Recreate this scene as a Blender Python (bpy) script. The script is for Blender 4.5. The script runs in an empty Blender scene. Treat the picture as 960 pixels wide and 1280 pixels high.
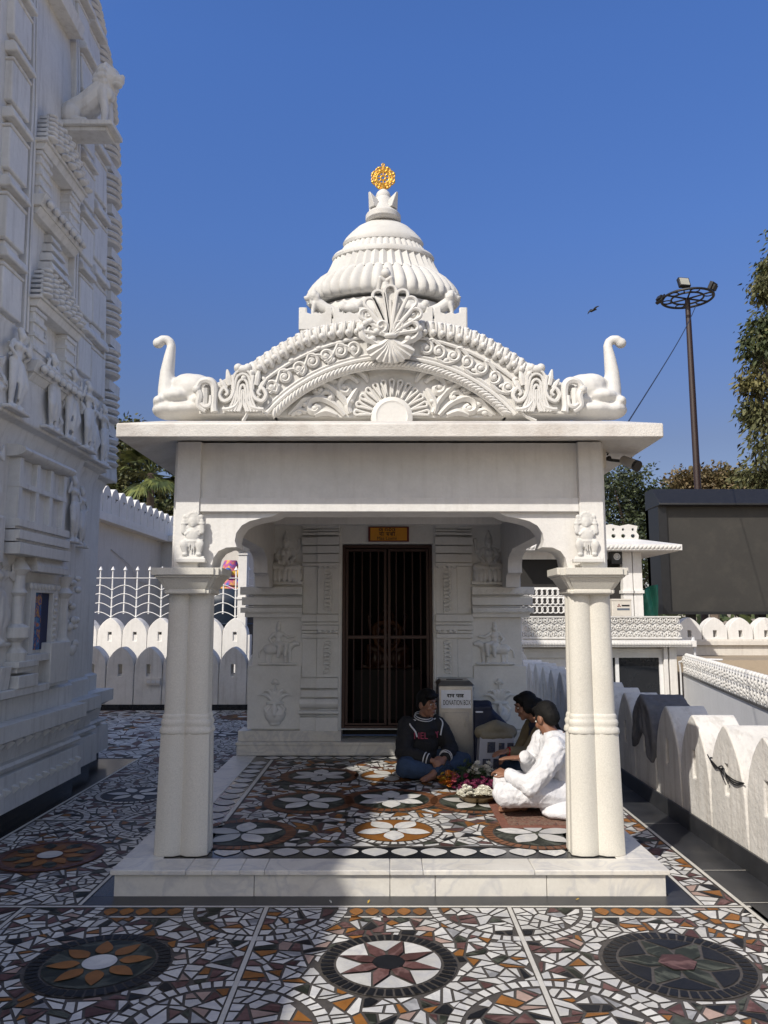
import bpy, bmesh, math, random
from mathutils import Vector, Matrix, noise
from mathutils.geometry import tessellate_polygon
R = random.Random(11)
SC = bpy.context.scene
COL = SC.collection
PI = math.pi
# ---------------------------------------------------------------- camera
F = 962.0; PITCH = math.radians(7.62); EYE = 1.6
cP, sP = math.cos(PITCH), math.sin(PITCH)
def at(u, v, Y):
    "world point on the plane y=Y measured from photo pixel (u,v)"
    b = (640 - v) / F; a = (u - 481) / F
    t = Y / (cP - b * sP)
    return Vector((a * t, Y, EYE + (sP + b * cP) * t))
def atx(u, v, X):
    a = (u - 481) / F; b = (640 - v) / F
    t = X / a
    return Vector((X, t * (cP - b * sP), EYE + (sP + b * cP) * t))
def atz(u, v, Z):
    a = (u - 481) / F; b = (640 - v) / F
    t = (Z - EYE) / (sP + b * cP)
    return Vector((a * t, t * (cP - b * sP), Z))
cam = bpy.data.cameras.new('camera'); co = bpy.data.objects.new('camera', cam); COL.objects.link(co)
cam.sensor_fit = 'VERTICAL'; cam.sensor_height = 36; cam.lens = 36 * F / 1280
cam.shift_x = -1 / 1280
cam.clip_end = 2000; cam.clip_start = 0.05
co.location = (0, 0, EYE); co.rotation_euler = (PI / 2 + PITCH, 0, 0)
SC.camera = co
# ---------------------------------------------------------------- light
SUN_AZ = math.atan2(-0.70, -0.88)          # horizontal direction towards the sun (x, y)
SUN_EL = math.radians(41.7)
sd = Vector((-0.70, -0.88, 1.0)).normalized()
sun = bpy.data.lights.new('sun', 'SUN'); so = bpy.data.objects.new('sun', sun); COL.objects.link(so)
sun.energy = 4.4; sun.angle = math.radians(0.53); sun.color = (1.0, 0.945, 0.855)
so.rotation_euler = sd.to_track_quat('Z', 'Y').to_euler(); so.location = (-8, -10, 14)
w = bpy.data.worlds.new('World'); SC.world = w; w.use_nodes = True
nt = w.node_tree; nt.nodes.clear()
sky = nt.nodes.new('ShaderNodeTexSky'); sky.sky_type = 'NISHITA'; sky.sun_disc = False
sky.sun_elevation = math.asin(sd.z); sky.sun_rotation = math.atan2(sd.x, sd.y)
sky.altitude = 200; sky.air_density = 1.0; sky.dust_density = 0.6; sky.ozone_density = 3.0
bg = nt.nodes.new('ShaderNodeBackground'); bg.inputs['Strength'].default_value = 0.085
wo = nt.nodes.new('ShaderNodeOutputWorld')
# clear winter air: deepen the blue with height above the horizon
tc = nt.nodes.new('ShaderNodeTexCoord'); sx_ = nt.nodes.new('ShaderNodeSeparateXYZ'); nt.links.new(tc.outputs['Generated'], sx_.inputs[0])
cr_ = nt.nodes.new('ShaderNodeValToRGB'); nt.links.new(sx_.outputs['Z'], cr_.inputs[0]); el_ = cr_.color_ramp.elements
for i_, (z_, c_) in enumerate(((0.0, (.92, .80, .84)), (.21, (.94, .83, .93)), (.45, (1.03, 1.29, 1.85)), (.62, (1.10, 1.50, 2.25)), (1.0, (1.15, 1.6, 2.4)))):
    if i_ > 1: el_.new(z_)
    el_[min(i_, len(el_) - 1)].position = z_
for e_, c_ in zip(el_, ((.92, .80, .84), (.94, .83, .93), (1.03, 1.29, 1.85), (1.10, 1.50, 2.25), (1.15, 1.6, 2.4))): e_.color = (c_[0] / 2.5, c_[1] / 2.5, c_[2] / 2.5, 1)
vm_ = nt.nodes.new('ShaderNodeVectorMath'); vm_.operation = 'MULTIPLY'; nt.links.new(sky.outputs[0], vm_.inputs[0])
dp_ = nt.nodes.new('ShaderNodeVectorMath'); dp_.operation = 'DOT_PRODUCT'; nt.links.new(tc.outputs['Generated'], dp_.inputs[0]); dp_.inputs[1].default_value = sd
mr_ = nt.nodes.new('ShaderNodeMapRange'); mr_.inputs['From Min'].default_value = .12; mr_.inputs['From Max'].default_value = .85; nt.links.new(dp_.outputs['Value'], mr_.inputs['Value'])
mx_ = nt.nodes.new('ShaderNodeMix'); mx_.data_type = 'VECTOR'            # warm boosted sky toward the sun, added out of view to brighten the shade
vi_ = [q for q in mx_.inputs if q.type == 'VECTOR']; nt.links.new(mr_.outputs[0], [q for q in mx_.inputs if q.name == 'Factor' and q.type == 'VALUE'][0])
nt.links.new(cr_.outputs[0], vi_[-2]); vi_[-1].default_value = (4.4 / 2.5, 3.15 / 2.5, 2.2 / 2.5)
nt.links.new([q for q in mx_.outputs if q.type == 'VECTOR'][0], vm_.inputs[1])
vs_ = nt.nodes.new('ShaderNodeVectorMath'); vs_.operation = 'SCALE'; vs_.inputs['Scale'].default_value = 2.5; nt.links.new(vm_.outputs[0], vs_.inputs[0])
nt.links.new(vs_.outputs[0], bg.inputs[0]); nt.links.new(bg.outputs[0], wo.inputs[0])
SC.view_settings.view_transform = 'Standard'; SC.view_settings.look = 'None'
SC.view_settings.gamma = 1; SC.view_settings.use_curve_mapping = False
SC.view_settings.exposure = 0.0
# ---------------------------------------------------------------- materials
def mat(name, col, rough=.65, var=.10, scale=3.0, bump=.15, bscale=60, bdist=.004, metal=0.0,
        dirt=0.0, dirtcol=(.18, .16, .13), streak=False, island=0.0, spec=.5, vein=None, cols=None):
    m = bpy.data.materials.new(name); m.use_nodes = True
    t = m.node_tree; N = t.nodes; L = t.links
    p = N['Principled BSDF']
    p.inputs['Roughness'].default_value = rough; p.inputs['Metallic'].default_value = metal
    p.inputs['Specular IOR Level'].default_value = spec
    geo = N.new('ShaderNodeNewGeometry')
    def noi(sc, det=5, ro=.6, vec=None):
        n = N.new('ShaderNodeTexNoise'); n.inputs['Scale'].default_value = sc
        n.inputs['Detail'].default_value = det; n.inputs['Roughness'].default_value = ro
        L.new(vec or geo.outputs['Position'], n.inputs['Vector']); return n
    def mix(a, b, fac, kind='MIX'):
        x = N.new('ShaderNodeMix'); x.data_type = 'RGBA'; x.blend_type = kind
        for s, val in (('A', a), ('B', b)):
            i = [q for q in x.inputs if q.name == s and q.type == 'RGBA'][0]
            if isinstance(val, tuple): i.default_value = (*val, 1)
            else: L.new(val, i)
        f = [q for q in x.inputs if q.name == 'Factor' and q.type == 'VALUE'][0]
        if isinstance(fac, float): f.default_value = fac
        else: L.new(fac, f)
        return [q for q in x.outputs if q.type == 'RGBA'][0]
    def ramp(src, stops):
        r = N.new('ShaderNodeValToRGB'); e = r.color_ramp.elements
        while len(e) < len(stops): e.new(.5)
        for q, (pos, c) in zip(e, stops):
            q.position = pos; q.color = (*c, 1) if isinstance(c, tuple) else (c, c, c, 1)
        L.new(src, r.inputs[0]); return r.outputs[0]
    if cols:
        r = ramp(noi(scale, 3).outputs[0], [(i / (len(cols)) * .5 + .28, c) for i, c in enumerate(cols)]); base = r
    else:
        lo = tuple(c * (1 - var) for c in col); hi = tuple(min(1, c * (1 + var * .7)) for c in col)
        base = ramp(noi(scale).outputs[0], [(.3, lo), (.7, hi)])
    if island:
        rnd = geo.outputs['Random Per Island']
        g = ramp(rnd, [(0, 1 - island), (1, 1.0)])
        base = mix(base, g, 1.0, 'MULTIPLY')
    if vein:
        mp = N.new('ShaderNodeTexNoise'); mp.inputs['Scale'].default_value = 3; mp.inputs['Detail'].default_value = 8
        mp.inputs['Distortion'].default_value = 1.5; L.new(geo.outputs['Position'], mp.inputs['Vector'])
        fv = ramp(mp.outputs[0], [(.44, 0.0), (.5, .55), (.56, 0.0)])
        base = mix(base, vein, fv)
    if dirt:
        if streak:
            mpn = N.new('ShaderNodeMapping'); mpn.inputs['Scale'].default_value = (9, 9, .7)
            L.new(geo.outputs['Position'], mpn.inputs['Vector'])
            d = noi(1.6, 6, .65, mpn.outputs[0])
        else: d = noi(2.3, 8, .7)
        fd = ramp(d.outputs[0], [(.5, 0.0), (.78, dirt)])
        base = mix(base, dirtcol, fd)
    fine = ramp(noi(scale * 9 + 5, 6, .75).outputs[0], [(.32, .86 if bump else 1.0), (.62, 1.0)])
    base = mix(base, fine, .6, 'MULTIPLY')
    L.new(base, p.inputs['Base Color'])
    if bump:
        b = N.new('ShaderNodeBump'); b.inputs['Strength'].default_value = bump; b.inputs['Distance'].default_value = bdist
        L.new(noi(bscale, 4).outputs[0], b.inputs['Height']); L.new(b.outputs[0], p.inputs['Normal'])
    return m
M = {}
M['white'] = mat('white_limewash', (.735, .72, .69), .7, .09, 1.1, .4, 45, .006, dirt=.3, dirtcol=(.42, .39, .34), streak=True)
M['carved'] = mat('white_painted_carving', (.635, .625, .595), .6, .05, 6, .2, 90, .004, dirt=.4, dirtcol=(.40, .36, .30))
M['eave'] = mat('weathered_white_concrete', (.67, .645, .60), .75, .10, 5, .5, 70, .008, dirt=.75, dirtcol=(.36, .30, .25))
M['shaftstone'] = mat('speckled_cream_marble', (.64, .615, .545), .5, .12, 130, .12, 120, .003, dirt=.22, dirtcol=(.45, .40, .31))
M['marble'] = mat('white_step_marble', (.66, .635, .575), .4, .08, 4, .08, 40, .002, dirt=.45, dirtcol=(.42, .38, .32), vein=(.44, .44, .45))
M['sanctum'] = mat('grey_white_marble_wall', (.70, .70, .675), .45, .07, 5, .15, 50, .004, dirt=.35, dirtcol=(.40, .38, .34))
M['towerstone'] = mat('tower_white_stone', (.71, .705, .685), .6, .09, 1.6, .25, 35, .006, dirt=.55, dirtcol=(.33, .31, .28), streak=True)
M['plaster'] = mat('cream_plaster', (.62, .585, .53), .8, .08, 2, .3, 40, .006, dirt=.4, dirtcol=(.36, .31, .26), streak=True)
M['parapet'] = mat('parapet_limewash', (.655, .635, .595), .8, .14, 2.2, .6, 24, .012, dirt=.85, dirtcol=(.40, .365, .32), streak=True)
M['wallgrey'] = mat('pale_grey_paint', (.60, .605, .61), .7, .05, 2, .15, 30, .004, dirt=.3, dirtcol=(.42, .42, .42), streak=True)
M['black'] = mat('black_granite', (.014, .015, .018), .22, .3, 12, .05, 60, .001)
M['bandblack'] = mat('dusty_black_stone', (.030, .031, .034), .38, .35, 5, .1, 40, .002, dirt=.5, dirtcol=(.075, .072, .068))
M['grout'] = mat('dark_cement_grout', (.070, .062, .055), .6, .25, 30, .2, 200, .003)
M['t_white'] = mat('white_marble_chip', (.68, .665, .625), .5, .12, 9, .05, 60, .001, island=.3, vein=(.40, .40, .42), spec=.22)
M['t_orange'] = mat('ochre_stone_chip', (.30, .125, .030), .5, .22, 14, .05, 60, .001, island=.35, spec=.22)
M['t_black'] = mat('black_stone_chip', (.012, .013, .016), .5, .3, 14, .05, 60, .001, island=.3, spec=.22)
M['t_green'] = mat('green_marble_chip', (.026, .030, .021), .5, .3, 20, .05, 60, .001, island=.4, vein=(.13, .14, .11), spec=.22)
M['t_maroon'] = mat('maroon_stone_chip', (.125, .060, .055), .5, .25, 20, .05, 60, .001, island=.45, vein=(.22, .13, .12), spec=.22)
M['t_pink'] = mat('pink_marble_chip', (.42, .30, .25), .5, .18, 14, .05, 60, .001, island=.35, spec=.22)
M['t_grey'] = mat('grey_marble_chip', (.30, .30, .305), .5, .2, 14, .05, 60, .001, island=.35, vein=(.5, .5, .5), spec=.22)
M['t_brick'] = mat('brown_stone_brick', (.22, .095, .045), .5, .2, 14, .05, 60, .001, island=.35, spec=.22)
M['inlay'] = mat('white_inlay_line', (.56, .54, .49), .4, .1, 20, .05, 60, .001, dirt=.3, dirtcol=(.35, .3, .22))
M['gold'] = mat('gilded_metal', (.85, .50, .10), .32, .12, 20, .1, 60, .002, metal=.75)
M['iron'] = mat('rusty_red_iron', (.045, .016, .010), .55, .3, 30, .2, 150, .002)
M['mast'] = mat('brown_painted_mast', (.026, .013, .012), .5, .25, 8, .2, 80, .002)
M['blackmetal'] = mat('black_metal', (.012, .012, .013), .45, .3, 10, .1, 80, .002)
M['whitemetal'] = mat('white_painted_iron', (.75, .75, .74), .45, .05, 10, .1, 80, .002)
M['steel'] = mat('brushed_steel', (.36, .36, .365), .32, .12, 6, .06, 200, .001, metal=.9)
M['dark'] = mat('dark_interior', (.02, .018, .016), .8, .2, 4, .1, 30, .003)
M['glassdark'] = mat('dark_window_glass', (.012, .014, .018), .08, .2, 2, 0)
# ---------------------------------------------------------------- mesh builder
class MB:
    def __init__(s): s.v = []; s.f = []; s.m = []
    def add(s, vs, fs, m=0):
        o = len(s.v); s.v += [tuple(q) for q in vs]
        for f in fs: s.f.append([i + o for i in f]); s.m.append(m)
        return s
    def box(s, x0, x1, y0, y1, z0, z1, m=0):
        v = [(x, y, z) for z in (z0, z1) for y in (y0, y1) for x in (x0, x1)]
        return s.add(v, [(0, 2, 3, 1), (4, 5, 7, 6), (0, 1, 5, 4), (2, 6, 7, 3), (0, 4, 6, 2), (1, 3, 7, 5)], m)
    def obox(s, c, sx, sy, sz, rot=None, m=0):
        q = MB().box(-sx / 2, sx / 2, -sy / 2, sy / 2, -sz / 2, sz / 2)
        rm = rot or Matrix.Identity(3); c = Vector(c)
        return s.add([c + rm @ Vector(p) for p in q.v], q.f, m)
    def frus(s, r0, z0, r1, z1, m=0):
        "frustum between two rectangles (x0,x1,y0,y1)"
        v = [(r0[0], r0[2], z0), (r0[1], r0[2], z0), (r0[1], r0[3], z0), (r0[0], r0[3], z0),
             (r1[0], r1[2], z1), (r1[1], r1[2], z1), (r1[1], r1[3], z1), (r1[0], r1[3], z1)]
        return s.add(v, [(3, 2, 1, 0), (4, 5, 6, 7), (0, 1, 5, 4), (1, 2, 6, 5), (2, 3, 7, 6), (3, 0, 4, 7)], m)
    def prism(s, loops, axis, d0, d1, m=0):
        "loops: outer (and holes) of 2-D points; axis 'y': (x,z), 'x': (y,z), 'z': (x,y)"
        if not isinstance(loops[0][0], (list, tuple, Vector)): loops = [loops]
        def w(p, d):
            return (p[0], d, p[1]) if axis == 'y' else (d, p[0], p[1]) if axis == 'x' else (p[0], p[1], d)
        flat = [p for l in loops for p in l]; n = len(flat)
        vs = [w(p, d0) for p in flat] + [w(p, d1) for p in flat]
        fs = []
        if len(loops) == 1 and n < 5: tri = [tuple(range(n))]
        else: tri = tessellate_polygon([[Vector((p[0], p[1], 0)) for p in l] for l in loops])
        for t in tri: fs.append(tuple(t)); fs.append(tuple(i + n for i in reversed(t)))
        k = 0
        for l in loops:
            q = len(l)
            for i in range(q):
                a, b = k + i, k + (i + 1) % q
                fs.append((a, b, b + n, a + n))
            k += q
        return s.add(vs, fs, m)
    def lathe(s, prof, c, n=32, m=0, rf=None, caps=True):
        vs = []; fs = []; k = len(prof)
        for i, (r, z) in enumerate(prof):
            for j in range(n):
                a = 2 * PI * j / n
                q = r * (rf(a, i) if rf else 1)
                vs.append((c[0] + q * math.cos(a), c[1] + q * math.sin(a), c[2] + z))
        for i in range(k - 1):
            for j in range(n):
                a, b = i * n + j, i * n + (j + 1) % n
                fs.append((a, b, b + n, a + n))
        if caps: fs.append(tuple(reversed(range(n)))); fs.append(tuple((k - 1) * n + j for j in range(n)))
        return s.add(vs, fs, m)
    def tube(s, pts, r, n=8, m=0, closed=False, flat=1.0):
        pts = [Vector(p) for p in pts]; k = len(pts)
        rs = r if isinstance(r, (list, tuple)) else [r] * k
        if len(rs) != k:
            q = rs; rs = [q[0] + (q[-1] - q[0]) * i / (k - 1) if len(q) == 2 else
                          q[min(int(i / (k - 1) * (len(q) - 1)), len(q) - 2)] * (1 - (i / (k - 1) * (len(q) - 1)) % 1 if i < k - 1 else 0) +
                          q[min(int(i / (k - 1) * (len(q) - 1)), len(q) - 2) + 1] * ((i / (k - 1) * (len(q) - 1)) % 1 if i < k - 1 else 1) for i in range(k)]
        up = None; vs = []; fs = []
        for i, p in enumerate(pts):
            if closed: t = pts[(i + 1) % k] - pts[i - 1]
            else: t = pts[min(i + 1, k - 1)] - pts[max(i - 1, 0)]
            t.normalize()
            if up is None:
                up = Vector((0, 0, 1)) if abs(t.z) < .9 else Vector((0, 1, 0))
            x = up.cross(t); x = x.normalized() if x.length > 1e-6 else Vector((1, 0, 0))
            up = t.cross(x)
            for j in range(n):
                a = 2 * PI * j / n
                vs.append(p + (x * math.cos(a) * flat + up * math.sin(a)) * rs[i])
        for i in range(k if closed else k - 1):
            for j in range(n):
                a, b = i * n + j, i * n + (j + 1) % n
                c2, d2 = ((i + 1) % k) * n + j, ((i + 1) % k) * n + (j + 1) % n
                fs.append((a, b, d2, c2))
        if not closed: fs.append(tuple(reversed(range(n)))); fs.append(tuple((k - 1) * n + j for j in range(n)))
        return s.add(vs, fs, m)
    def ell(s, c, r, rot=None, nu=14, nv=9, m=0):
        if isinstance(r, (int, float)): r = (r, r, r)
        c = Vector(c); rm = rot or Matrix.Identity(3); vs = []; fs = []
        for i in range(1, nv):
            th = PI * i / nv
            for j in range(nu):
                a = 2 * PI * j / nu
                vs.append(c + rm @ Vector((r[0] * math.sin(th) * math.cos(a), r[1] * math.sin(th) * math.sin(a), r[2] * math.cos(th))))
        for i in range(nv - 2):
            for j in range(nu):
                a, b = i * nu + j, i * nu + (j + 1) % nu
                fs.append((a, a + nu, b + nu, b))
        t, bt = len(vs), len(vs) + 1
        vs += [c + rm @ Vector((0, 0, r[2])), c - rm @ Vector((0, 0, r[2]))]
        for j in range(nu):
            fs.append((t, j, (j + 1) % nu)); q = (nv - 2) * nu
            fs.append((bt, q + (j + 1) % nu, q + j))
        return s.add(vs, fs, m)
    def limb(s, pts, rs, n=12, m=0):
        "tapered round-ended chain"
        pts = [Vector(p) for p in pts]
        for i in range(len(pts) - 1): s.tube([pts[i], pts[i + 1]], [rs[i], rs[i + 1]], n, m)
        for p, r in zip(pts, rs): s.ell(p, r, None, n, 8, m)
        return s
    def xf(s, mtx):
        s.v = [tuple(mtx @ Vector(p)) for p in s.v]; return s
    def merge(s, o, mtx=None, m=None):
        vs = [mtx @ Vector(p) for p in o.v] if mtx else o.v
        k = len(s.v); s.v += [tuple(p) for p in vs]
        for f, mm in zip(o.f, o.m): s.f.append([i + k for i in f]); s.m.append(mm if m is None else m)
        return s
    def build(s, name, mats, parent=None, bevel=0, ang=38, recalc=True, seg=2):
        off = Vector((0, 0, 0)); q = parent
        while q is not None: off += q.location; q = q.parent
        me = bpy.data.meshes.new(name)
        me.from_pydata([(p[0] - off.x, p[1] - off.y, p[2] - off.z) for p in s.v], [], s.f)
        if not isinstance(mats, (list, tuple)): mats = [mats]
        for k in mats: me.materials.append(M[k] if isinstance(k, str) else k)
        if len(mats) > 1:
            for p, k in zip(me.polygons, s.m): p.material_index = k
        if recalc:
            b = bmesh.new(); b.from_mesh(me); bmesh.ops.recalc_face_normals(b, faces=b.faces); b.to_mesh(me); b.free()
        for p in me.polygons: p.use_smooth = True
        me.set_sharp_from_angle(angle=math.radians(ang))
        o = bpy.data.objects.new(name, me); COL.objects.link(o)
        if parent is not None: o.parent = parent
        if bevel:
            bm_ = o.modifiers.new('bevel', 'BEVEL'); bm_.width = bevel; bm_.segments = seg; bm_.limit_method = 'ANGLE'
            bm_.angle_limit = math.radians(35)
        return o
    def sculpt(s, name, mats, parent=None, voxel=.008, smooth=4, disp=0, dscale=.05, fac=.5, folds=None):
        "merge overlapping volumes into one continuous surface"
        o = s.build(name, mats, parent)
        r = o.modifiers.new('remesh', 'REMESH'); r.mode = 'VOXEL'; r.voxel_size = voxel; r.use_smooth_shade = True
        if smooth:
            q = o.modifiers.new('smooth', 'SMOOTH'); q.factor = fac; q.iterations = smooth
        if disp:
            tx = bpy.data.textures.new('folds', 'CLOUDS'); tx.noise_scale = dscale; tx.noise_depth = 2
            d = o.modifiers.new('folds', 'DISPLACE'); d.texture = tx; d.strength = disp; d.mid_level = .5; d.texture_coords = 'GLOBAL'
        bpy.context.view_layer.update()
        dg = bpy.context.evaluated_depsgraph_get()
        me = bpy.data.meshes.new_from_object(o.evaluated_get(dg)); me.name = name
        if folds:
            amp, fr = folds; st = Vector((1.0, 1.0, .55)); new = []
            for v in me.vertices:
                q = v.co * fr; wv = Vector((noise.noise(q * .5), noise.noise(q * .5 + Vector((7, 3, 1))), noise.noise(q * .5 + Vector((2, 9, 4))))) * 1.2
                n1 = noise.noise(Vector((q.x * st.x, q.y * st.y, q.z * st.z)) + wv); n2 = noise.noise((q + wv) * 2.1 + Vector((5, 5, 5)))
                new.append(v.co + v.normal * amp * ((1 - abs(n1) * 2.2) * .8 + (1 - abs(n2) * 2.2) * .35 - .5))
            for v, c in zip(me.vertices, new): v.co = c
            me.update()
        for p in me.polygons: p.use_smooth = True
        o.modifiers.clear(); old = o.data; o.data = me; bpy.data.meshes.remove(old)
        return o
def tag(o, label=None, cat=None, group=None, kind=None):
    if label: o['label'] = label
    if cat: o['category'] = cat
    if group: o['group'] = group
    if kind: o['kind'] = kind
    return o
def thing(name, label, cat, loc=(0, 0, 0), group=None):
    o = bpy.data.objects.new(name, None); COL.objects.link(o); o.location = loc; o.empty_display_size = .1
    return tag(o, label, cat, group)
def rotz(a): return Matrix.Rotation(a, 3, 'Z')
def rotx(a): return Matrix.Rotation(a, 3, 'X')
def roty(a): return Matrix.Rotation(a, 3, 'Y')
def arc(cx, cy, r, a0, a1, n):
    return [(cx + r * math.cos(a0 + (a1 - a0) * i / n), cy + r * math.sin(a0 + (a1 - a0) * i / n)) for i in range(n + 1)]
def bez(p, n=12):
    "smooth open curve through points (Catmull-Rom)"
    p = [Vector(q) for q in p]; out = []
    for i in range(len(p) - 1):
        a = p[max(i - 1, 0)]; b = p[i]; c = p[i + 1]; d = p[min(i + 2, len(p) - 1)]
        for k in range(n):
            t = k / n
            out.append(.5 * ((2 * b) + (c - a) * t + (2 * a - 5 * b + 4 * c - d) * t * t + (3 * b - a - 3 * c + d) * t ** 3))
    out.append(p[-1]); return out
def copy_tree(o, parent=None):
    c = o.copy(); COL.objects.link(c); c.parent = parent
    for ch in list(o.children): copy_tree(ch, c)
    return c
# ---------------------------------------------------------------- ground and mosaic terrace
CX = 0.04
PF, PB, PZ = 4.66, 8.27, 0.15          # shrine platform front, back, height
g = MB(); g.add([(-900, -900, -1.7), (900, -900, -1.7), (900, 900, -1.7), (-900, 900, -1.7)], [(0, 1, 2, 3)])
M['earth'] = mat('dusty_earth', (.30, .24, .17), .9, .2, .15, .3, 6, .03)
tag(g.build('ground', 'earth'), kind='structure')
TM = ['grout', 't_white', 't_orange', 't_black', 't_green', 't_maroon', 't_pink', 't_grey', 'inlay', 'bandblack', 't_brick', 'black', 'marble']
GR, TW, TO, TB, TG, TR, TP, TY, IN, BD, BR, BK, MA = range(13)
def clip(poly, n, d):
    "keep the side where dot(p, n) >= d"
    out = []; k = len(poly)
    for i in range(k):
        a, b = poly[i], poly[(i + 1) % k]
        fa = a[0] * n[0] + a[1] * n[1] - d; fb = b[0] * n[0] + b[1] * n[1] - d
        if fa >= 0: out.append(a)
        if (fa >= 0) != (fb >= 0):
            t = fa / (fa - fb); out.append((a[0] + (b[0] - a[0]) * t, a[1] + (b[1] - a[1]) * t))
    return out
def area(p): return .5 * sum(p[i - 1][0] * p[i][1] - p[i][0] * p[i - 1][1] for i in range(len(p)))
def flat(mb, poly, z, m):
    if len(poly) < 3: return
    if area(poly) < 0: poly = poly[::-1]
    mb.add([(x, y, z) for x, y in poly], [tuple(range(len(poly)))], m)
def inset(poly, g_):
    if area(poly) < 0: poly = poly[::-1]
    out = poly; k = len(poly)
    for i in range(k):
        a, b = poly[i], poly[(i + 1) % k]; e = Vector((b[0] - a[0], b[1] - a[1])); L_ = e.length
        if L_ < 1e-5: continue
        n = (-e.y / L_, e.x / L_); out = clip(out, n, a[0] * n[0] + a[1] * n[1] + g_)
        if len(out) < 3: return []
    return out
def shatter(poly, amax):
    "break a slab into angular four-sided chips"
    if len(poly) < 3: return []
    A_ = abs(area(poly))
    if A_ < amax * R.uniform(.75, 1.5): return [poly]
    c = Vector((sum(q[0] for q in poly), sum(q[1] for q in poly))) / len(poly)
    far = max(poly, key=lambda q: (q[0] - c.x) ** 2 + (q[1] - c.y) ** 2); d = Vector((far[0] - c.x, far[1] - c.y)).normalized()
    a = R.gauss(0, .28); n = (d.x * math.cos(a) - d.y * math.sin(a), d.x * math.sin(a) + d.y * math.cos(a))
    o = c.x * n[0] + c.y * n[1] + R.uniform(-.15, .15) * math.sqrt(A_) * .6
    return shatter(clip(poly, n, o), amax) + shatter(clip(poly, (-n[0], -n[1]), -o), amax)
def cells(mb, x0, x1, y0, y1, size, z, pick, circles=(), gap=.006, jit=.46, keep=None):
    "broken-stone paving: big slabs shattered into angular chips"
    for slab in slabs_(x0, x1, y0, y1, size * 2.1, jit):
        for poly in shatter(slab, size * size * .95):
            poly = inset(poly, gap * .78)
            if len(poly) < 3: continue
            c = (sum(q[0] for q in poly) / len(poly), sum(q[1] for q in poly) / len(poly))
            for (cx, cy, r, side) in circles:
                u = Vector((c[0] - cx, c[1] - cy)); L_ = u.length
                if L_ < 1e-5: continue
                u /= L_
                if side == 1:
                    if L_ < r - size: poly = []
                    else: poly = clip(poly, u, cx * u[0] + cy * u[1] + r)
                elif side == -1:
                    if L_ > r + size: poly = []
                    else: poly = clip(poly, -u, -(cx * u[0] + cy * u[1]) - r * .96)
                if len(poly) < 3: break
            if len(poly) < 3 or abs(area(poly)) < size * size * .10: continue
            c = (sum(q[0] for q in poly) / len(poly), sum(q[1] for q in poly) / len(poly))
            if keep and not keep(*c): continue
            flat(mb, poly, z, pick(c))
def slabs_(x0, x1, y0, y1, size, jit):
    nx = max(1, round((x1 - x0) / size)); ny = max(1, round((y1 - y0) / size * 1.08))
    dx, dy = (x1 - x0) / nx, (y1 - y0) / ny; P = {}; out = []
    for i in range(-2, nx + 2):
        for j in range(-2, ny + 2):
            P[i, j] = (x0 + (i + .5 + R.uniform(-jit, jit) + (.25 if j % 2 else -.25)) * dx, y0 + (j + .5 + R.uniform(-jit, jit)) * dy)
    for i in range(-1, nx + 1):
        for j in range(-1, ny + 1):
            p = P[i, j]; lim = size * 1.7
            poly = [(max(x0, p[0] - lim), max(y0, p[1] - lim)), (min(x1, p[0] + lim), max(y0, p[1] - lim)), (min(x1, p[0] + lim), min(y1, p[1] + lim)), (max(x0, p[0] - lim), min(y1, p[1] + lim))]
            if poly[0][0] >= poly[1][0] or poly[0][1] >= poly[2][1]: continue
            for a in range(-2, 3):
                for b in range(-2, 3):
                    q = P.get((i + a, j + b))
                    if q is None or (a == 0 and b == 0): continue
                    n = Vector((p[0] - q[0], p[1] - q[1])); L_ = n.length
                    if L_ < 1e-4: continue
                    n /= L_; poly = clip(poly, n, (p[0] + q[0]) / 2 * n[0] + (p[1] + q[1]) / 2 * n[1])
                    if len(poly) < 3: break
                if len(poly) < 3: break
            if len(poly) >= 3: out.append(poly)
    return out
def ring(mb, cx, cy, r0, r1, n, z, m, gapf=.22, a0=0, a1=2 * PI, box=None):
    for i in range(n):
        t0 = a0 + (a1 - a0) * (i + gapf / 2) / n; t1 = a0 + (a1 - a0) * (i + 1 - gapf / 2) / n
        j0 = R.uniform(-.004, .004)
        p = [(cx + r0 * math.cos(t0), cy + r0 * math.sin(t0)), (cx + (r1 + j0) * math.cos(t0), cy + (r1 + j0) * math.sin(t0)),
             (cx + (r1 + j0) * math.cos(t1), cy + (r1 + j0) * math.sin(t1)), (cx + r0 * math.cos(t1), cy + r0 * math.sin(t1))]
        if box:
            p = clip(p, (1, 0), box[0]); p = clip(p, (-1, 0), -box[1]) if len(p) > 2 else p
            p = clip(p, (0, 1), box[2]) if len(p) > 2 else p; p = clip(p, (0, -1), -box[3]) if len(p) > 2 else p
            if len(p) < 3: continue
        flat(mb, p, z, m(i) if callable(m) else m)
def disc(mb, cx, cy, r, z, m, n=40): flat(mb, [(cx + r * math.cos(2 * PI * i / n), cy + r * math.sin(2 * PI * i / n)) for i in range(n)], z, m)
def drop(cx, cy, a, r0, r1, wd, tip=.72, round_out=False):
    "leaf-shaped petal along direction a from radius r0 to r1"
    pts = []
    for i in range(13):
        t = i / 12
        wv = math.sin(PI * min(1, (t / tip) ** .8 * .5)) if t < tip else math.cos(PI / 2 * ((t - tip) / (1 - tip)))
        if round_out: wv = math.sin(PI * t ** .8) ** .6
        pts.append((r0 + (r1 - r0) * t, wd * wv))
    pts = pts + [(x, -y) for x, y in reversed(pts[1:-1])]
    ca, sa = math.cos(a), math.sin(a)
    return [(cx + x * ca - y * sa, cy + x * sa + y * ca) for x, y in pts]
def pick_front(c):
    k = R.random()
    return TW if k < .60 else TR if k < .72 else TO if k < .815 else TP if k < .86 else TY if k < .91 else TG if k < .96 else TB
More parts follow.
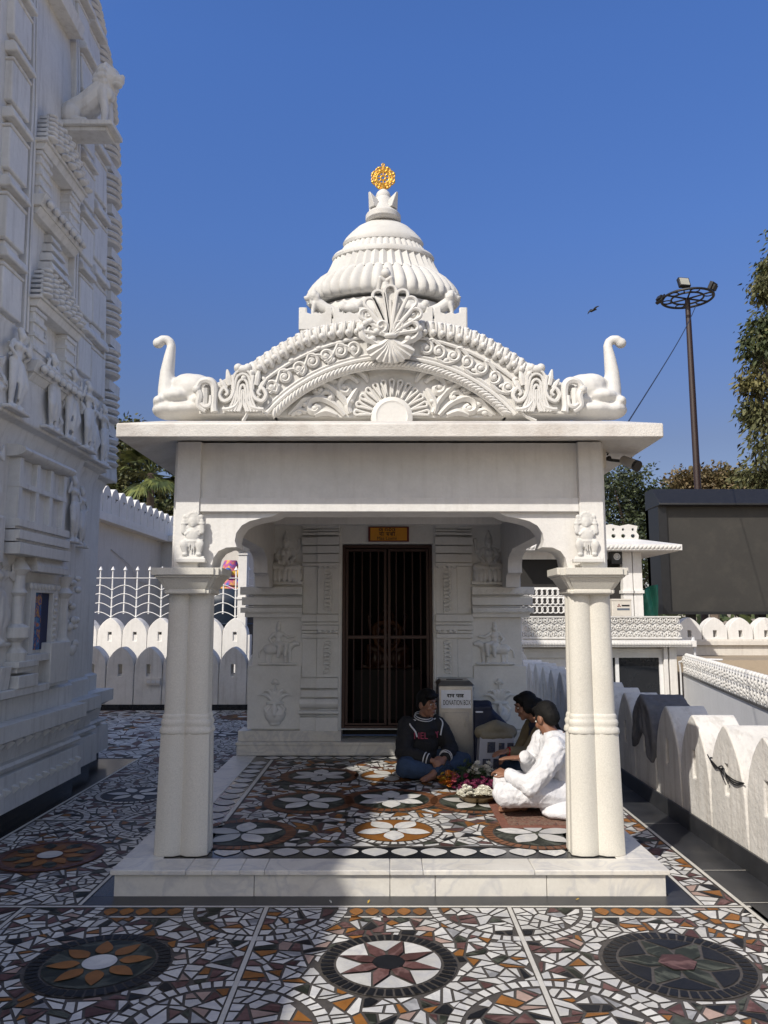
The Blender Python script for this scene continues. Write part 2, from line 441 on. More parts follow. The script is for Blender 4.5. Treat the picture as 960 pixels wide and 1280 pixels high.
def pick_side(c):
    k = R.random()
    return TW if k < .64 else TR if k < .76 else TO if k < .81 else TY if k < .92 else TG if k < .97 else TB
fl = MB()
Z0, Z1, Z2, Z3, Z4 = 0.0, .004, .008, .012, .016
fl.add([(-9, -5, 0), (2.6, -5, 0), (2.6, 14.6, 0), (-9, 14.6, 0)], [(0, 1, 2, 3)], GR)
def line(x0, y0, x1, y1, wd=.022, z=Z1):
    d = Vector((x1 - x0, y1 - y0)).normalized(); n = Vector((-d.y, d.x)) * wd / 2
    flat(fl, [(x0 - n.x, y0 - n.y), (x1 - n.x, y1 - n.y), (x1 + n.x, y1 + n.y), (x0 + n.x, y0 + n.y)], z, IN)
# front panels
LX = [-1.985, -.65, .685, 2.02]; FY0, FY1 = 3.165, 4.50
def medal(cx, cy, kind):
    if kind == 0:
        disc(fl, cx, cy, .322, Z1, GR); disc(fl, cx, cy, .25, Z2, TG)
        ring(fl, cx, cy, .262, .318, 44, Z2, TB)
        for i in range(8): flat(fl, drop(cx, cy, 2 * PI * i / 8 + .2, .085, .235, .040, .35), Z3, TO)
        disc(fl, cx, cy, .078, Z3, TW)
    elif kind == 1:
        disc(fl, cx, cy, .315, Z1, GR); ring(fl, cx, cy, .255, .312, 46, Z2, TB, .3)
        for i in range(8):
            a = 2 * PI * i / 8 + .1
            p = [(cx + .125 * math.cos(a), cy + .125 * math.sin(a))] + [(cx + .242 * math.cos(a + t), cy + .242 * math.sin(a + t)) for t in (-.36, -.24, -.12, 0, .12, .24, .36)]
            flat(fl, p, Z2, TW)
            a += PI / 8
            flat(fl, [(cx + .078 * math.cos(a - .34), cy + .078 * math.sin(a - .34)), (cx + .13 * math.cos(a - .28), cy + .13 * math.sin(a - .28)), (cx + .238 * math.cos(a), cy + .238 * math.sin(a)),
                      (cx + .13 * math.cos(a + .28), cy + .13 * math.sin(a + .28)), (cx + .078 * math.cos(a + .34), cy + .078 * math.sin(a + .34))], Z3, TR)
        disc(fl, cx, cy, .074, Z3, TB)
    elif kind == 2:
        disc(fl, cx, cy, .342, Z1, GR); ring(fl, cx, cy, .275, .336, 46, Z2, TB, .24)
        for i in range(6):
            a = 2 * PI * i / 6 + .35
            flat(fl, [(cx + .15 * math.cos(a), cy + .15 * math.sin(a))] + [(cx + .262 * math.cos(a + t), cy + .262 * math.sin(a + t)) for t in (-.44, -.3, -.15, 0, .15, .3, .44)], Z2, TB)
            a += PI / 6
            flat(fl, [(cx + .088 * math.cos(a - .5), cy + .088 * math.sin(a - .5)), (cx + .15 * math.cos(a - .40), cy + .15 * math.sin(a - .40)), (cx + .262 * math.cos(a), cy + .262 * math.sin(a)),
                      (cx + .15 * math.cos(a + .40), cy + .15 * math.sin(a + .40)), (cx + .088 * math.cos(a + .5), cy + .088 * math.sin(a + .5))], Z2, TG)
        disc(fl, cx, cy, .09, Z3, TR, 6)
    elif kind == 3:
        disc(fl, cx, cy, .34, Z1, BR)
        for i in range(8):
            flat(fl, drop(cx, cy, 2 * PI * i / 8, .09, .24, .04, .35), Z2, TO)
            flat(fl, drop(cx, cy, 2 * PI * (i + .5) / 8, .15, .29, .045, .5), Z2, TG)
        ring(fl, cx, cy, .29, .335, 40, Z2, TR, .15); disc(fl, cx, cy, .08, Z3, TW)
    else:
        disc(fl, cx, cy, .34, Z1, GR); disc(fl, cx, cy, .28, Z2, TB); ring(fl, cx, cy, .295, .336, 44, Z2, TW, .3)
        for i in range(6): flat(fl, drop(cx, cy, 2 * PI * i / 6, .05, .255, .05, .45), Z3, TW)
for k in range(3):
    x0, x1 = LX[k], LX[k + 1]; mx = (x0 + x1) / 2; my = 3.80
    mr = (.322, .315, .342)[k]
    crc = [(x, y, r, 0) for x in (x0, x1) for y in (FY0 + .02, FY1) for r in (.45,)]
    out = [(mx, my, mr + .012, 1)] + [(x, y, .455, 1) for x, y, r, s in crc]
    # band of ochre petals along the top edge
    bx0, bx1 = mx - .215, mx + .215
    cells(fl, x0 + .012, x1 - .012, FY0 - 0.1, FY1 - .015, .074, Z1, pick_front, out, 0.008,
          keep=lambda a, b: not (bx0 - .02 < a < bx1 + .02 and b > FY1 - .155))
    for i in range(5):
        cxp = bx0 + (i + .5) * (bx1 - bx0) / 5
        flat(fl, drop(cxp, FY1 - .018, -PI / 2, 0, .105, .037, .42), Z1, TO)
    line(bx0 - .02, FY1 - .145, bx1 + .02, FY1 - .145, .016)
    for x in (x0, x1):
        for y in (FY0 + .02, FY1):
            bx = (x0 + .012, x1 - .012, FY0 - .1, FY1 - .015)
            ring(fl, x, y, .398, .448, 52, Z1, TW, .26, box=bx)
            cells(fl, max(x0 + .012, x - .4), min(x1 - .012, x + .4), max(FY0 - .1, y - .4), min(FY1 - .015, y + .4), .078, Z1, pick_front, [(x, y, .392, -1)], 0.008)
    medal(mx, my, k)
# strip further towards the camera (out of frame but real)
cells(fl, -1.97, 2.0, 1.2, FY0 - .13, .12, Z1, pick_front, (), 0.008)
for x in LX: line(x, 1.2, x, FY1, .022)
line(-2.75, FY1, 2.02, FY1, .022, Z1 + .001); line(-1.985, FY0 - .115, 2.0, FY0 - .115, .022, Z1 + .001)
# black bands round the platform
for a in ((-1.68, 1.75, 4.515, PF - .002), (-1.68, -1.55, PF, 13.2), (1.63, 1.75, PF, 8.6)):
    flat(fl, [(a[0], a[2]), (a[1], a[2]), (a[1], a[3]), (a[0], a[3])], Z1, BK if a[0] < 1 and a[3] > 5 else BD)
line(-1.69, 4.512, -1.69, 13.2, .02, Z2); line(1.755, 4.512, 1.755, 13.2, .02, Z2); line(1.985, 1.2, 1.985, 13.4, .024, Z2)
flat(fl, [(2.0, 1.2), (2.30, 1.2), (2.30, 13.6), (2.0, 13.6)], Z1, BD)
for y in (2.4, 3.5, 4.55, 5.1, 6.2, 7.3): line(2.0, y, 2.3, y, .006, Z2)
cells(fl, 1.77, 1.97, 4.52, 13.3, .088, Z1, lambda c: pick_front(c), (), .0085)
# left strip
SX0, SX1 = -2.75, -1.70
ys = [4.515, 6.30, 8.06, 9.8, 11.6, 13.3]
for k in range(5):
    y0, y1 = ys[k], ys[k + 1]; mx, my = -2.24, (y0 + y1) / 2
    out = [(mx, my, .352, 1)] + [(x, y, .42, 1) for x in (SX0, SX1) for y in (y0, y1)]
    cells(fl, SX0 + .012, SX1 - .012, y0 + .01, y1 - .01, .078, Z1, pick_side, out, .0085)
    for x in (SX0, SX1):
        for y in (y0, y1):
            bx = (SX0 + .012, SX1 - .012, y0 + .01, y1 - .01)
            ring(fl, x, y, .365, .412, 48, Z1, TW, .26, box=bx)
            cells(fl, max(SX0 + .012, x - .36), min(SX1 - .012, x + .36), max(y0 + .01, y - .36), min(y1 - .01, y + .36), .085, Z1, pick_side, [(x, y, .358, -1)], .0085)
    medal(mx, my, 3 if k % 2 == 0 else 4)
    line(SX0, y1, SX1, y1, .018, Z2)
line(SX0, 4.5, SX0, 8.9, .024, Z2); line(-2.75, 1.2, -2.75, 4.5, .024, Z2)
cells(fl, -2.74, -2.0, 1.2, 4.49, .10, Z1, pick_side, (), .0085)
flat(fl, [(-3.6, 1.2), (-2.762, 1.2), (-2.762, 8.9), (-3.6, 8.9)], Z1, BK)
cells(fl, -6.5, SX0 - .012, 8.95, 13.3, .13, Z1, pick_side, (), .008)
cells(fl, -1.66, 1.75, 11.3, 13.3, .13, Z1, pick_side, (), .008)
tag(fl.build('terrace_floor', TM, recalc=False), kind='structure')
# terrace retaining mass below the floor
tb = MB(); tb.box(-9, 2.6, -5, 14.6, -1.7, -.02); tag(tb.build('terrace_base', 'plaster'), kind='structure')
# ---------------------------------------------------------------- carved figure volumes (x right, z up, facing -y, unit height)
CX = 0.03
def fig_gana(s=1):
    "squat dwarf holding up the beam"
    b = MB()
    b.ell((0, -.04, .80), (.145, .13, .145)); b.ell((0, -.01, .92), (.15, .11, .09)); b.ell((0, -.13, .79), (.025, .035, .03))
    for e in (-1, 1):
        b.ell((e * .045, -.115, .825), (.025, .02, .018)); b.ell((e * .135, 0, .79), (.03, .03, .06))
        b.limb([(e * .16, 0, .64), (e * .27, -.06, .58), (e * .25, -.05, .82)], [.085, .075, .06]); b.ell((e * .22, -.04, .92), (.075, .06, .06)); b.ell((e * .27, .02, .72), (.09, .05, .14))
        b.limb([(e * .12, -.04, .30), (e * .24, -.16, .27), (e * .19, -.08, .06)], [.13, .11, .075]); b.ell((e * .20, -.12, .04), (.085, .11, .045))
    b.ell((0, -.06, .48), (.21, .17, .19)); b.ell((0, .04, .5), (.33, .05, .46)); b.ell((0, 0, .66), (.17, .10, .10)); b.ell((0, 0, .33), (.17, .12, .1))
    b.box(-.36, .36, -.12, .05, -.06, .0)
    for i in range(11):
        a = -.5 + (PI + 1.0) * i / 10; b.ell((.155 * math.cos(a), -.05, .86 + .15 * math.sin(a)), (.05, .06, .05))
    b.ell((0, -.155, .755), (.05, .03, .018)); b.ell((0, -.13, .715), (.05, .05, .035))
    b.tube([(.15 * math.cos(t), -.16 + .03 * math.cos(2 * t), .60 + .07 * math.sin(t)) for t in [PI + PI * i / 12 for i in range(13)]], .022, 6)
    b.tube([(.20 * math.cos(t), -.05 - .17 * abs(math.sin(t)), .36 + .02 * math.sin(t)) for t in [PI + PI * i / 12 for i in range(13)]], .026, 6)
    for k in (-.05, .0, .05): b.limb([(k, -.20, .34), (k * 1.3, -.19, .12)], [.028, .022])
    for e in (-1, 1):
        b.tube([(e * .255 + .07 * math.cos(t), -.055 + .07 * math.sin(t), .76) for t in [2 * PI * i / 12 for i in range(12)]], .018, 6, closed=True)
        b.limb([(e * .10, -.18, .56), (e * .21, -.15, .50)], [.035, .03])
    return b
def fig_seated(lotus=True):
    "four-armed figure seated cross-legged on a lotus"
    b = MB()
    b.ell((0, -.04, .80), (.075, .08, .09)); b.ell((0, 0, .90), (.07, .06, .09)); b.ell((0, 0, .98), (.035, .035, .06))
    b.ell((0, -.12, .79), (.016, .02, .02)); b.ell((0, .02, .81), (.14, .03, .15))
    b.ell((0, 0, .61), (.125, .08, .12)); b.ell((0, -.01, .49), (.10, .075, .10))
    for e in (-1, 1):
        b.limb([(e * .13, 0, .66), (e * .21, -.03, .53), (e * .13, -.12, .45)], [.05, .042, .032])
        b.limb([(e * .13, .02, .67), (e * .27, 0, .62), (e * .30, -.02, .78)], [.045, .038, .03]); b.ell((e * .30, -.02, .84), (.05, .04, .05))
        b.limb([(e * .08, -.02, .38), (e * .30, -.09, .33), (e * .04, -.15, .30)], [.085, .07, .05])
        b.ell((e * .05, -.08, .62), .05)
    for i in range(9):
        a = PI * (i / 8); b.ell((.30 * math.cos(a), -.06 - .12 * math.sin(a), .17), (.075, .06, .13), rotz(a))
    b.ell((0, 0, .2), (.33, .16, .09)); b.box(-.40, .40, -.10, .05, 0, .07)
    return b
def fig_rider(e=1):
    "figure seated sideways on a standing animal"
    b = MB()
    b.ell((0, -.03, .80), (.06, .07, .075)); b.ell((0, 0, .89), (.055, .05, .07)); b.ell((0, .03, .8), (.15, .02, .16))
    b.ell((0, 0, .64), (.10, .07, .11)); b.ell((0, 0, .53), (.085, .07, .08))
    b.limb([(e * .1, 0, .68), (e * .22, -.04, .60), (e * .36, -.05, .62)], [.042, .035, .026]); b.limb([(-e * .1, 0, .68), (-e * .2, -.04, .56), (-e * .12, -.1, .47)], [.042, .035, .026])
    b.limb([(e * .05, -.03, .46), (e * .2, -.12, .44), (e * .17, -.12, .2)], [.07, .055, .04]); b.limb([(-e * .05, -.03, .46), (e * .05, -.14, .40), (e * .02, -.12, .18)], [.07, .055, .04])
    b.limb([(-e * .22, 0, .33), (e * .22, 0, .34)], [.12, .11]); b.limb([(e * .22, 0, .36), (e * .36, -.02, .46), (e * .45, -.04, .45)], [.09, .075, .05])
    for q in (-.25, -.17, .17, .27): b.limb([(e * q, -.02 if q > 0 else .02, .28), (e * q, -.02, .04)], [.055, .035])
    b.limb([(-e * .32, 0, .36), (-e * .41, -.02, .3), (-e * .43, -.02, .16)], [.03, .02, .025]); b.box(-.44, .44, -.1, .05, -.02, .03)
    return b
def fig_pot():
    "brimming vase with drooping leaves"
    b = MB()
    b.lathe([(.08, 0), (.12, .02), (.11, .05), (.17, .12), (.20, .22), (.17, .32), (.11, .38), (.13, .42), (.17, .44), (.17, .47), (.1, .48)], (0, 0, 0), 20)
    b.ell((0, -.17, .33), (.06, .06, .10)); b.ell((0, -.2, .24), (.035, .04, .06))
    for e in (-1, 1):
        b.limb([(e * .12, -.08, .40), (e * .18, -.1, .34), (e * .15, -.12, .26)], [.03, .03, .02])
        for a, l in ((.2, .26), (.55, .34), (.95, .33)):
            p = [(e * .03, -.04, .46), (e * math.sin(a) * l * .6, -.07, .46 + math.cos(a) * l * .8), (e * math.sin(a) * l * 1.2, -.07, .46 + math.cos(a) * l * (.75 if a > .5 else 1.1))]
            b.tube(bez(p, 5), [.02, .045, .03, .01], 6)
    b.limb([(0, -.05, .46), (0, -.06, .84)], [.022, .016]); b.ell((0, -.06, .9), (.05, .04, .055))
    for e in (-1, 1): b.ell((e * .05, -.06, .86), (.035, .025, .03))
    return b
def fig_dancer(e=1):
    "standing figure in a triple-bend pose"
    b = MB()
    b.ell((e * .03, -.03, .90), (.055, .06, .065)); b.ell((e * .03, 0, .97), (.06, .05, .045)); b.ell((e * .03, -.09, .89), (.012, .015, .015))
    b.ell((e * .01, 0, .75), (.085, .06, .08)); b.ell((e * .0, 0, .65), (.065, .05, .07)); b.ell((-e * .04, 0, .55), (.10, .07, .08))
    for k in (-1, 1): b.ell((e * .01 + k * .04, -.06, .755), .036)
    b.limb([(e * .10, 0, .80), (e * .20, -.03, .72), (e * .16, -.05, .88)], [.035, .03, .022]); b.limb([(-e * .08, 0, .80), (-e * .17, -.02, .68), (-e * .10, -.07, .60)], [.035, .03, .022])
    b.limb([(-e * .07, -.01, .53), (-e * .10, -.03, .29), (-e * .08, 0, .04)], [.065, .05, .032]); b.limb([(e * .03, -.01, .53), (e * .10, -.07, .30), (e * .03, -.02, .05)], [.065, .05, .032])
    b.tube(bez([(e * .02, -.06, .52), (e * .0, -.08, .3), (-e * .02, -.07, .1)], 5), [.03, .04, .02], 6)
    b.ell((-e * .08, -.05, .02), (.035, .07, .02)); b.ell((e * .05, -.05, .02), (.035, .07, .02)); b.box(-.2, .2, -.1, .05, -.04, .005)
    return b
def fig_lion(head_turn=0):
    "seated lion facing +x (unit body length)"
    b = MB()
    b.limb([(-.32, 0, .22), (-.05, 0, .36), (.20, 0, .58)], [.20, .20, .19]); b.ell((-.34, 0, .16), (.20, .20, .16))
    for e in (-1, 1):
        b.ell((-.26, e * .15, .16), (.17, .09, .16)); b.limb([(-.2, e * .17, .05), (0, e * .17, .035)], [.055, .05])
        b.limb([(.24, e * .11, .50), (.30, e * .11, .25), (.30, e * .11, .05)], [.09, .065, .05]); b.ell((.35, e * .11, .03), (.09, .055, .035))
    hd = MB(); hd.ell((0, 0, 0), (.17, .16, .17)); hd.ell((.15, 0, -.05), (.11, .10, .08)); hd.ell((.14, 0, -.12), (.09, .08, .04)); hd.ell((.24, 0, -.01), (.03, .045, .03))
    for e in (-1, 1): hd.ell((.1, e * .08, .06), (.045, .04, .04)); hd.ell((-.02, e * .13, .14), (.04, .03, .05))
    for i in range(14):
        a = 2 * PI * i / 14; hd.ell((-.06, .19 * math.sin(a), .18 * math.cos(a) - .02), (.10, .055, .055)); hd.ell((-.14, .17 * math.sin(a + .2), .17 * math.cos(a + .2) - .1), (.10, .055, .055))
    b.merge(hd, Matrix.Translation((.33, 0, .80)) @ Matrix.Rotation(head_turn, 4, 'Z'))
    for i in range(10): b.ell((.30 + R.uniform(-.06, .06), R.uniform(-.1, .1), R.uniform(.5, .7)), (.06, .045, .09))
    b.tube(bez([(-.5, 0, .1), (-.6, .05, .2), (-.52, .05, .4), (-.4, .03, .42)], 6), .035, 7)
    return b
def place(fig, x, y, z, h, depth=.5, face='-y', wx=1.0):
    "matrix putting a unit figure at a wall spot, flattened to a relief"
    s = Matrix.Diagonal((h * wx, h * depth, h, 1))
    r = Matrix.Rotation({'-y': 0, '+x': PI / 2, '-x': -PI / 2}[face], 4, 'Z')
    return MB().merge(fig, Matrix.Translation((x, y, z)) @ r @ s)
# ---------------------------------------------------------------- the small shrine
shrine = thing('shrine', 'small white marble shrine with arched open porch, ribbed dome and gold wheel on top', 'shrine', (CX, 6.5, 0))
SH = shrine
# platform -------------------------------------------------
HW = 1.585
p = MB()
xs = [-HW, -.78, .0, .26, .9, HW]
for i in range(5): p.box(CX + xs[i] + .0015, CX + xs[i + 1] - .0015, PF, PF + .03, .0, PZ - .028, 0)
p.box(CX - HW, CX + HW, PF + .03, PB, 0, PZ - .03, 0)
plat = p.build('platform', 'marble', SH, .003)
p = MB()
slabs = [-HW - .02, -1.17, -1.02, -.86, -.72, .0, .19, .83, HW + .02]
for i in range(len(slabs) - 1): p.box(CX + slabs[i] + .001, CX + slabs[i + 1] - .001, PF - .022, PF + .20, PZ - .027, PZ, 0)
for e in (-1, 1):
    for k in range(5):
        y0 = PF + .20 + k * .68; y1 = min(y0 + .68, PB)
        a, b_ = sorted((CX + e * (HW + .02), CX + e * (HW - .22)))
        p.box(a, b_, y0 + .001, y1 - .001, PZ - .027, PZ - .0005)
p.build('platform_edging', 'marble', plat, .004)
# inlaid porch floor ---------------------------------------
fl = MB(); Z0 = PZ - .004; Z1 = PZ; Z2 = PZ + .004; Z3 = PZ + .008
IX = HW - .22
fl.add([(CX - IX, PF + .2, Z0), (CX + IX, PF + .2, Z0), (CX + IX, PB, Z0), (CX - IX, PB, Z0)], [(0, 1, 2, 3)], BK)
FY0, FY1 = 5.09, 8.02; FX = IX - .20
flat(fl, [(CX - FX, FY0), (CX + FX, FY0), (CX + FX, FY1), (CX - FX, FY1)], Z0 + .002, GR)
line(CX - FX, FY0, CX + FX, FY0, .022); line(CX - FX, FY1, CX + FX, FY1, .022); line(CX - FX, FY0, CX - FX, FY1, .03, Z2); line(CX + FX, FY0, CX + FX, FY1, .03, Z2)
n = 14
for i in range(n):
    x = CX - 1.28 + 2.56 * (i + .5) / n
    for y, a in ((FY0 - .02, -PI / 2), (PB - .04, -PI / 2)):
        flat(fl, drop(x, y, a, 0, .165, .082, .42), Z1, TW)
for i in range(14):
    y = FY0 + .05 + (FY1 - FY0 - .1) * (i + .5) / 14
    for e in (-1, 1): flat(fl, drop(CX + e * (FX + .03), y, 0 if e > 0 else PI, 0, .175, .082, .42), Z1, TW)
def flower(cx, cy, r, kind):
    disc(fl, cx, cy, r, Z1, GR)
    if kind == 'w':
        ring(fl, cx, cy, r * .84, r * .985, 38, Z2, TW, .3); disc(fl, cx, cy, r * .80, Z2, TO)
        for i in range(5): flat(fl, drop(cx, cy, -PI / 2 + 2 * PI * i / 5, .06 * r, r * .78, r * .205, .55), Z3, TW)
        disc(fl, cx, cy, r * .09, Z3 + .003, TG)
    else:
        ring(fl, cx, cy, r * .80, r * .985, 40, Z2, BR, .18); disc(fl, cx, cy, r * .77, Z2, TG)
        k = 5 if kind == 'b' else 6
        for i in range(k): flat(fl, drop(cx, cy, PI / 2 + 2 * PI * i / k, .06 * r, r * .75, r * .19, .55), Z3, TW)
FLW = [(CX + .03, 5.46, .33, 'w'), (CX - .62, 6.26, .36, 'b'), (CX + .02, 6.34, .38, 'c'), (CX + .68, 6.26, .36, 'b'), (CX - .98, 5.38, .36, 'b'), (CX + .98, 5.38, .36, 'b'),
       (CX - .62, 7.25, .36, 'c'), (CX + .68, 7.25, .36, 'c'), (CX + .03, 7.25, .34, 'w')]
for q in FLW: flower(*q)
cells(fl, CX - FX + .02, CX + FX - .02, FY0 + .014, FY1 - .014, .088, Z1, lambda c: (lambda k: TW if k < .50 else TO if k < .64 else TG if k < .76 else TB if k < .81 else TR if k < .91 else TY)(R.random()),
      [(a, b, r + .006, 1) for a, b, r, k in FLW], .0075)
fl.build('inlaid_floor', TM, plat, recalc=False)
# columns --------------------------------------------------
COLX, COLY = 1.275, 5.0; CDY = .66
zc0 = PZ; zA = at(745, 918, 4.89).z; zB = at(745, 895, 4.9).z; zN = at(745, 741, 4.9).z; zT = at(745, 709, 4.79).z
def quat(a, c=.092, rho=.0755):
    d = (a % (PI / 2)) - PI / 4
    return c * math.cos(d) + math.sqrt(max(1e-6, rho * rho - (c * math.sin(d)) ** 2))
for e in (-1, 1):
    cx = CX + e * COLX
    p = MB()
    for k, (a, b_) in enumerate(((-1, -1), (1, -1), (1, 1), (-1, 1))):
        q = []
        for i in range(8):
            t = PI / 8 + i * PI / 4; q.append((t, a, b_))
        lo = [(cx + a * .078 + .094 * math.cos(t), COLY + b_ * .078 + .094 * math.sin(t)) for t, _, _ in q]
        hi = [(cx + a * .071 + .087 * math.cos(t), COLY + b_ * .071 + .087 * math.sin(t)) for t, _, _ in q]
        v = [(x, y, zc0 - .002) for x, y in lo] + [(x, y, zA + .0015 * k) for x, y in hi]
        f = [tuple(range(7, -1, -1)), tuple(range(8, 16))] + [(i, (i + 1) % 8, 8 + (i + 1) % 8, 8 + i) for i in range(8)]
        p.add(v, f)
    p.v = [(x, COLY + (y - COLY) * CDY, z) for x, y, z in p.v]; cobj = p.build('column', 'shaftstone', SH, .005, seg=2)
    p = MB(); zl = zB - .01
    p.lathe([(.99, zl), (.97, zl + .5), (.955, zN + .02)], (cx, COLY, 0), 96, rf=lambda a, i: quat(a))
    p.v = [(x, COLY + (y - COLY) * CDY, z) for x, y, z in p.v]; p.build('shaft', 'shaftstone', cobj, ang=50)
    p = MB(); hz = zB - zA
    pr = [(1.0, -.01), (1.13, .0), (1.16, .008), (1.13, hz * .28), (1.07, hz * .36), (1.09, hz * .46), (1.12, hz * .6), (1.08, hz * .74), (1.04, hz * .8), (1.06, hz * .9), (1.03, hz + .005), (.98, hz + .012)]
    p.lathe([(r, zA + z) for r, z in pr], (cx, COLY, 0), 96, rf=lambda a, i: quat(a))
    p.v = [(x, COLY + (y - COLY) * CDY, z) for x, y, z in p.v]; p.build('collar', 'shaftstone', cobj, ang=55)
    p = MB()
    CY_ = 4.985; DY_ = .84
    def loft(prof, sx, sy, off=0):
        vs = []; fs = []
        for h, z in prof:
            q = (CY_ - h * sy * DY_, CY_ + h * sy * DY_ + (.224 - h) * .6); vs += [(cx - h * sx, q[0], z + off), (cx + h * sx, q[0], z + off), (cx + h * sx, q[1], z + off), (cx - h * sx, q[1], z + off)]
        k = len(prof)
        for i in range(k - 1):
            for j in range(4): a, b_ = i * 4 + j, i * 4 + (j + 1) % 4; fs.append((a, b_, b_ + 4, a + 4))
        fs += [(3, 2, 1, 0), tuple((k - 1) * 4 + j for j in range(4))]
        p.add(vs, fs)
    H_ = zT - zN
    cp = [(.140, zN - .006), (.148, zN), (.148, zN + H_ * .12), (.143, zN + H_ * .14), (.153, zN + H_ * .22), (.170, zN + H_ * .38), (.188, zN + H_ * .55), (.199, zN + H_ * .62), (.206, zN + H_ * .63), (.206, zN + H_ * .68), (.215, zN + H_ * .70), (.224, zN + H_ * .72), (.224, zT)]
    loft(cp, 1.0, .80); loft(cp, .80, 1.0, -.002); loft([(h * .93, z) for h, z in cp], 1, 1, -.004)
    p.build('capital', 'shaftstone', cobj, .004)
# front porch wall ----------------------------------------
WY0, WY1 = 4.93, 5.18
zTop = 2.715
ARP = [(264, 708.5), (267, 697), (273, 689), (283, 684.5), (296, 684), (293.5, 676), (295.5, 666), (302, 657), (312, 651.5), (326, 648), (340, 645.5), (347, 642.5), (350, 640.5)]
aw = [at(u, v, WY0) for u, v in ARP]
base_x = aw[0].x; prof = [(q.x - base_x, q.z) for q in aw]; prof[0] = (0, zT - .002)
zl = prof[-1][1]; half = CX - base_x
def arch_loop(a0, a1, inner0, inner1):
    "wall outline a0..a1 with an opening inner0..inner1 shaped by the cusped profile"
    l = [(a0, zT - .002)] + [(inner0 + d, z) for d, z in prof] + [(inner1 - d, z) for d, z in reversed(prof)] + [(a1, zT - .002), (a1, zTop), (a0, zTop)]
    return l
p = MB(); p.prism(arch_loop(CX - 1.395, CX + 1.395, CX - half, CX + half), 'y', WY0, WY1)
fw = p.build('porch_wall', 'white', SH, .006)
x1 = at(250.5, 600, 4.89).x - CX
for e in (-1, 1):
    a, b_ = sorted((CX + e * 1.372, CX - e * x1)); p = MB(); p.box(a, b_, 4.885, WY0 + .01, zT - .001, zTop - .001); p.build('corner_pilaster', 'white', fw, .004)
zb0 = at(480, 640.5, 4.9).z; zb1 = at(480, 622.5, 4.9).z
p = MB(); p.box(CX + x1 + .001, CX - x1 - .001, 4.895, WY0 + .01, zb0 + .004, zb1); p.build('lintel_band', 'white', fw, .004)
for e, uu in ((-1, 230.5), (1, 741.5)):
    pz = at(uu, 701, 4.88).z; ph = at(uu, 646, 4.88).z - pz; xx = CX + e * 1.255
    p = place(fig_gana(), xx, 4.886, pz + .03, ph * .97, .40, '-y', .82)
    p.box(xx - .095, xx + .095, 4.845, 4.9, pz - .012, pz + .014)
    p.sculpt('dwarf_relief', 'carved', fw, .0038, 1)
# side beams with arches
for e in (-1, 1):
    p = MB(); a, b_ = sorted((CX + e * 1.39, CX + e * 1.245))
    Y0, Y1 = WY1 + .001, 8.43
    p.prism(arch_loop(Y0 - .001, Y1, Y0 + .09, Y1 - .30), 'x', a, b_)
    p.build('side_arch', 'white', SH, .006)
p = MB(); p.box(CX - 1.3, CX + 1.3, WY1, 8.42, 2.585, 2.66)
for y in (5.9, 6.8, 7.7): p.box(CX - 1.14, CX + 1.14, y - .06, y + .06, 2.50, 2.59)
p.build('porch_ceiling', 'white', SH)
# eave ------------------------------------------------------
EX, EY0, EY1 = 1.665, 4.57, 11.2
ez0 = at(480, 546.5, EY0).z; ez1 = at(480, 529, EY0).z
p = MB()
o = (CX - EX, CX + EX, EY0, EY1); i1 = (CX - EX + .21, CX + EX - .21, EY0 + .24, EY1 - .2)
zi = ez1 + .075
ib = (CX - 1.30, CX + 1.30, 5.0, EY1 - .4); vs = []
for r_, z_ in ((ib, ez0 + .072), (o, ez0), (o, ez1), (i1, zi)): vs += [(r_[0], r_[2], z_), (r_[1], r_[2], z_), (r_[1], r_[3], z_), (r_[0], r_[3], z_)]
fs = [(3, 2, 1, 0), (12, 13, 14, 15)]
for i in range(3):
    for j in range(4): a, b_ = i * 4 + j, i * 4 + (j + 1) % 4; fs.append((a, b_, b_ + 4, a + 4))
p.add(vs, fs)
eav = p.build('eave', 'eave', SH, .008)
# gable -----------------------------------------------------
GY = 4.95
def G(u, v, dy=0):
    q = at(u, v, GY); return Vector((q.x, GY + dy, q.z))
K = at(481 + 1, 470, GY).x                          # metres per photo pixel on the gable
gz = zi - .004
def circ(x0, x1, top, n=40):
    h = (x1 - x0) / 2; s = 517 - top; r = (h * h + s * s) / (2 * s); cx = (x0 + x1) / 2; cy = top + r
    a = math.asin(h / r); return [(cx + r * math.sin(-a + 2 * a * i / n), cy - r * math.cos(-a + 2 * a * i / n)) for i in range(n + 1)]
OUT = [(252, 517), (252, 492), (262, 480), (276, 474), (290, 466), (305, 457), (325, 443), (350, 427), (380, 411.5), (410, 403.5), (445, 399), (487, 397.5),
       (529, 399), (564, 403.5), (594, 411.5), (624, 427), (649, 443), (669, 457), (684, 466), (698, 474), (712, 480), (722, 492), (722, 517)]
def px_prism(mb, outer, holes, y0, y1, m=0):
    mb.prism([[(G(u, v).x, max(G(u, v).z, gz)) for u, v in l] for l in [outer] + holes], 'y', y0, y1, m)
inner = circ(344, 632, 456)
p = MB(); px_prism(p, OUT + inner[::-1], [], GY + .03, GY + .26)
gab = p.build('gable', 'carved', SH, .004)
p = MB(); px_prism(p, circ(340, 636, 453), [], GY + .10, GY + .20); p.build('tympanum', 'carved', gab)
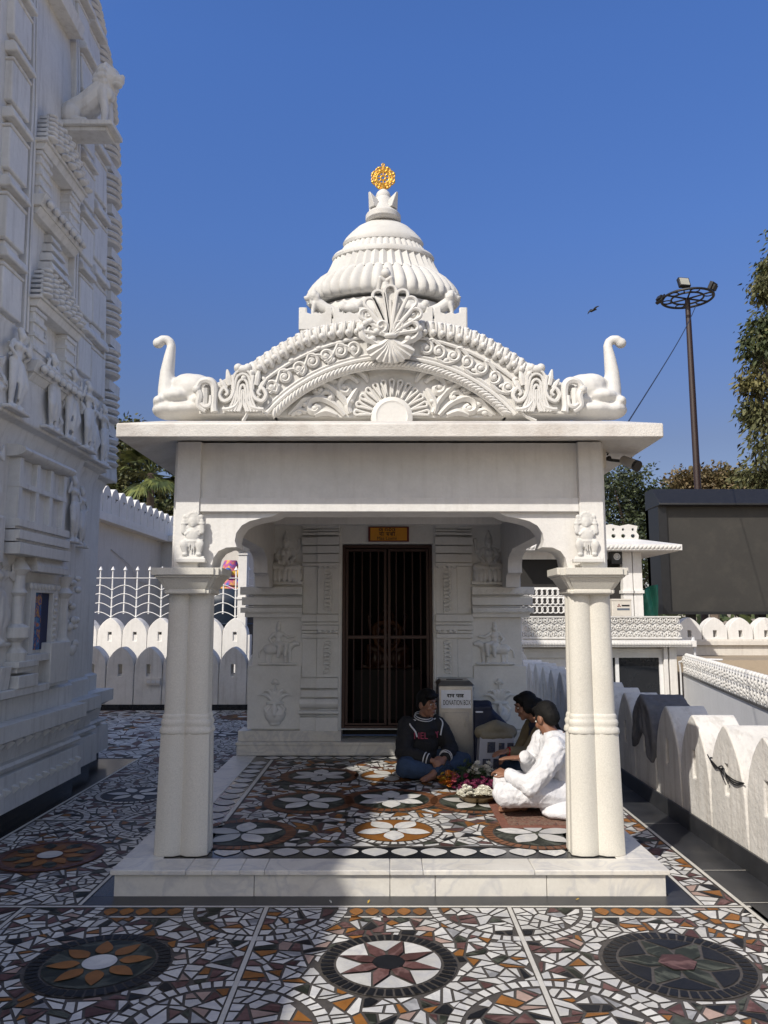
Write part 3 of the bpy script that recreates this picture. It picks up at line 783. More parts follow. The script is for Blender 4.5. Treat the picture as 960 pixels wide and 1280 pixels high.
# rope moulding, fillets
p = MB()
a1 = circ(341, 635, 453.5, 60)
for (u, v), (u2, v2) in zip(a1[:-1], a1[1:]):
    c = (G(u, v, .02) + G(u2, v2, .02)) / 2; d = G(u2, v2) - G(u, v)
    p.ell(c, (.040, .032, .015), roty(-math.atan2(d.z, d.x) - .6), 8, 6)
p.tube([G(u, v, .03) for u, v in circ(345, 631, 457)], .014, 8); p.tube([G(u, v, .025) for u, v in circ(331, 645, 445.5)], .016, 8)
p.build('rope_moulding', 'carved', gab)
p = MB(); p.tube([G(u, v, .025) for u, v in circ(325, 651, 441)], .011, 6)
a2 = circ(290, 686, 418.5, 50); a2 = [q for q in a2 if 306 < q[0] < 670]
p.tube([G(u, v, .02) for u, v in a2], .013, 6)
# running scroll band
def spiral(u, v, r, turns, a0, sgn, n=26):
    return [(u + r * (1 - .82 * i / n) * math.cos(a0 + sgn * 2 * PI * turns * i / n), v + r * (1 - .82 * i / n) * math.sin(a0 + sgn * 2 * PI * turns * i / n)) for i in range(n + 1)]
def scroll(mb, pts, r0, r1, dy=.012, flat=1.0): mb.tube([G(u, v, dy) for u, v in pts], [r0 * 1.2, (r0 + r1) * .6, r1 * 1.2], 4)
mid = circ(305, 669, 430, 200)
for e in (-1, 1):
    for k in range(8):
        u = 487 + e * (45 + k * 17.2)
        q = min(mid, key=lambda t: abs(t[0] - u)); nx_ = min(mid, key=lambda t: abs(t[0] - (u + e * 17)))
        rr = 9.2
        ang = math.atan2(nx_[1] - q[1], nx_[0] - q[0])
        sp = spiral(q[0], q[1], rr, 1.25, ang + PI * .5 * (1 if k % 2 else -1), e * (-1 if k % 2 else 1))
        tail = [(q[0] + (nx_[0] - q[0]) * 1.1, q[1] + (nx_[1] - q[1]) * 1.1 + (7 if k % 2 else -7)), ((sp[0][0] + nx_[0]) / 2, (sp[0][1] + nx_[1]) / 2 + (8 if k % 2 else -8))]
        scroll(p, [tuple(t) for t in bez([(*tail[0], 0), (*tail[1], 0), (*sp[0], 0)], 5)] + sp[1:] if False else [(t[0], t[1]) for t in bez([(*tail[0], 0), (*tail[1], 0), (*sp[0], 0)], 5)] + sp[1:], .010, .012)
        p.ell(G(q[0], q[1], .012), (.018, .016, .018)); p.ell(G(q[0] + e * 9, q[1] + (11 if k % 2 else -10), .015), (.022, .012, .014), roty(R.uniform(-1, 1)))
p.build('scroll_band', 'carved', gab)
# leaf band on the top edge
p = MB()
topc = [Vector((u, v, 0)) for u, v in OUT[4:-4]]; tb_ = bez(topc, 10); L_ = [0]
for a, b_ in zip(tb_[:-1], tb_[1:]): L_.append(L_[-1] + (b_ - a).length)
def along(s):
    for i in range(len(L_) - 1):
        if L_[i + 1] >= s: t = (s - L_[i]) / max(1e-6, L_[i + 1] - L_[i]); return tb_[i].lerp(tb_[i + 1], t), (tb_[i + 1] - tb_[i]).normalized()
    return tb_[-1], (tb_[-1] - tb_[-2]).normalized()
s = 14
while s < L_[-1] - 14:
    q, t = along(s); nn = Vector((-t.y, t.x, 0)); nn = nn if nn.y > 0 else -nn
    left = 1 if q.x < 487 else -1
    c = q + nn * 11; rot = roty(math.atan2(nn.x, -nn.y) + PI + left * .22)
    p.ell(G(c.x, c.y, .022), (.030, .034, .064), rot, 10, 8); p.ell(G(c.x + left * 4.2, c.y - 3, .004), (.012, .022, .046), rot, 8, 6); p.ell(G(c.x - left * 3, c.y + 5, .0), (.022, .026, .024), rot, 8, 6)
    c = q + nn * 3.5; p.ell(G(c.x, c.y, .045), (.027, .05, .020), roty(math.atan2(-t.y, t.x) + left * .5), 8, 6)
    p.ell(G(q.x + left * 2, q.y - 1.0, .10), (.022, .05, .013), roty(math.atan2(-t.y, t.x) + left * .6), 8, 6)
    s += 11.5
p.build('leaf_band', 'carved', gab)
def loop(mb, u, v, ang, l, wd, r, dy=0, bend=0):
    "rounded petal outline (a raised rim) from (u,v) in direction ang (0 = up), length l px"
    pts = []; wd = wd * (l / 50) ** .4
    cur = [(0, 0), (wd * .45, l * .45)] + [(wd * math.cos(t), l - wd + wd * math.sin(t)) for t in [-.35 + (PI + .7) * i / 12 for i in range(13)]] + [(-wd * .45, l * .45), (0, 0)]
    for x, y in cur:
        x += bend * (y / l) ** 2
        pts.append((u + x * math.cos(ang) + y * math.sin(ang), v + x * math.sin(ang) - y * math.cos(ang)))
    mb.tube([G(a, b_, dy) for a, b_ in pts], r, 6)
# central palmette
p = MB()
BOSS = MB()
for i, (ang, l) in enumerate(((0, 63), (.24, 59), (-.24, 59), (.50, 55), (-.50, 55), (.80, 48), (-.80, 48), (1.12, 36), (-1.12, 36))):
    loop(p, 488, 424, ang, l, 6.6, .0125, -.05 - .012 * (i % 2), 3 * (1 if ang > 0 else -1 if ang < 0 else 0))
    p.tube([G(488, 424, -.045), G(488 + l * .72 * math.sin(ang), 424 - l * .72 * math.cos(ang), -.045)], [.012, .016, .012], 6)
for ang in (PI, PI - .22, PI + .22, PI - .45, PI + .45, PI - .70, PI + .70, PI - .95, PI + .95):
    l = 36 if abs(ang - PI) < .8 else 34
    c = [(488, 426), (488 + l * .5 * math.sin(ang) * .8, 426 - l * .5 * math.cos(ang)), (488 + l * math.sin(ang) * 1.05, 426 - l * math.cos(ang) * .86)]
    p.tube([G(t.x, t.y, -.05) for t in bez([Vector((*q, 0)) for q in c], 6)], [.012, .026, .036, .018], 4)
for e in (-1, 1):
    sp = spiral(488 + e * 23, 415, 14, 1.35, PI / 2 * 1.0, -e); scroll(p, [(488 + e * 6, 436), (488 + e * 16, 434)] + sp, .020, .014, -.045)
    sp = spiral(488 + e * 28, 396, 8, 1.3, PI / 2, -e); scroll(p, sp, .016, .012, -.04)
    sp = spiral(488 + e * 11, 412, 8, 1.2, PI * .5, e); scroll(p, [(488 + e * 3, 424)] + sp, .014, .012, -.06)
    sp = spiral(488 + e * 31, 421, 7, 1.2, -PI * .5, e); scroll(p, sp, .014, .010, -.04)
    for q in ((22, 427), (17, 418), (31, 408), (25, 405), (36, 414)): p.ell(G(488 + e * q[0], q[1], -.05), (.024, .022, .022))
p.ell(G(488, 424, -.06), (.045, .03, .02))
px_prism(p, [(462, 436), (455, 420), (458, 404), (466, 390), (476, 374), (484, 362), (491, 362), (500, 374), (510, 390), (518, 404), (521, 420), (514, 436), (500, 447), (476, 447)], [], GY - .03, GY + .06)
# little finial figure on the tip
q = G(482, 360, -.02)
p.limb([q + Vector((0, 0, -.02)), q + Vector((0, 0, .03))], [.035, .03]); p.limb([q + Vector((-.05, 0, -.03)), q + Vector((-.035, -.02, .05)), q + Vector((0, -.01, .03))], [.016, .018, .02])
p.limb([q + Vector((.05, 0, -.03)), q + Vector((.035, -.02, .05)), q + Vector((0, -.01, .03))], [.016, .018, .02]); p.ell(q + Vector((0, -.01, .085)), .036); p.ell(q + Vector((0, 0, .12)), (.022, .022, .02))
p.build('central_palmette', 'carved', gab)
# corner palmettes and volutes
for e in (-1, 1):
    p = MB(); u0 = 487 + e * 183; v0 = 516
    def m_(x, y): return (u0 + e * -x, v0 - y)
    px_prism(p, [m_(-26, 0), m_(-28, 24), m_(-16, 44), m_(-4, 56), m_(8, 56), m_(18, 44), m_(26, 24), m_(22, 0)], [], GY + .01, GY + .08)
    for k, (hh, wv, wb) in enumerate(((27, 2, .8), (34, 5, 3), (41, 8.5, 6.5), (48, 12.5, 10.5), (53, 16, 14))):
        c = [m_(-wb - 4, 1), m_(-wb * .7 - 1, hh * .35), m_(-wv * .8, hh * .6), m_(-wv * .6, hh * .9), m_(0, hh), m_(wv * .6, hh * .9), m_(wv * .8, hh * .6), m_(wb * .7 + 1, hh * .35), m_(wb + 4, 1)]
        p.tube([G(t.x, t.y, -.012) for t in bez([Vector((*q, 0)) for q in c], 5)], .0105, 6)
    for s_ in (-1, 1):
        p.tube([G(t.x, t.y, -.012) for t in bez([Vector((*m_(s_ * a, b_), 0)) for a, b_ in ((13, 46), (11, 30), (15, 18), (24, 14), (29, 22), (24, 30), (19, 25), (22, 21))], 5)], [.012, .016, .014, .011], 6)
        p.tube([G(t.x, t.y, -.012) for t in bez([Vector((*m_(s_ * a, b_), 0)) for a, b_ in ((5, 14), (10, 7), (18, 4), (26, 4))], 5)], [.010, .016, .011], 6)
        p.tube([G(t.x, t.y, 0) for t in bez([Vector((*m_(s_ * a, b_), 0)) for a, b_ in ((16, 34), (18, 44), (20, 54))], 5)], [.02, .022, .006], 7)
        p.tube([G(t.x, t.y, 0) for t in bez([Vector((*m_(s_ * a, b_), 0)) for a, b_ in ((21, 30), (25, 36), (29, 42))], 5)], [.018, .018, .006], 7)
    p.ell(G(*m_(0, 54), .0), (.06, .03, .03)); p.ell(G(*m_(-6, 56), .0), (.03, .03, .03)); p.ell(G(*m_(6, 56), .0), (.03, .03, .03))
    p.build('corner_palmette', 'carved', gab)
    p = MB(); u1 = 487 + e * 227
    def n_(x, y): return (u1 + e * -x, 516 - y)
    p.tube([G(t.x, t.y, -.02) for t in bez([Vector((*n_(a, b_), 0)) for a, b_ in ((-2, 1), (-11, 8), (-9, 20), (-12, 29), (-8, 37), (1, 39), (8, 34), (9, 22), (8, 8), (9, 0))], 5)], [.016, .026, .022, .028, .022, .026], 8)
    p.ell(G(*n_(-13, 28), -.02), .03); p.tube([G(*n_(-4, 4), 0), G(*n_(-4, 30), 0)], [.03, .045, .03], 8)
    p.tube([G(t.x, t.y, -.03) for t in bez([Vector((*n_(a, b_), 0)) for a, b_ in ((-8, 10), (-2, 6), (4, 9), (5, 20))], 5)], [.012, .016, .012], 7)
    px_prism(p, [n_(-12, 0), n_(-12, 26), n_(-4, 36), n_(8, 36), n_(22, 36), n_(22, 0)], [], GY + .02, GY + .2)
    p.build('volute', 'carved', gab)
# tympanum carving: half sunflower and acanthus scrolls
p = MB(); TY_ = .07
p.lathe([(27 * K, 0), (26 * K, .02), (20 * K, .035), (18.5 * K, .03), (17 * K, .03), (2 * K, .03)], (0, 0, 0), 40)
rot = Matrix.Translation(G(490, 517, .10)) @ Matrix.Rotation(PI / 2, 4, 'X'); p.xf(rot)
for i in range(13):
    ang = -PI / 2 + PI * (i + .5) / 13
    loop(p, 490 + 26 * math.sin(ang), 517 - 26 * math.cos(ang), ang, 22, 4.2, .009, .085)
    p.ell(G(490 + 36 * math.sin(ang), 517 - 36 * math.cos(ang), .095), (.010, .014, .042), roty(ang), 7, 6)
for e in (-1, 1):
    def t_(x, y): return (490 + e * x, 517 - y)
    def leaf(pts, r): p.tube([G(t.x, t.y, .085) for t in bez([Vector((*t_(a, b_), 0)) for a, b_ in pts], 6)], [q * 1.25 for q in r], 4)
    leaf(((42, 44), (54, 52), (66, 46), (66, 34), (58, 30), (54, 36), (60, 40)), [.012, .022, .018, .012])
    leaf(((52, 5), (60, 20), (72, 34), (86, 42), (96, 40), (97, 32), (90, 30)), [.012, .022, .022, .014])
    leaf(((60, 2), (74, 16), (92, 24), (104, 20), (106, 10), (98, 6), (93, 11), (98, 15)), [.012, .022, .02, .014])
    leaf(((70, 2), (84, 6), (98, 2)), [.012, .022, .012]); leaf(((98, 24), (112, 22), (122, 12), (132, 3)), [.012, .028, .02, .008])
    leaf(((66, 44), (78, 46), (90, 50)), [.012, .024, .010]); leaf(((44, 36), (50, 26), (56, 14), (54, 4)), [.010, .02, .02, .010])
    leaf(((108, 6), (118, 8), (128, 2)), [.012, .02, .010]); leaf(((60, 46), (70, 54), (58, 58), (30, 60)), [.008, .014, .008]); leaf(((30, 44), (36, 54), (46, 58)), [.008, .02, .010])
    leaf(((74, 28), (84, 32), (92, 26)), [.010, .018, .008]); leaf(((80, 18), (76, 26), (82, 36)), [.010, .016, .008])
    for q in ((61, 38), (91, 34), (98, 11), (52, 20), (78, 24), (118, 5), (110, 16)): p.ell(G(*t_(*q), .085), (.024, .02, .02))
p.build('tympanum_carving', 'carved', gab)
# curved roof behind the gable
p = MB(); o_ = [(u, v + 4) for u, v in OUT[3:-3]]
p.prism([(G(u, v).x, G(u, v).z) for u, v in [(276, 517)] + o_ + [(698, 517)]], 'y', GY + .26, 8.6)
p.build('vaulted_roof', 'eave', SH)
p = MB(); p.box(CX - 1.3, CX + 1.3, 8.3, 10.9, zi - .01, zi + .5); p.frus((CX - 1.2, CX + 1.2, 8.4, 10.8), zi + .5, (CX - .9, CX + .9, 8.7, 10.5), zi + .9); p.build('rear_roof', 'eave', SH, .01)
# finial animals: reclining body with a tall curled neck
for e in (-1, 1):
    p = MB()
    def s_(x, y, dy=0): q_ = at(487 + e * x, y, GY + .14); return Vector((q_.x, q_.y + dy, q_.z))
    p.ell(s_(243, 489), (.155, .13, .115)); p.ell(s_(262, 499), (.13, .15, .06)); p.ell(s_(232, 505), (.12, .15, .055)); p.ell(s_(284, 505), (.055, .13, .05)); p.ell(s_(250, 482), (.12, .11, .08))
    p.limb([s_(276, 505, -.02), s_(277.5, 488), s_(278, 467), s_(275, 447), s_(272.5, 433)], [.066, .066, .050, .040, .031])
    p.limb([s_(272.5, 433), s_(274, 427.5), s_(278.5, 424.5), s_(284, 425)], [.030, .029, .030, .033]); p.ell(s_(289, 429), (.040, .036, .038))
    p.ell(s_(250, 515), (.20, .15, .06)); p.ell(s_(276, 514.5), (.11, .13, .055)); p.ell(s_(228, 515), (.10, .14, .05))
    p.sculpt('animal_finial', 'carved', SH, .010, 5)
# spire -------------------------------------------------------
SY = 7.0; YS_ = .60; SXC = at(479, 330, SY).x
def sz(v): return at(479, v, SY).z
def sr(hp, v):
    z = sz(v); d = SY * cP + (z - EYE) * sP; return hp / F * d
M['spire'] = mat('spire_white_paint', (.60, .595, .57), .65, .08, 4, .3, 60, .004, dirt=.55, dirtcol=(.45, .42, .37))
# square base with battlements
h = .735; zb = 3.2; YF = SY - h * YS_
def oval(mb): mb.v = [(x, SY + (y - SY) * YS_, z) for x, y, z in mb.v]; return mb
z1 = at(479, 398, YF).z; zt = at(479, 384.5, YF).z
p = MB(); p.box(SXC - h, SXC + h, SY - h, SY + h, zb, z1); oval(p)
h2 = h * 1.02
base = p.build('spire_base', 'spire', SH, .006)
p = MB()
bb = at(479, 412, YF).z
for side in range(4):
    for k in range(5):
        t = -h2 + 2 * h2 * (k + .5) / 5; hw = h2 / 5 - .008
        def rp(a, b_):
            return [(a, b_), (b_, -a), (-a, -b_), (-b_, a)][side]
        dz = (zt - bb)
        pr = [(-hw, bb), (-hw, zt), (-hw * .62, zt), (-hw * .62, zt - dz * .22), (-hw * .3, zt - dz * .30), (0, zt - dz * .22), (hw * .3, zt - dz * .30), (hw * .62, zt - dz * .22), (hw * .62, zt), (hw, zt), (hw, bb)]
        vs = []
        for y in (-h2 - (.012 if k % 2 else 0), -h2 + .07):
            for a, z in pr:
                x_, y_ = rp(t + a, y); vs.append((SXC + x_, SY + y_, z))
        n_ = len(pr); fs = [tuple(range(n_)), tuple(range(2 * n_ - 1, n_ - 1, -1))] + [(i, (i + 1) % n_, n_ + (i + 1) % n_, n_ + i) for i in range(n_)]
        p.add(vs, fs)
oval(p).build('battlement', 'spire', base, .004)
c = (SXC, SY, 0)
p = MB(); p.lathe([(sr(84, 385), z1 - .12), (sr(82, 384), sz(396)), (sr(78, 384), sz(389))], c, 48); oval(p).build('drum', 'spire', SH)
RIB = 40
def ribs(depth, n=RIB):
    return lambda a, i: 1 - depth * (1 - abs(math.sin(n * a / 2)) ** .7)
def LP(l): return [(sr(r, v), sz(v)) for r, v in l]
p = MB(); p.lathe(LP([(70, 383), (84, 385), (92, 384), (96.5, 379), (95.5, 370), (90, 362), (83, 354.5), (75, 349), (69, 346)]), c, RIB * 6, rf=ribs(.085)); oval(p).build('ribbed_disc', 'spire', SH, ang=60)
p = MB()
p.lathe(LP([(74, 350), (69, 342), (65, 334), (62, 327)]), c, RIB * 6, rf=lambda a, i: 1 - .07 * (1 - abs(((a * RIB / (2 * PI)) % 1) * 2 - 1))); oval(p).build('fluted_bell', 'spire', SH, ang=25)
p = MB(); p.lathe(LP([(59, 329.5), (63, 328), (64, 325), (62, 322), (56, 320)]), c, 64)
p.lathe(LP([(57, 323), (53, 316), (48, 309)]), c, RIB * 4, rf=ribs(.05))
p.lathe(LP([(44, 311), (49, 309.5), (50.5, 306), (47.5, 301), (41, 294), (32, 286), (20, 279.5)]), c, 64); oval(p).build('cap_dome', 'spire', SH)
p = MB(); p.lathe(LP([(19, 279.5), (22, 277), (22, 271), (20, 269), (18, 267), (13.5, 259), (11.5, 251), (9, 249), (9.5, 246), (8, 242), (5, 239), (2, 237)]), c, 32)
for k in range(4):
    a = PI / 4 + k * PI / 2; rr = sr(17.5, 255)
    u = Vector((math.cos(a), math.sin(a), 0)); t = Vector((-u.y, u.x, 0)); b0 = Vector((SXC, SY, sz(266)))
    hh = sz(249) - sz(266); w2 = .04
    q = [b0 + u * rr * .75 - t * w2, b0 + u * rr * 1.15 - t * w2, b0 + u * rr * 1.15 + t * w2, b0 + u * rr * .75 + t * w2]
    q2 = [b0 + u * rr * .78 - t * w2 + Vector((0, 0, hh * .55)), b0 + u * rr * 1.4 - t * .012 + Vector((0, 0, hh)), b0 + u * rr * 1.4 + t * .012 + Vector((0, 0, hh)), b0 + u * rr * .78 + t * w2 + Vector((0, 0, hh * .55))]
    p.add(q + q2, [(3, 2, 1, 0), (4, 5, 6, 7), (0, 1, 5, 4), (1, 2, 6, 5), (2, 3, 7, 6), (3, 0, 4, 7)])
p.build('finial_pot', 'spire', SH, .004)
# gold wheel
p = MB(); wc = Vector((SXC, SY, sz(222.5))); k_ = sr(1, 222)
def W(r, a): return wc + Vector((r * k_ * math.sin(a), 0, r * k_ * math.cos(a)))
p.tube([W(8, 2 * PI * i / 32) for i in range(32)], .011, 6, closed=True); p.tube([W(3, 2 * PI * i / 16) for i in range(16)], .010, 6, closed=True); p.tube([W(11.5, 2 * PI * i / 32) for i in range(32)], .009, 6, closed=True)
for i in range(8):
    a = 2 * PI * i / 8; p.tube([W(3, a), W(8, a)], .008, 6)
for i in range(8):
    a = 2 * PI * (i + .5) / 8; q = W(12.3, a)
    for s_ in (-1, 1):
        qq = W(12.2, a + s_ * .17); p.tube([qq + Vector((2.4 * k_ * math.sin(t * PI / 5), 0, 2.4 * k_ * math.cos(t * PI / 5))) for t in range(10)], .0085, 6, closed=True)
    p.ell(W(14.2, a), .016, None, 8, 6); p.ell(W(10, a), .014, None, 8, 6)
p.tube([W(13, 0), W(16, 0)], .012, 6); qq = W(17.5, 0); p.tube([qq + Vector((1.6 * k_ * math.sin(t * PI / 5), 0, 1.6 * k_ * math.cos(t * PI / 5))) for t in range(10)], .007, 6, closed=True)
p.tube([W(11, PI), W(16, PI)], [.03, .018], 8)
p.build('gold_wheel', 'gold', SH)
# crouching lions on the battlements
for e, uu in ((-1, 404), (1, 552)):
    b_ = fig_lion(0); xx = at(uu, 375, SY - .4).x; zz = zt - .02
    q = MB().merge(b_, Matrix.Translation((xx, SY - h * YS_ * .86, zz - .06)) @ Matrix.Rotation(0 if e > 0 else PI, 4, 'Z') @ Matrix.Diagonal((.30, .30, .26, 1)))
    q.sculpt('lion_statue', 'spire', SH, .008, 2)
for uu in (440, 522):
    b_ = MB(); xx = at(uu, 378, SY - .4).x
    b_.ell((xx, SY - h * YS_ * .86, zt + .015), (.10, .06, .05)); b_.ell((xx + .07, SY - h * YS_ * .9, zt + .05), .04); b_.ell((xx - .08, SY - h * YS_ * .88, zt + .03), (.05, .04, .05)); b_.sculpt('crouching_figure', 'spire', SH, .008, 3)
# sanctum ----------------------------------------------------
NY = 8.43
def S(u, v, Y=NY):
    q = at(u, v, Y); return q.x, q.z
dx0, dz1 = S(428, 680); dx1, dz0 = S(542, 914)
CS = (dx0 + dx1) / 2
xl, _ = S(316, 800); hwS = CS - xl
def sx(u): return CS + (u - 485) * (NY * cP) / F * 1.005   # metres from the photo, mirrored freely
def szv(v): return at(485, v, NY).z
zs0 = at(485, 928, 8.27).z; zs1 = at(485, 913.5, 8.36).z
p = MB()
p.prism([[(CS - hwS, zs1), (CS + hwS, zs1), (CS + hwS, 2.66), (CS - hwS, 2.66)], [(dx0, zs1 + .01), (dx1, zs1 + .01), (dx1, dz1), (dx0, dz1)]], 'y', NY, NY + .25)
p.box(CS - hwS, CS - hwS + .22, NY + .25, 10.8, zs1, 2.66); p.box(CS + hwS - .22, CS + hwS, NY + .25, 10.8, zs1, 2.66); p.box(CS - hwS, CS + hwS, 10.58, 10.8, zs1, 2.66)
sw = p.build('sanctum_wall', 'sanctum', SH, .004)
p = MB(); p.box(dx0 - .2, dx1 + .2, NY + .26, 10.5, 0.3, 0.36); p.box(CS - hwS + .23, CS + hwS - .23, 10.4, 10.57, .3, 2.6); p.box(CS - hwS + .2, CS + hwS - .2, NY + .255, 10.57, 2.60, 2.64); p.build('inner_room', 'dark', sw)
# steps below the wall
p = MB()
p.box(CS - hwS - .12, CS + hwS + .10, 8.275, NY + .3, PZ, zs0 - .03)
p.box(CS - hwS - .13, CS + hwS + .11, 8.265, NY + .3, zs0 - .03, zs0)
p.box(CS - hwS - .12, dx0 + .005, 8.34, NY + .2, zs0, zs1); p.box(dx1 - .005, CS + hwS + .1, 8.34, NY + .2, zs0, zs1)
p.box(CS - hwS - .10, CS + hwS + .08, 8.262, 8.28, PZ, PZ + .03)
p.build('plinth_step', 'marble', SH, .004)
def mould(mb, u0, u1, v0, v1, pr, rnd=0):
    x0, x1 = sx(u0), sx(u1); za, zb_ = szv(v1), szv(v0)
    if rnd:
        n_ = 8; P_ = [(NY - pr + rnd * (1 - math.sin(PI * i / n_)), za + (zb_ - za) * i / n_) for i in range(n_ + 1)] + [(NY + .01, zb_), (NY + .01, za)]
        mb.prism(P_, 'x', min(x0, x1), max(x0, x1))
    else: mb.box(min(x0, x1), max(x0, x1), NY - pr, NY + .01, za, zb_)
rows = [(656, 661.5, .075), (662.3, 665, .06), (666, 669.5, .075), (670.2, 671.5, .055), (672, 681.8, .085), (683, 691.8, .075), (693, 703.5, .065), (704, 708, .075), (708, 767.5, .035),
        (768, 777, .075), (777.5, 781, .055), (781.5, 787.5, .07), (788, 791.5, .055), (792, 797.5, .06), (797.5, 846.5, .035), (847, 859.5, .07), (860.3, 861.5, .055), (862, 870.8, .065),
        (872.5, 884, .09), (885, 886.5, .06), (887, 892.5, .10), (893.3, 895, .06), (895.5, 913, .075)]
for e in (-1, 1):
    def U(u): return 485 + e * (485 - u)
    p = MB()
    for i, (v0, v1, pr) in enumerate(rows):
        rnd = .03 if 872 < v0 < 873 or 887 == v0 else 0
        ex = 0 if pr < .05 else (pr - .05) * 55
        mould(p, U(398.3 - ex * .3), U(424.5 + ex * .5), v0, v1, pr, rnd); mould(p, U(380 - ex), U(398), v0 + .3, v1 - .1, pr - .02, rnd * .8)
    # scalloped drips
    for v in (708, 788):
        for k in range(4):
            uu = 401.5 + k * 6.5; p.ell((sx(U(uu)), NY - .06, szv(v + .6)), (.024, .014, .022), None, 8, 6)
    pil = p.build('door_pilaster', 'sanctum', SH, .003)
    for (v0, v1) in ((714, 764), (801, 844)):
        p = MB()
        for uu in (404, 418): x_ = sx(U(uu)); p.box(x_ - .006, x_ + .006, NY - .042, NY - .03, szv(v1), szv(v0))
        v = v0 + 2
        while v < v1 - 2:
            s_ = 1 if int(v / 5) % 2 else -1
            p.tube([Vector((sx(U(411 + s_ * 4 * math.cos(t))), NY - .04, szv(v + 2.5 * math.sin(t)))) for t in [i * PI / 6 for i in range(11)]], .008, 6)
            p.ell((sx(U(411 - s_ * 3)), NY - .04, szv(v + 3)), (.016, .012, .013), None, 8, 6); v += 5
        p.build('vine_carving', 'sanctum', pil)
    # side bands between the panels
    p = MB()
    mould(p, U(303), U(380), 734, 743.5, .085); mould(p, U(309), U(380), 744.5, 746, .05); mould(p, U(305), U(380), 746.5, 756.5, .06); mould(p, U(309), U(380), 757.5, 759, .045); mould(p, U(304), U(380), 759.5, 766, .09); mould(p, U(309), U(380), 766, 771.5, .06)
    for k in range(7):
        uu = 311 + k * 10; x_ = sx(U(uu)); p.prism([(x_ - .04, szv(742.5)), (x_ + .04, szv(742.5)), (x_, szv(737))], 'y', NY - .093, NY - .08); p.prism([(x_ - .04, szv(765)), (x_ + .04, szv(765)), (x_, szv(761))], 'y', NY - .098, NY - .085)
    # returns of the bands along the side walls
    xo = CS + e * hwS
    for v0, v1, pr in ((734, 743.5, .085), (746.5, 756.5, .06), (759.5, 766, .09)):
        p.box(*sorted((xo - e * .01, xo + e * pr)), NY + .012, 10.8, szv(v1) + .001, szv(v0) - .001)
    p.build('wall_band', 'sanctum', sw, .003)
    # frames
    p = MB(); mould(p, U(314), U(379), 832, 911, .02); p.build('panel_slab', 'sanctum', sw, .004)
    p = MB(); mould(p, U(334), U(336.5), 658, 733, .03); p.build('panel_frame', 'sanctum', sw, .004)
    # reliefs
    p = place(fig_seated(), sx(U(357.5)), NY, szv(731), (szv(664) - szv(731)) * .98, .85, '-y', .86); p.sculpt('goddess_relief', 'sanctum', sw, .0065, 1)
    p = place(fig_rider(-e), sx(U(350 if e < 0 else 352)), NY, szv(830), (szv(777) - szv(830)) * 1.05, .80, '-y', 1.0); p.sculpt('rider_relief', 'sanctum', sw, .0065, 1)
    p = place(fig_pot(), sx(U(348)), NY - .02, szv(906), (szv(845) - szv(906)), .75, '-y', 1.15); p.sculpt('vase_relief', 'sanctum', sw, .007, 1)
# lintel frame over door
p = MB(); mould(p, 426, 544, 656, 679.5, .02); mould(p, 424, 427.6, 656, 914, .03); mould(p, 542.5, 546, 656, 914, .03); p.build('door_surround', 'sanctum', sw, .003)
# iron gate
p = MB(); GY2 = NY + .05
def gb(u0, u1, v0, v1, t=.02): p.box(min(sx(u0), sx(u1)), max(sx(u0), sx(u1)), GY2 - t, GY2 + t, szv(v1), szv(v0))
gb(428.5, 432.5, 681, 912); gb(537.5, 541.5, 681, 912); gb(432.5, 537.5, 681, 685); gb(432.5, 537.5, 908, 912)
gf = p.build('gate', 'iron', SH, .003)
for side in (0, 1):
    p = MB(); a, b_ = (433, 484) if side == 0 else (486, 537)
    gb(a, a + 3.2, 686, 907, .016); gb(b_ - 3.2, b_, 686, 907, .016); gb(a + 3.2, b_ - 3.2, 686, 689, .016); gb(a + 3.2, b_ - 3.2, 904.5, 907, .016); gb(a + 3.2, b_ - 3.2, 794.5, 798.5, .017)
    lf = p.build('gate_leaf', 'iron', gf, .002)
    for k in range(4):
        uu = a + (b_ - a) * (k + 1) / 5; q = MB(); q.tube([(sx(uu), GY2, szv(904)), (sx(uu), GY2, szv(689))], .0075, 8); q.build('bar', 'iron', lf)
# images and sign
# ---------------------------------------------------------------- big temple tower on the left
TCX, TCY = -5.25, 6.50
tower = thing('temple_tower', 'tall white carved temple tower with niches and a lion ledge, at the left edge', 'temple', (TCX, TCY, 0))
def plan(off, s=1.0):
    a, b_ = 2.05 + off, 2.33 + off
    q = [(2.30 + off, 1.0), (2.18 + off, 1.0), (2.18 + off, 1.72), (a, 1.72), (a, b_), (1.5, b_), (1.5, 2.45 + off), (.9, 2.45 + off), (.9, 2.55 + off)]
    h = q + [(-x, y) for x, y in reversed(q)]
    h2 = [(-x, -y) for x, y in h]
    out = []
    for p_ in h + h2:
        if not out or p_ != out[-1]: out.append(p_)
    if out[0] == out[-1]: out.pop()
    return [(TCX + x * s, TCY + y * s) for x, y in out]
CUR = [(0, 1), (3.3, 1), (5.2, .982), (6.2, .968), (6.9, .953), (7.5, .93), (8.1, .90), (8.7, .845), (9.26, .785), (9.8, .71), (10.3, .62), (10.7, .5), (14, .4)]
def sc(z):
    for (a, s0), (b_, s1) in zip(CUR, CUR[1:]):
        if z <= b_: return s0 + (s1 - s0) * (z - a) / (b_ - a)
    return .4
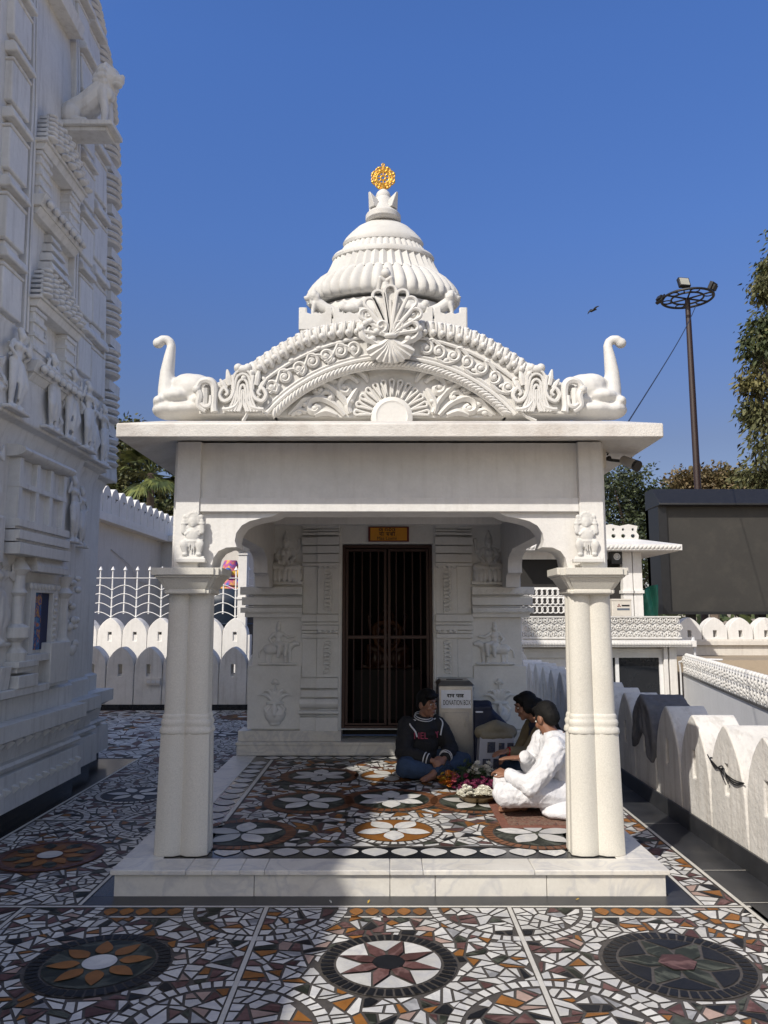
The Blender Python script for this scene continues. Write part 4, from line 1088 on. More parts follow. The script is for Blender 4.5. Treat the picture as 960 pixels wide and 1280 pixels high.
def loftplan(mb, levels):
    n = None; vs = []; fs = []
    for z, off in levels:
        q = plan(off, sc(z)); n = len(q); vs += [(x, y, z) for x, y in q]
    for i in range(len(levels) - 1):
        for j in range(n): a, b_ = i * n + j, i * n + (j + 1) % n; fs.append((a, b_, b_ + n, a + n))
    k = (len(levels) - 1) * n
    for t in tessellate_polygon([[Vector((v[0], v[1], 0)) for v in vs[k:k + n]]]): fs.append(tuple(k + i for i in t))
    for t in tessellate_polygon([[Vector((v[0], v[1], 0)) for v in vs[:n]]]): fs.append(tuple(reversed(t)))
    return mb.add(vs, fs)
def FX(z, off=0): return TCX + (2.30 + off) * sc(z)
def FY(t, z): return TCY + t * sc(z)
def bx(mb, t0, t1, z0, z1, o0, o1, inn=-.12, base=2.30):
    "block on the east face between offsets along it, following the taper; o = how far it stands out at bottom and top"
    zs = (z0, z1); v = []
    for z, o in ((z0, o0), (z1, o1)):
        s = sc(z)
        for (t, oo) in ((t0, inn), (t1, inn), (t1, o), (t0, o)): v.append((TCX + (base + oo) * s, TCY + t * s, z))
    mb.add(v, [(3, 2, 1, 0), (4, 5, 6, 7), (0, 1, 5, 4), (1, 2, 6, 5), (2, 3, 7, 6), (3, 0, 4, 7)])
p = MB(); loftplan(p, [(0, .015), (.13, .015)]); p.build('black_skirt', 'black', tower)
p = MB(); loftplan(p, [(.12, .09), (.39, .08), (.392, .02), (.42, .02), (.422, .06), (.445, .075), (.468, .06), (.47, .0), (.60, .02), (.65, .10), (.652, .115), (.775, .115), (.777, -.03), (.94, -.03), (.96, -.06)])
k = 0
for z, off, n_, sz_ in ((.27, .09, 14, .035), (.615, .06, 12, .04)):
    for i in range(n_):
        t = -.95 + 1.9 * (i + .5) / n_
        p.add([(TCX + 2.3 + off - .01, TCY + t - sz_, z + .03), (TCX + 2.3 + off - .01, TCY + t + sz_, z + .03), (TCX + 2.3 + off - .01, TCY + t, z - .045), (TCX + 2.3 + off + .05, TCY + t, z + .015)], [(0, 1, 2), (0, 3, 1), (1, 3, 2), (2, 3, 0)])
p.build('plinth', 'towerstone', tower, .006)
ZL = 3.13; ZU = 3.86
lev = [(.9, -.07), (2.05, -.07), (ZL - .16, -.07), (ZL - .02, -.02), (ZL, .06), (ZL + .03, .065), (ZU - .05, .03), (ZU, .05), (ZU + .02, -.02)]
lev += [(z, -.02) for z in (4.4, 5.2, 5.8, 6.2, 6.6, 6.9, 7.2, 7.5, 7.8, 8.1, 8.4, 8.7, 9.0, 9.26, 9.55, 9.8, 10.05, 10.3, 10.5, 10.7)]
p = MB(); loftplan(p, lev); p.build('tower_body', 'towerstone', tower, .01)
p = MB(); p.lathe([(.7, 10.65), (.75, 10.8), (1.15, 10.9), (1.3, 11.1), (1.15, 11.32), (.8, 11.4), (.85, 11.5), (.6, 11.7), (.2, 11.8), (.25, 12.0), (.1, 12.3), (.02, 12.5)], (TCX, TCY, 0), 120, rf=lambda a, i: 1 - (.06 * (1 - abs(math.sin(15 * a))) if 2 <= i <= 4 else 0)); p.build('crowning_disc', 'towerstone', tower)
# stacked barrel pilasters
def stack(t0, t1, base, z0, z1, pitch, proud, nm='barrel_pilaster'):
    p = MB(); z = z0
    while z < z1:
        h = pitch
        bx(p, t0, t1, z, z + h * .60, proud * .75, proud * .75, -.1, base)
        bx(p, t0 - .01, t1 + .01, z + h * .60, z + h * .645, proud * .95, proud * .95, -.1, base)
        tm = (t0 + t1) / 2; s = sc(z); n_ = 8
        bx(p, t0 + .04, t1 - .04, z + h * .645, z + h * .72, proud * .3, proud * .3, -.1, base)
        # curved eave
        P_ = []
        for i in range(n_ + 1):
            a = PI / 2 * i / n_; P_.append((proud * (.35 + .9 * math.cos(a)), z + h * (.72 + .16 * math.sin(a))))
        vs = []
        for t in (t0 - .015, t1 + .015):
            vs += [(TCX + (base - .1) * s, TCY + t * s, P_[0][1])] + [(TCX + (base + o) * s, TCY + t * s, zz) for o, zz in P_] + [(TCX + (base - .1) * s, TCY + t * s, P_[-1][1])]
        m_ = len(vs) // 2
        p.add(vs, [tuple(range(m_)), tuple(range(2 * m_ - 1, m_ - 1, -1))] + [(i, (i + 1) % m_, m_ + (i + 1) % m_, m_ + i) for i in range(m_)])
        bx(p, t0 + .05, t1 - .05, z + h * .88, z + h * .999, proud * .3, proud * .3, -.1, base)
        z += h
    return p.build(nm, 'towerstone', tower, .022, seg=3)
for e in (-1, 1):
    a = sorted((e * .58, e * .90)); stack(a[0], a[1], 2.30, ZU + .06, 9.4, .58, .06)
    a = sorted((e * 1.22, e * 1.60)); stack(a[0], a[1], 2.18, ZU + .06, 9.2, .72, .06)
    p = MB()
    for tt in (.44, .50): bx(p, *sorted((e * tt, e * (tt + .035))), ZU + .03, 5.9, .045, .045); bx(p, *sorted((e * tt, e * (tt + .035))), 5.9, 7.2, .045, .045); bx(p, *sorted((e * tt, e * (tt + .035))), 7.2, 8.6, .045, .045)
    for tt in (1.0, 1.06, 1.6): bx(p, *sorted((e * tt, e * (tt + .04))), ZU + .03, 5.9, .04, .04, -.1, 2.18); bx(p, *sorted((e * tt, e * (tt + .04))), 5.9, 8.1, .04, .04, -.1, 2.18)
    for tt in (1.7, 1.78): bx(p, *sorted((e * tt, e * (tt + .05))), ZU + .03, 5.9, .035, .035, -.1, 2.05); bx(p, *sorted((e * tt, e * (tt + .05))), 5.9, 8.1, .035, .035, -.1, 2.05)
    p.build('vertical_band', 'towerstone', tower, .005)
# ribbed corner cushions
for e in (-1, 1):
    p = MB(); z = ZL + .15; k = 0
    while z < 9.2:
        s = sc(z); cx, cy = TCX + (2.05 - .10) * s, TCY + e * (2.33 - .12) * s
        if k % 6 < 4: p.lathe([(.12, 0), (.20, .012), (.225, .04), (.20, .068), (.12, .08)], (cx, cy, z), 20)
        elif k % 6 == 4: p.box(cx - .17, cx + .17, cy - .17, cy + .17, z, z + .11)
        z += .088; k += 1
    p.build('corner_cushions', 'towerstone', tower)
# two tower niches with stepped tiled canopies
def niche(zb, zt_, zc, lion):
    p = MB(); w2 = .42
    bx(p, -w2 - .03, w2 + .03, zb, zb + .10, .10, .15); bx(p, -w2, w2, zb - .06, zb, .05, .09)
    for i in range(7): t = -w2 + .06 + i * .12; p.ell((FX(zb, .15), FY(t, zb), zb + .04), (.03, .045, .035), None, 8, 6)
    bx(p, -w2, -w2 + .20, zb + .10, zt_, .07, .07); bx(p, w2 - .20, w2, zb + .10, zt_, .07, .07)
    for e in (-1, 1):
        for q in (.2, .45, .7, .9): zz = zb + .1 + (zt_ - zb - .1) * q; bx(p, *sorted((e * (w2 - .21), e * (w2 + .01))), zz, zz + .035, .09, .09)
    bx(p, -w2 - .02, w2 + .02, zt_, zt_ + .06, .10, .13)
    k = 6; hh = (zc - zt_ - .06) / k
    for i in range(k):
        ww = (w2 + .05) * (1 - .09 * i); z = zt_ + .06 + i * hh; o = .20 - .018 * i
        bx(p, -ww, ww, z, z + hh * .45, o - .05, o - .05)
        nn = max(3, 7 - i // 2)
        for j in range(nn):
            t = -ww + 2 * ww * (j + .5) / nn; p.ell((FX(z, o - .04), FY(t, z), z + hh * .66), (.055, ww / nn * .92, hh * .36), None, 8, 6)
    if not lion:
        for i in range(4): z = zc + i * .10; bx(p, -.20 + .035 * i, .20 - .035 * i, z, z + .07, .13 - .02 * i, .10 - .02 * i)
    nb = p.build('niche', 'towerstone', tower, .005)
    f = place(fig_dancer(1), FX(zb + .2, -.02), FY(-.10, zb), zb + .12, (zt_ - zb - .14), .5, '+x', 1.1); f.sculpt('niche_figure', 'towerstone', nb, .012, 2)
    return nb
def zat(u, v, X): return atx(u, v, X).z
n1b, n1t, n1c = zat(78, 488, -2.85), zat(75, 405, -2.85), zat(75, 345, -2.86)
n2b, n2t, n2c = zat(80, 292, -2.9), zat(78, 218, -2.9), zat(78, 152, -2.9)
niche(n1b, n1t, n1c, False); niche(n2b, n2t, n2c, True)
# lion ledge
zs_ = 6.16; ly0, ly1 = 6.66, 6.96
p = MB(); p.box(FX(zs_, -.2), -2.555, ly0, ly1, zs_, zs_ + .045); p.box(FX(zs_, -.2), -2.62, ly0 + .04, ly1 - .04, zs_ - .04, zs_)
led = p.build('lion_ledge', 'towerstone', tower, .006)
p = MB().merge(fig_lion(-.25), Matrix.Translation((-2.83, (ly0 + ly1) / 2, zs_ + .04)) @ Matrix.Diagonal((.56, .60, .66, 1))); p.sculpt('lion_statue', 'towerstone', led, .007, 1)
bz = 7.2
p = MB(); bx(p, -.4, .4, bz, bz + .12, .12, .16); bx(p, -.36, -.2, bz + .12, bz + .75, .06, .06); bx(p, .2, .36, bz + .12, bz + .75, .06, .06); bx(p, -.42, .42, bz + .75, bz + .9, .14, .2); bx(p, -.3, .3, bz + .9, bz + 1.15, .12, .05); p.build('niche', 'towerstone', tower, .006)
# dancer friezes
for t, e in ((-.70, 1), (-.05, -1), (.35, 1), (.74, -1)):
    f = place(fig_dancer(e), FX(3.4, .085), FY(t, 3.4), ZL + .05, .66, .75, '+x', 1.3); f.sculpt('dancer_relief', 'towerstone', tower, .012, 2)
for t, e in ((1.2, 1), (1.5, -1)):
    f = place(fig_dancer(e), FX(3.4, -.04), FY(t, 3.4), ZL + .05, .64, .75, '+x', 1.3); f.sculpt('dancer_relief', 'towerstone', tower, .012, 2)
p = MB()
for i in range(46):
    t = R.uniform(-.95, 1.6); z = R.uniform(ZL + .1, ZU - .15); o = .04 if t < 1 else -.08
    p.tube(bez([Vector((FX(z, o), TCY + t, z)), Vector((FX(z, o + .02), TCY + t + R.uniform(-.06, .06), z + .05)), Vector((FX(z, o), TCY + t + R.uniform(-.1, .1), z + .11))], 4), [.018, .03, .012], 4)
p.build('foliage_relief', 'towerstone', tower)
for t, zb_, h in ((-.78, 2.35, .62), (1.3, 2.3, .6), (.80, 2.3, .62)):
    f = place(fig_dancer(1 if t < 0 else -1), FX(2.5, -.03 if t < 1 else -.15), FY(t, 2.5), zb_, h, .75, '+x', 1.25); f.sculpt('dancer_relief', 'towerstone', tower, .012, 2)
# pillared unit between the two zones
p = MB(); za, zb_ = 2.08, 2.98
for i, (z0, z1, o) in enumerate(((2.08, 2.17, .08), (2.18, 2.20, .04), (2.20, 2.27, .07), (2.28, 2.30, .03), (2.30, 2.36, .06))): bx(p, -.46, .52, z0, z1, o, o)
bx(p, -.42, .48, 2.36, 2.86, -.02, -.02)
for t in (-.425, -.12, .15, .425): bx(p, t, t + .06, 2.361, 2.859, .025, .025)
bx(p, -.43, .492, 2.62, 2.66, .03, .03)
P_ = [(.0 + .12 * math.cos(a), 2.91 + .05 * math.sin(a)) for a in [-PI / 2 + PI * i / 8 for i in range(9)]]
p.prism([(FX(2.9, -.1), 2.86)] + [(FX(2.9, o - .03), z) for o, z in P_] + [(FX(2.9, -.1), 2.96)], 'y', FY(-.48, 2.9), FY(.54, 2.9)); p.build('pillared_bay', 'towerstone', tower, .006)
for q in ((-1.0, -.55, 2.0, 2.36, .0), (-1.0, -.66, .96, 1.42, .02), (.34, .75, 1.0, 1.36, .03)):
    p = MB(); bx(p, *q[:4], q[4], q[4]); p.build('plain_block', 'towerstone', tower, .008)
# niche with a painting near the ground
pz0, pz1 = zat(50, 812, -2.99), zat(50, 741, -2.99)
py0, py1 = atx(40, 780, -2.99).y, atx(62, 780, -2.99).y
X0 = FX(1, -.07)
p = MB()
p.box(X0 - .02, X0 + .05, py0 - .09, py0, pz0 - .03, pz1 + .08); p.box(X0 - .02, X0 + .05, py1, py1 + .10, pz0 - .03, pz1 + .08); p.box(X0 - .02, X0 + .05, py0, py1, pz1, pz1 + .08)
p.box(X0 - .02, X0 + .09, py0 - .2, py1 + .22, pz0 - .09, pz0 - .03); p.box(X0 - .02, X0 + .12, py0 - .15, py1 + .15, pz1 + .17, pz1 + .22)
p.frus((X0 - .02, X0 + .12, py0 - .15, py1 + .15), pz1 + .22, (X0 - .02, X0 + .05, py0 - .1, py1 + .1), pz1 + .36); p.box(X0 - .02, X0 + .08, py0 - .12, py1 + .12, pz1 + .36, pz1 + .39)
for i in range(9): p.ell((X0 + .05, py0 - .1 + i * (py1 - py0 + .2) / 8, pz1 + .05), (.02, .025, .03), None, 8, 6); p.ell((X0 + .05, py1 + .05, pz0 + i * .055), (.02, .03, .022), None, 8, 6)
nb = p.build('painting_niche', 'towerstone', tower, .004)
M['painting'] = mat('painted_panel', (.02, .03, .12), .5, .1, 9, .05, 40, .001, cols=[(.45, .05, .05), (.02, .06, .36), (.65, .32, .04), (.02, .04, .25), (.04, .26, .50), (.55, .10, .07), (.75, .48, .10)])
M['navy'] = mat('navy_paint', (.010, .018, .085), .5, .2, 6, .03, 30, .001)
p = MB(); ym = py0 + (py1 - py0) * .58
p.box(X0 - .01, X0 + .012, py0, ym, pz0, pz1, 0); p.box(X0 - .01, X0 + .011, ym, py1, pz0, pz1, 1); p.build('painting', ['painting', 'navy'], nb)
f = place(fig_dancer(1), X0 - .0, py0 - .52, 1.38, .70, .5, '+x', 1.35); f.sculpt('musician_relief', 'towerstone', tower, .012, 2)
p = MB()
yc = py0 - .27
p.lathe([(.05, 1.2), (.09, 1.22), (.10, 1.30), (.06, 1.34), (.05, 1.38), (.11, 1.42), (.11, 1.5), (.055, 1.53), (.05, 1.75), (.075, 1.78), (.05, 1.82), (.05, 1.92), (.09, 1.97), (.03, 2.06)], (X0 + .02, yc, 0), 20); p.build('engaged_column', 'towerstone', tower)
yc = py1 + .30
p = MB()
p.lathe([(.06, 1.3), (.08, 1.36), (.055, 1.4), (.05, 1.75), (.09, 1.8), (.05, 1.85), (.08, 1.95)], (X0 + .01, yc, 0), 20)
for i in range(22): p.ell((X0 + .02, yc + R.uniform(-.05, .35), R.uniform(1.1, 2.0)), (.03, R.uniform(.03, .07), R.uniform(.02, .06)), None, 8, 6)
p.build('carved_bracket', 'towerstone', tower)
p = MB()
bx(p, -.72, .30, .96, 1.02, .05, .05); bx(p, -.5, -.34, 1.02, 1.2, .0, .02); bx(p, -.3, .05, 1.02, 1.12, .06, .06); bx(p, -.28, .03, 1.14, 1.18, .03, .03); bx(p, -.3, .05, 1.18, 1.23, .05, .05); bx(p, -.62, -.2, .96, .98, .0, .0)
p.build('base_moulding', 'towerstone', tower, .005)
p = MB(); p.box(-9.6, -7.3, 4.7, 9.0, 0, 6.6); p.frus((-9.7, -7.25, 4.6, 9.1), 6.6, (-9.3, -7.4, 5.0, 8.7), 7.0); p.build('shade_block', 'towerstone', tower)  # unseen block added behind the tower to shade the back parapet
# ---------------------------------------------------------------- unseen hall beside the viewer, its roof shaped to throw the porch shadow
hall = thing('shadow_hall', 'unseen white hall beside the viewer, its hog-back roof shaped to cast the porch shadow', 'hall', (-5.5, -.4, 0))
p = MB(); p.box(-7.6, -3.45, -5.2, 4.05, .0, 3.9); p.box(-7.8, -3.3, -5.3, 4.1, 0, .5); hb = p.build('shadow_hall_wall', 'towerstone', hall)
def RZ(y): return HZ - HC * (y - HY) ** 2
HZ, HC, HY = 7.95, .17, -.5
p = MB(); vs = []; fs = []; ny, nx = 24, 14
for i in range(ny + 1):
    y = -5.3 + 9.4 * i / ny
    for j in range(nx + 1):
        q = -1 + 2 * j / nx; zr = RZ(y); ze = 4.0
        vs.append((-5.5 + q * 2.15, y, ze + (zr - ze) * (1 - abs(q)) ** 1.08))
for i in range(ny):
    for j in range(nx): a = i * (nx + 1) + j; fs.append((a, a + 1, a + nx + 2, a + nx + 1))
nt_ = len(vs); vs2 = [(x, y, 3.9) for x, y, z in vs]
fs2 = [tuple(nt_ + k for k in reversed(f)) for f in fs]
ed = [i for i in range(nx + 1)] + [i * (nx + 1) + nx for i in range(1, ny + 1)] + [ny * (nx + 1) + j for j in range(nx - 1, -1, -1)] + [i * (nx + 1) for i in range(ny - 1, 0, -1)]
p.add(vs + vs2, fs + fs2 + [(a, b_, b_ + nt_, a + nt_) for a, b_ in zip(ed, ed[1:] + ed[:1])]); p.build('shadow_hall_roof', 'towerstone', hall, ang=50)
# ---------------------------------------------------------------- parapets
def merlon(axis, c, hw, prof_z, d0, d1, slit=None, z0=0):
    "pointed battlement block with an optional loophole; prof_z = (spring, peak)"
    sp, pk = prof_z; b = MB()
    q = [(1, z0), (1, sp), (.985, sp + (pk - sp) * .2), (.92, sp + (pk - sp) * .40), (.79, sp + (pk - sp) * .58), (.60, sp + (pk - sp) * .74), (.36, sp + (pk - sp) * .88), (.14, sp + (pk - sp) * .97)]
    o = [(c + hw * a, z) for a, z in q] + [(c, pk)] + [(c - hw * a, z) for a, z in reversed(q)]
    loops = [o]
    if slit: w_, a, b_ = slit; loops.append([(c - w_, a), (c + w_, a), (c + w_, b_), (c - w_, b_)])
    return b.prism(loops, axis, d0, d1)
pw = thing('parapet_wall', 'low white parapet of pointed battlements along the right edge of the terrace', 'parapet', (2.46, 7.9, 0))
k = 0; y = 5.10 - .55 * 5
p = MB(); p.box(2.29, 2.63, 2.3, 13.55, -.02, .12); cor = p.build('footing', 'parapet', pw)
p = MB(); p.box(2.272, 2.29, 2.3, 13.4, .0, .135); p.build('black_skirting', 'bandblack', pw, .003)
while y < 13.3:
    dzz = R.uniform(-.008, .008)
    b = merlon('x', y + .275, .268, (.31, .862 + dzz), 2.30, 2.62, (.026, .40, .60), .115); b.build('merlon', 'parapet', pw, .012)
    p = MB(); p.box(2.345, 2.59, y - .012, y + .012, .115, .32); 
    y += .55
p = MB(); p.box(2.35, 2.585, 2.35, 13.35, .115, .33); p.build('infill', 'parapet', pw)
# dark cloth over one battlement
yc = 5.10 + .55 * 3.5
b = MB(); hw = .285
o = [(yc - hw, .46), (yc - hw, .52), (yc - hw * .9, .68), (yc - hw * .55, .82), (yc, .90), (yc + hw * .55, .82), (yc + hw * .9, .68), (yc + hw, .52), (yc + hw, .40), (yc + hw * .6, .44), (yc + .1, .50), (yc, .60), (yc - .1, .50), (yc - .2, .34), (yc - .25, .38)]
b.prism(o, 'x', 2.275, 2.66)
for t0_, t1_, z0_, z1_ in ((-.02, -.2, .84, .40), (.05, -.05, .82, .60), (.1, .22, .8, .48)):
    b.limb([(2.275, yc + t0_, z0_), (2.268, yc + t1_, z1_)], [.014, .02])
cl = b.sculpt('draped_cloth', mat('charcoal_cloth', (.12, .12, .13), .9, .2, 20, .4, 120, .004), None, .014, 3, .03, .12)
tag(cl, 'charcoal cloth draped over one battlement of the right parapet', 'cloth')
# cable tied round a battlement
p = MB(); y0 = 5.10
for q in range(3):
    pts = [(2.293 - .004 * q, y0 + .55 - .02, .60 + .01 * q), (2.287, y0 + .42, .575 - .012 * q), (2.285, y0 + .30, .545 + .02 * q), (2.283, y0 + .24, .53 + .008 * q), (2.287, y0 + .12, .50 + .014 * q), (2.293, y0 + .0, .535)]
    p.tube(bez(pts, 6), .0042, 6)
p.tube(bez([(2.28, y0 + .27, .50), (2.272, y0 + .29, .55), (2.275, y0 + .25, .58), (2.27, y0 + .22, .53), (2.28, y0 + .2, .49)], 5), .0048, 6)
p.tube(bez([(2.30, y0 + .52, .60), (2.45, y0 + .535, .58), (2.63, y0 + .52, .60)], 5), .0065, 6)
tag(p.build('cable', 'blackmetal'), 'black cable knotted across the face of a sunlit parapet battlement', 'cable')
# back parapet in the shade
YB = 13.42
bp = thing('parapet_wall', 'shaded white parapet of pointed battlements at the back of the mosaic terrace', 'parapet', (-2.5, YB, 0))
x = -4.29 - .483 * 8
p = MB(); p.box(x, 2.6, YB + .03, YB + .24, 0, .60); p.build('infill', 'parapet', bp)
p = MB(); p.box(x, 2.6, YB - .03, YB + .0, 0, .09); p.build('black_skirting', 'black', bp)
while x < 2.4:
    merlon('y', x + .2415, .236, (.66, 1.06 + R.uniform(-.008, .008)), YB, YB + .27, (.035, .56, .76), 0).build('merlon', 'parapet', bp, .01); x += .483
eb = thing('electrical_box', 'small beige switch box on the shaded back parapet', 'switch box', (-4.07, YB, .47))
p = MB(); q0 = at(183.5, 856, YB); q1 = at(201.5, 848, YB); p.box(q0.x, q1.x, YB - .05, YB + .0, q0.z, q1.z); p.build('case', 'plaster', eb, .004)
for i in range(3):
    p = MB(); xx = q0.x + (q1.x - q0.x) * (i + .5) / 3; p.box(xx - .03, xx + .03, YB - .058, YB - .045, q0.z + .03, q1.z - .03); p.build('switch_plate', 'wallgrey', eb, .002)
# lit parapet on the next terrace
YL = 15.1
lp = thing('parapet_wall', 'sunlit white parapet with small square loopholes, below the spiked fence', 'parapet', (-4, YL, 0))
p = MB(); p.box(-7.6, -2.62, YL + .02, YL + .25, -1.7, 1.22); p.build('infill', 'white', lp)
x = -8.0
while x < -2.75:
    merlon('y', x + .2425, .238, (1.18, 1.545), YL, YL + .28, (.034, 1.10, 1.27), .3).build('merlon', 'white', lp, .01); x += .485
# spiked fence on top of it
fe = thing('spiked_fence', 'white iron fence of arrow-tipped rods with bowed rails above the sunlit parapet', 'fence', (-4.4, YL + .35, 1.3))
YF_ = YL + .33; pit = .2465; x = (138.5 - 481) / F * (YF_ * .99) - pit * 8; i = 0; rods = []
while x < -2.45:
    p = MB(); zb_ = 1.25 if i % 2 == 0 else 1.62; zt2 = 2.52 if x < -4.38 or x > -3.0 else 2.36
    p.tube([(x, YF_, zb_), (x, YF_, zt2)], .016, 8); p.lathe([(.045, 0), (.03, .03), (.004, .075)], (x, YF_, zt2 - .03), 8); p.build('rod', 'whitemetal', fe); rods.append(x); x += pit; i += 1
for zz in (1.62, 1.80, 1.98, 2.15, 2.33):
    p = MB()
    pts = []
    for k in range(0, len(rods) - 2, 2):
        a, b_ = rods[k], rods[k + 2]
        for t in range(10): pts.append((a + (b_ - a) * t / 10, YF_ - .02, zz + .10 * math.sin(PI * t / 10) - .06 if zz < 2.3 else zz))
    p.tube(pts, .008, 6); p.build('rail', 'whitemetal', fe)
# pillar with flared capital beside the fence
gp = thing('gate_pillar', 'slim white pillar with flared capital standing at the end of the spiked fence', 'pillar', at(302, 790, YL + .1))
q = at(302, 800, YL + .1); X_ = q.x; zT2 = at(302, 690, YL).z; zc2 = at(302, 667, YL).z
p = MB(); p.box(X_ - .085, X_ + .085, YL + .02, YL + .19, 1.1, zT2); p.box(X_ - .10, X_ + .10, YL, YL + .21, zT2 - .06, zT2 - .02); p.box(X_ - .1, X_ + .1, YL, YL + .21, 1.9, 1.95); p.build('shaft', 'white', gp, .006)
p = MB(); p.frus((X_ - .09, X_ + .09, YL + .0, YL + .2), zT2, (X_ - .28, X_ + .28, YL - .2, YL + .4), zT2 + .2); p.box(X_ - .28, X_ + .28, YL - .2, YL + .4, zT2 + .2, zT2 + .26)
p.lathe([(.26, 0), (.2, .08), (.1, .13), (.06, .3), (.02, .36)], (X_ + .05, YL + .1, zT2 + .26), 16); p.build('capital', 'white', gp, .006)
# ---------------------------------------------------------------- building with battlemented roof, left background
wb = thing('crenellated_building', 'cream building with a row of white battlements along its roof, behind the spiked fence', 'building', (-9, 20, -1.7))
XW = -6.5
p = MB(); p.box(-11, XW - .25, 16.6, 27, -1.7, 3.9); p.box(XW - .25, -4.2, 23.2, 27, -1.7, 3.88); p.build('wall', 'plaster', wb)
p = MB(); p.box(-11.2, XW, 16.4, 27.2, 3.78, 3.98); p.box(XW, -4.0, 23.0, 27.2, 3.78, 3.97); p.build('cornice', 'white', wb, .01)
y = 16.5
while y < 27:
    b = merlon('x', y + .28, .265, (4.36, 4.62), XW - .28, XW - .02, (.022, 4.28, 4.38), 3.97); b.build('merlon', 'white', wb, .01); y += .56
p = MB()
for i in range(4): p.ell((-6.15 + i * .26, 23.12, 3.02), (.13, .10, .17), None, 10, 7)
p.box(-6.5, -5.3, 22.95, 23.21, 2.74, 2.84); 
for i in range(14): p.ell((-6.45 + i * .085, 22.95, 2.72), (.035, .05, .05), None, 7, 5)
for i in range(18): p.ell((R.uniform(-6.4, -5.4), 23.19, R.uniform(2.05, 2.5)), (.12, .05, .08), None, 8, 6)
p.build('frieze', 'carved', wb)
p = MB(); p.box(-5.6, -5.1, 23.14, 23.21, -.2, 2.5); p.build('doorway', 'dark', wb)
p = MB(); p.tube(bez([(XW - .23, 18.9, 3.2), (XW - .2, 20.2, 2.9), (XW - .2, 21, 2.55), (XW - .2, 22.5, 2.45)], 6), .012, 6); p.build('conduit', 'plaster', wb)
# dark tank and festival canopy
M['tankblue'] = mat('dark_blue_tank_plastic', (.012, .022, .04), .5, .2, 4, .1, 30, .004)
q = at(281, 790, 17.2); zt_ = at(281, 737, 17.2).z
p = MB(); p.lathe([(.66, -1.7), (.66, zt_ - .35), (.68, zt_ - .3), (.64, zt_ - .15), (.5, zt_), (.3, zt_ + .03)], (q.x, 17.4, 0), 36)
for z in (.6, 1.0, 1.4): p.lathe([(.655, z - .03), (.69, z), (.655, z + .03)], (q.x, 17.4, 0), 36)
tag(p.build('water_tank', 'tankblue'), 'dark blue round tank below the bright festival canopy, behind the fence', 'water tank')
fc = thing('festival_canopy', 'bright pink and yellow decorated canopy above the dark blue tank', 'canopy', (q.x, 17.4, zt_))
tiers = [(700, 712, 10, (.75, .40, .03)), (712, 724, 15, (.62, .45, .06)), (724, 732, 19, (.55, .10, .22)), (732, 737.5, 20, (.70, .18, .10))]
for i, (v0, v1, hwp, col) in enumerate(tiers):
    z1_, z0_ = at(283, v0, 17.2).z, at(283, v1, 17.2).z; r = hwp * 17.2 / F
    p = MB(); p.lathe([(r * 1.05, z0_), (r, z0_ + (z1_ - z0_) * .5), (r * .78, z1_)], (q.x + .05, 17.4, 0), 20); m_ = mat('canopy_cloth', col, .7, .3, 8, .2, 60, .004, cols=[col, (.6, .35, .05), (.45, .06, .20), (.05, .12, .40)]); p.build('tier', m_, fc)
for i in range(7):
    a = 2 * PI * i / 7 - PI / 2; p = MB(); p.ell((q.x + .05 + .3 * math.cos(a), 17.4 + .3 * math.sin(a), at(283, 716, 17.2).z), (.09, .09, .11), None, 10, 8); p.build('ornament', mat('ornament_paint', [(.05, .12, .42), (.7, .4, .04), (.55, .06, .25)][i % 3], .5), fc)
# ---------------------------------------------------------------- pavilion on the right
pv = thing('pavilion', 'white two-storey pavilion with lattice cornice, dark glass doors and flat eaves', 'pavilion', (4.2, 15.4, -1.7))
YP = 15.3
def Pq(u, v, Y=YP): return at(u, v, Y)
xr = Pq(846, 850).x; xL = 2.72
z_e = Pq(800, 808).z; z_e1 = Pq(800, 800).z
p = MB(); p.box(xL, xr, YP + .05, YP + 4, -1.7, z_e); pwl = p.build('wall', 'white', pv, .006)
p = MB(); p.box(xL - .1, Pq(863, 804).x, YP - .32, YP + 4, z_e, z_e1); pe = p.build('eave', 'white', pv, .01)
def lattice(name, x0, x1, z0, z1, y, parent, cell=.2, depth=.05, axis='y', mt='carved'):
    "carved openwork: rows of ringed flowers"
    p = MB(); n_ = max(1, round((x1 - x0) / cell)); c_ = (x1 - x0) / n_; rows_ = max(1, round((z1 - z0) / c_)); r_ = (z1 - z0) / rows_
    def pt(a, z, d): return (a, y + d, z) if axis == 'y' else (y + d, a, z)
    for i in range(n_):
        for j in range(rows_):
            a, z = x0 + (i + .5 + (.25 if j % 2 else -.25)) * c_, z0 + (j + .5) * r_
            p.tube([Vector(pt(a + c_ * .42 * math.cos(t), z + r_ * .42 * math.sin(t), 0)) for t in [2 * PI * k / 9 for k in range(9)]], c_ * .085, 5, closed=True)
            for k in range(3): t = 2.1 * k + i; p.ell(pt(a + c_ * .17 * math.cos(t), z + r_ * .17 * math.sin(t), -.005), (c_ * .15,) * 3, None, 6, 5)
    for z in (z0, z1):
        v0, v1 = pt(x0, z - .012, -.025), pt(x1, z + .012, .03)
        p.box(min(v0[0], v1[0]), max(v0[0], v1[0]), min(v0[1], v1[1]), max(v0[1], v1[1]), z - .014, z + .014)
    return p.build(name, mt, parent, ang=60)
zl0, zl1 = Pq(800, 797).z, Pq(800, 771).z
xc1 = Pq(850, 790).x
p = MB(); p.box(xL - .05, xc1 - .05, YP - .14, YP - .05, z_e1, zl1 - .02); p.build('cornice_panel', 'white', pv)
lattice('cornice_lattice', xL - .05, xc1 - .04, zl0, zl1, YP - .17, pv, .15)
p = MB(); p.box(xL, xr, YP - .02, YP + .05, Pq(800, 822).z, Pq(800, 811).z)
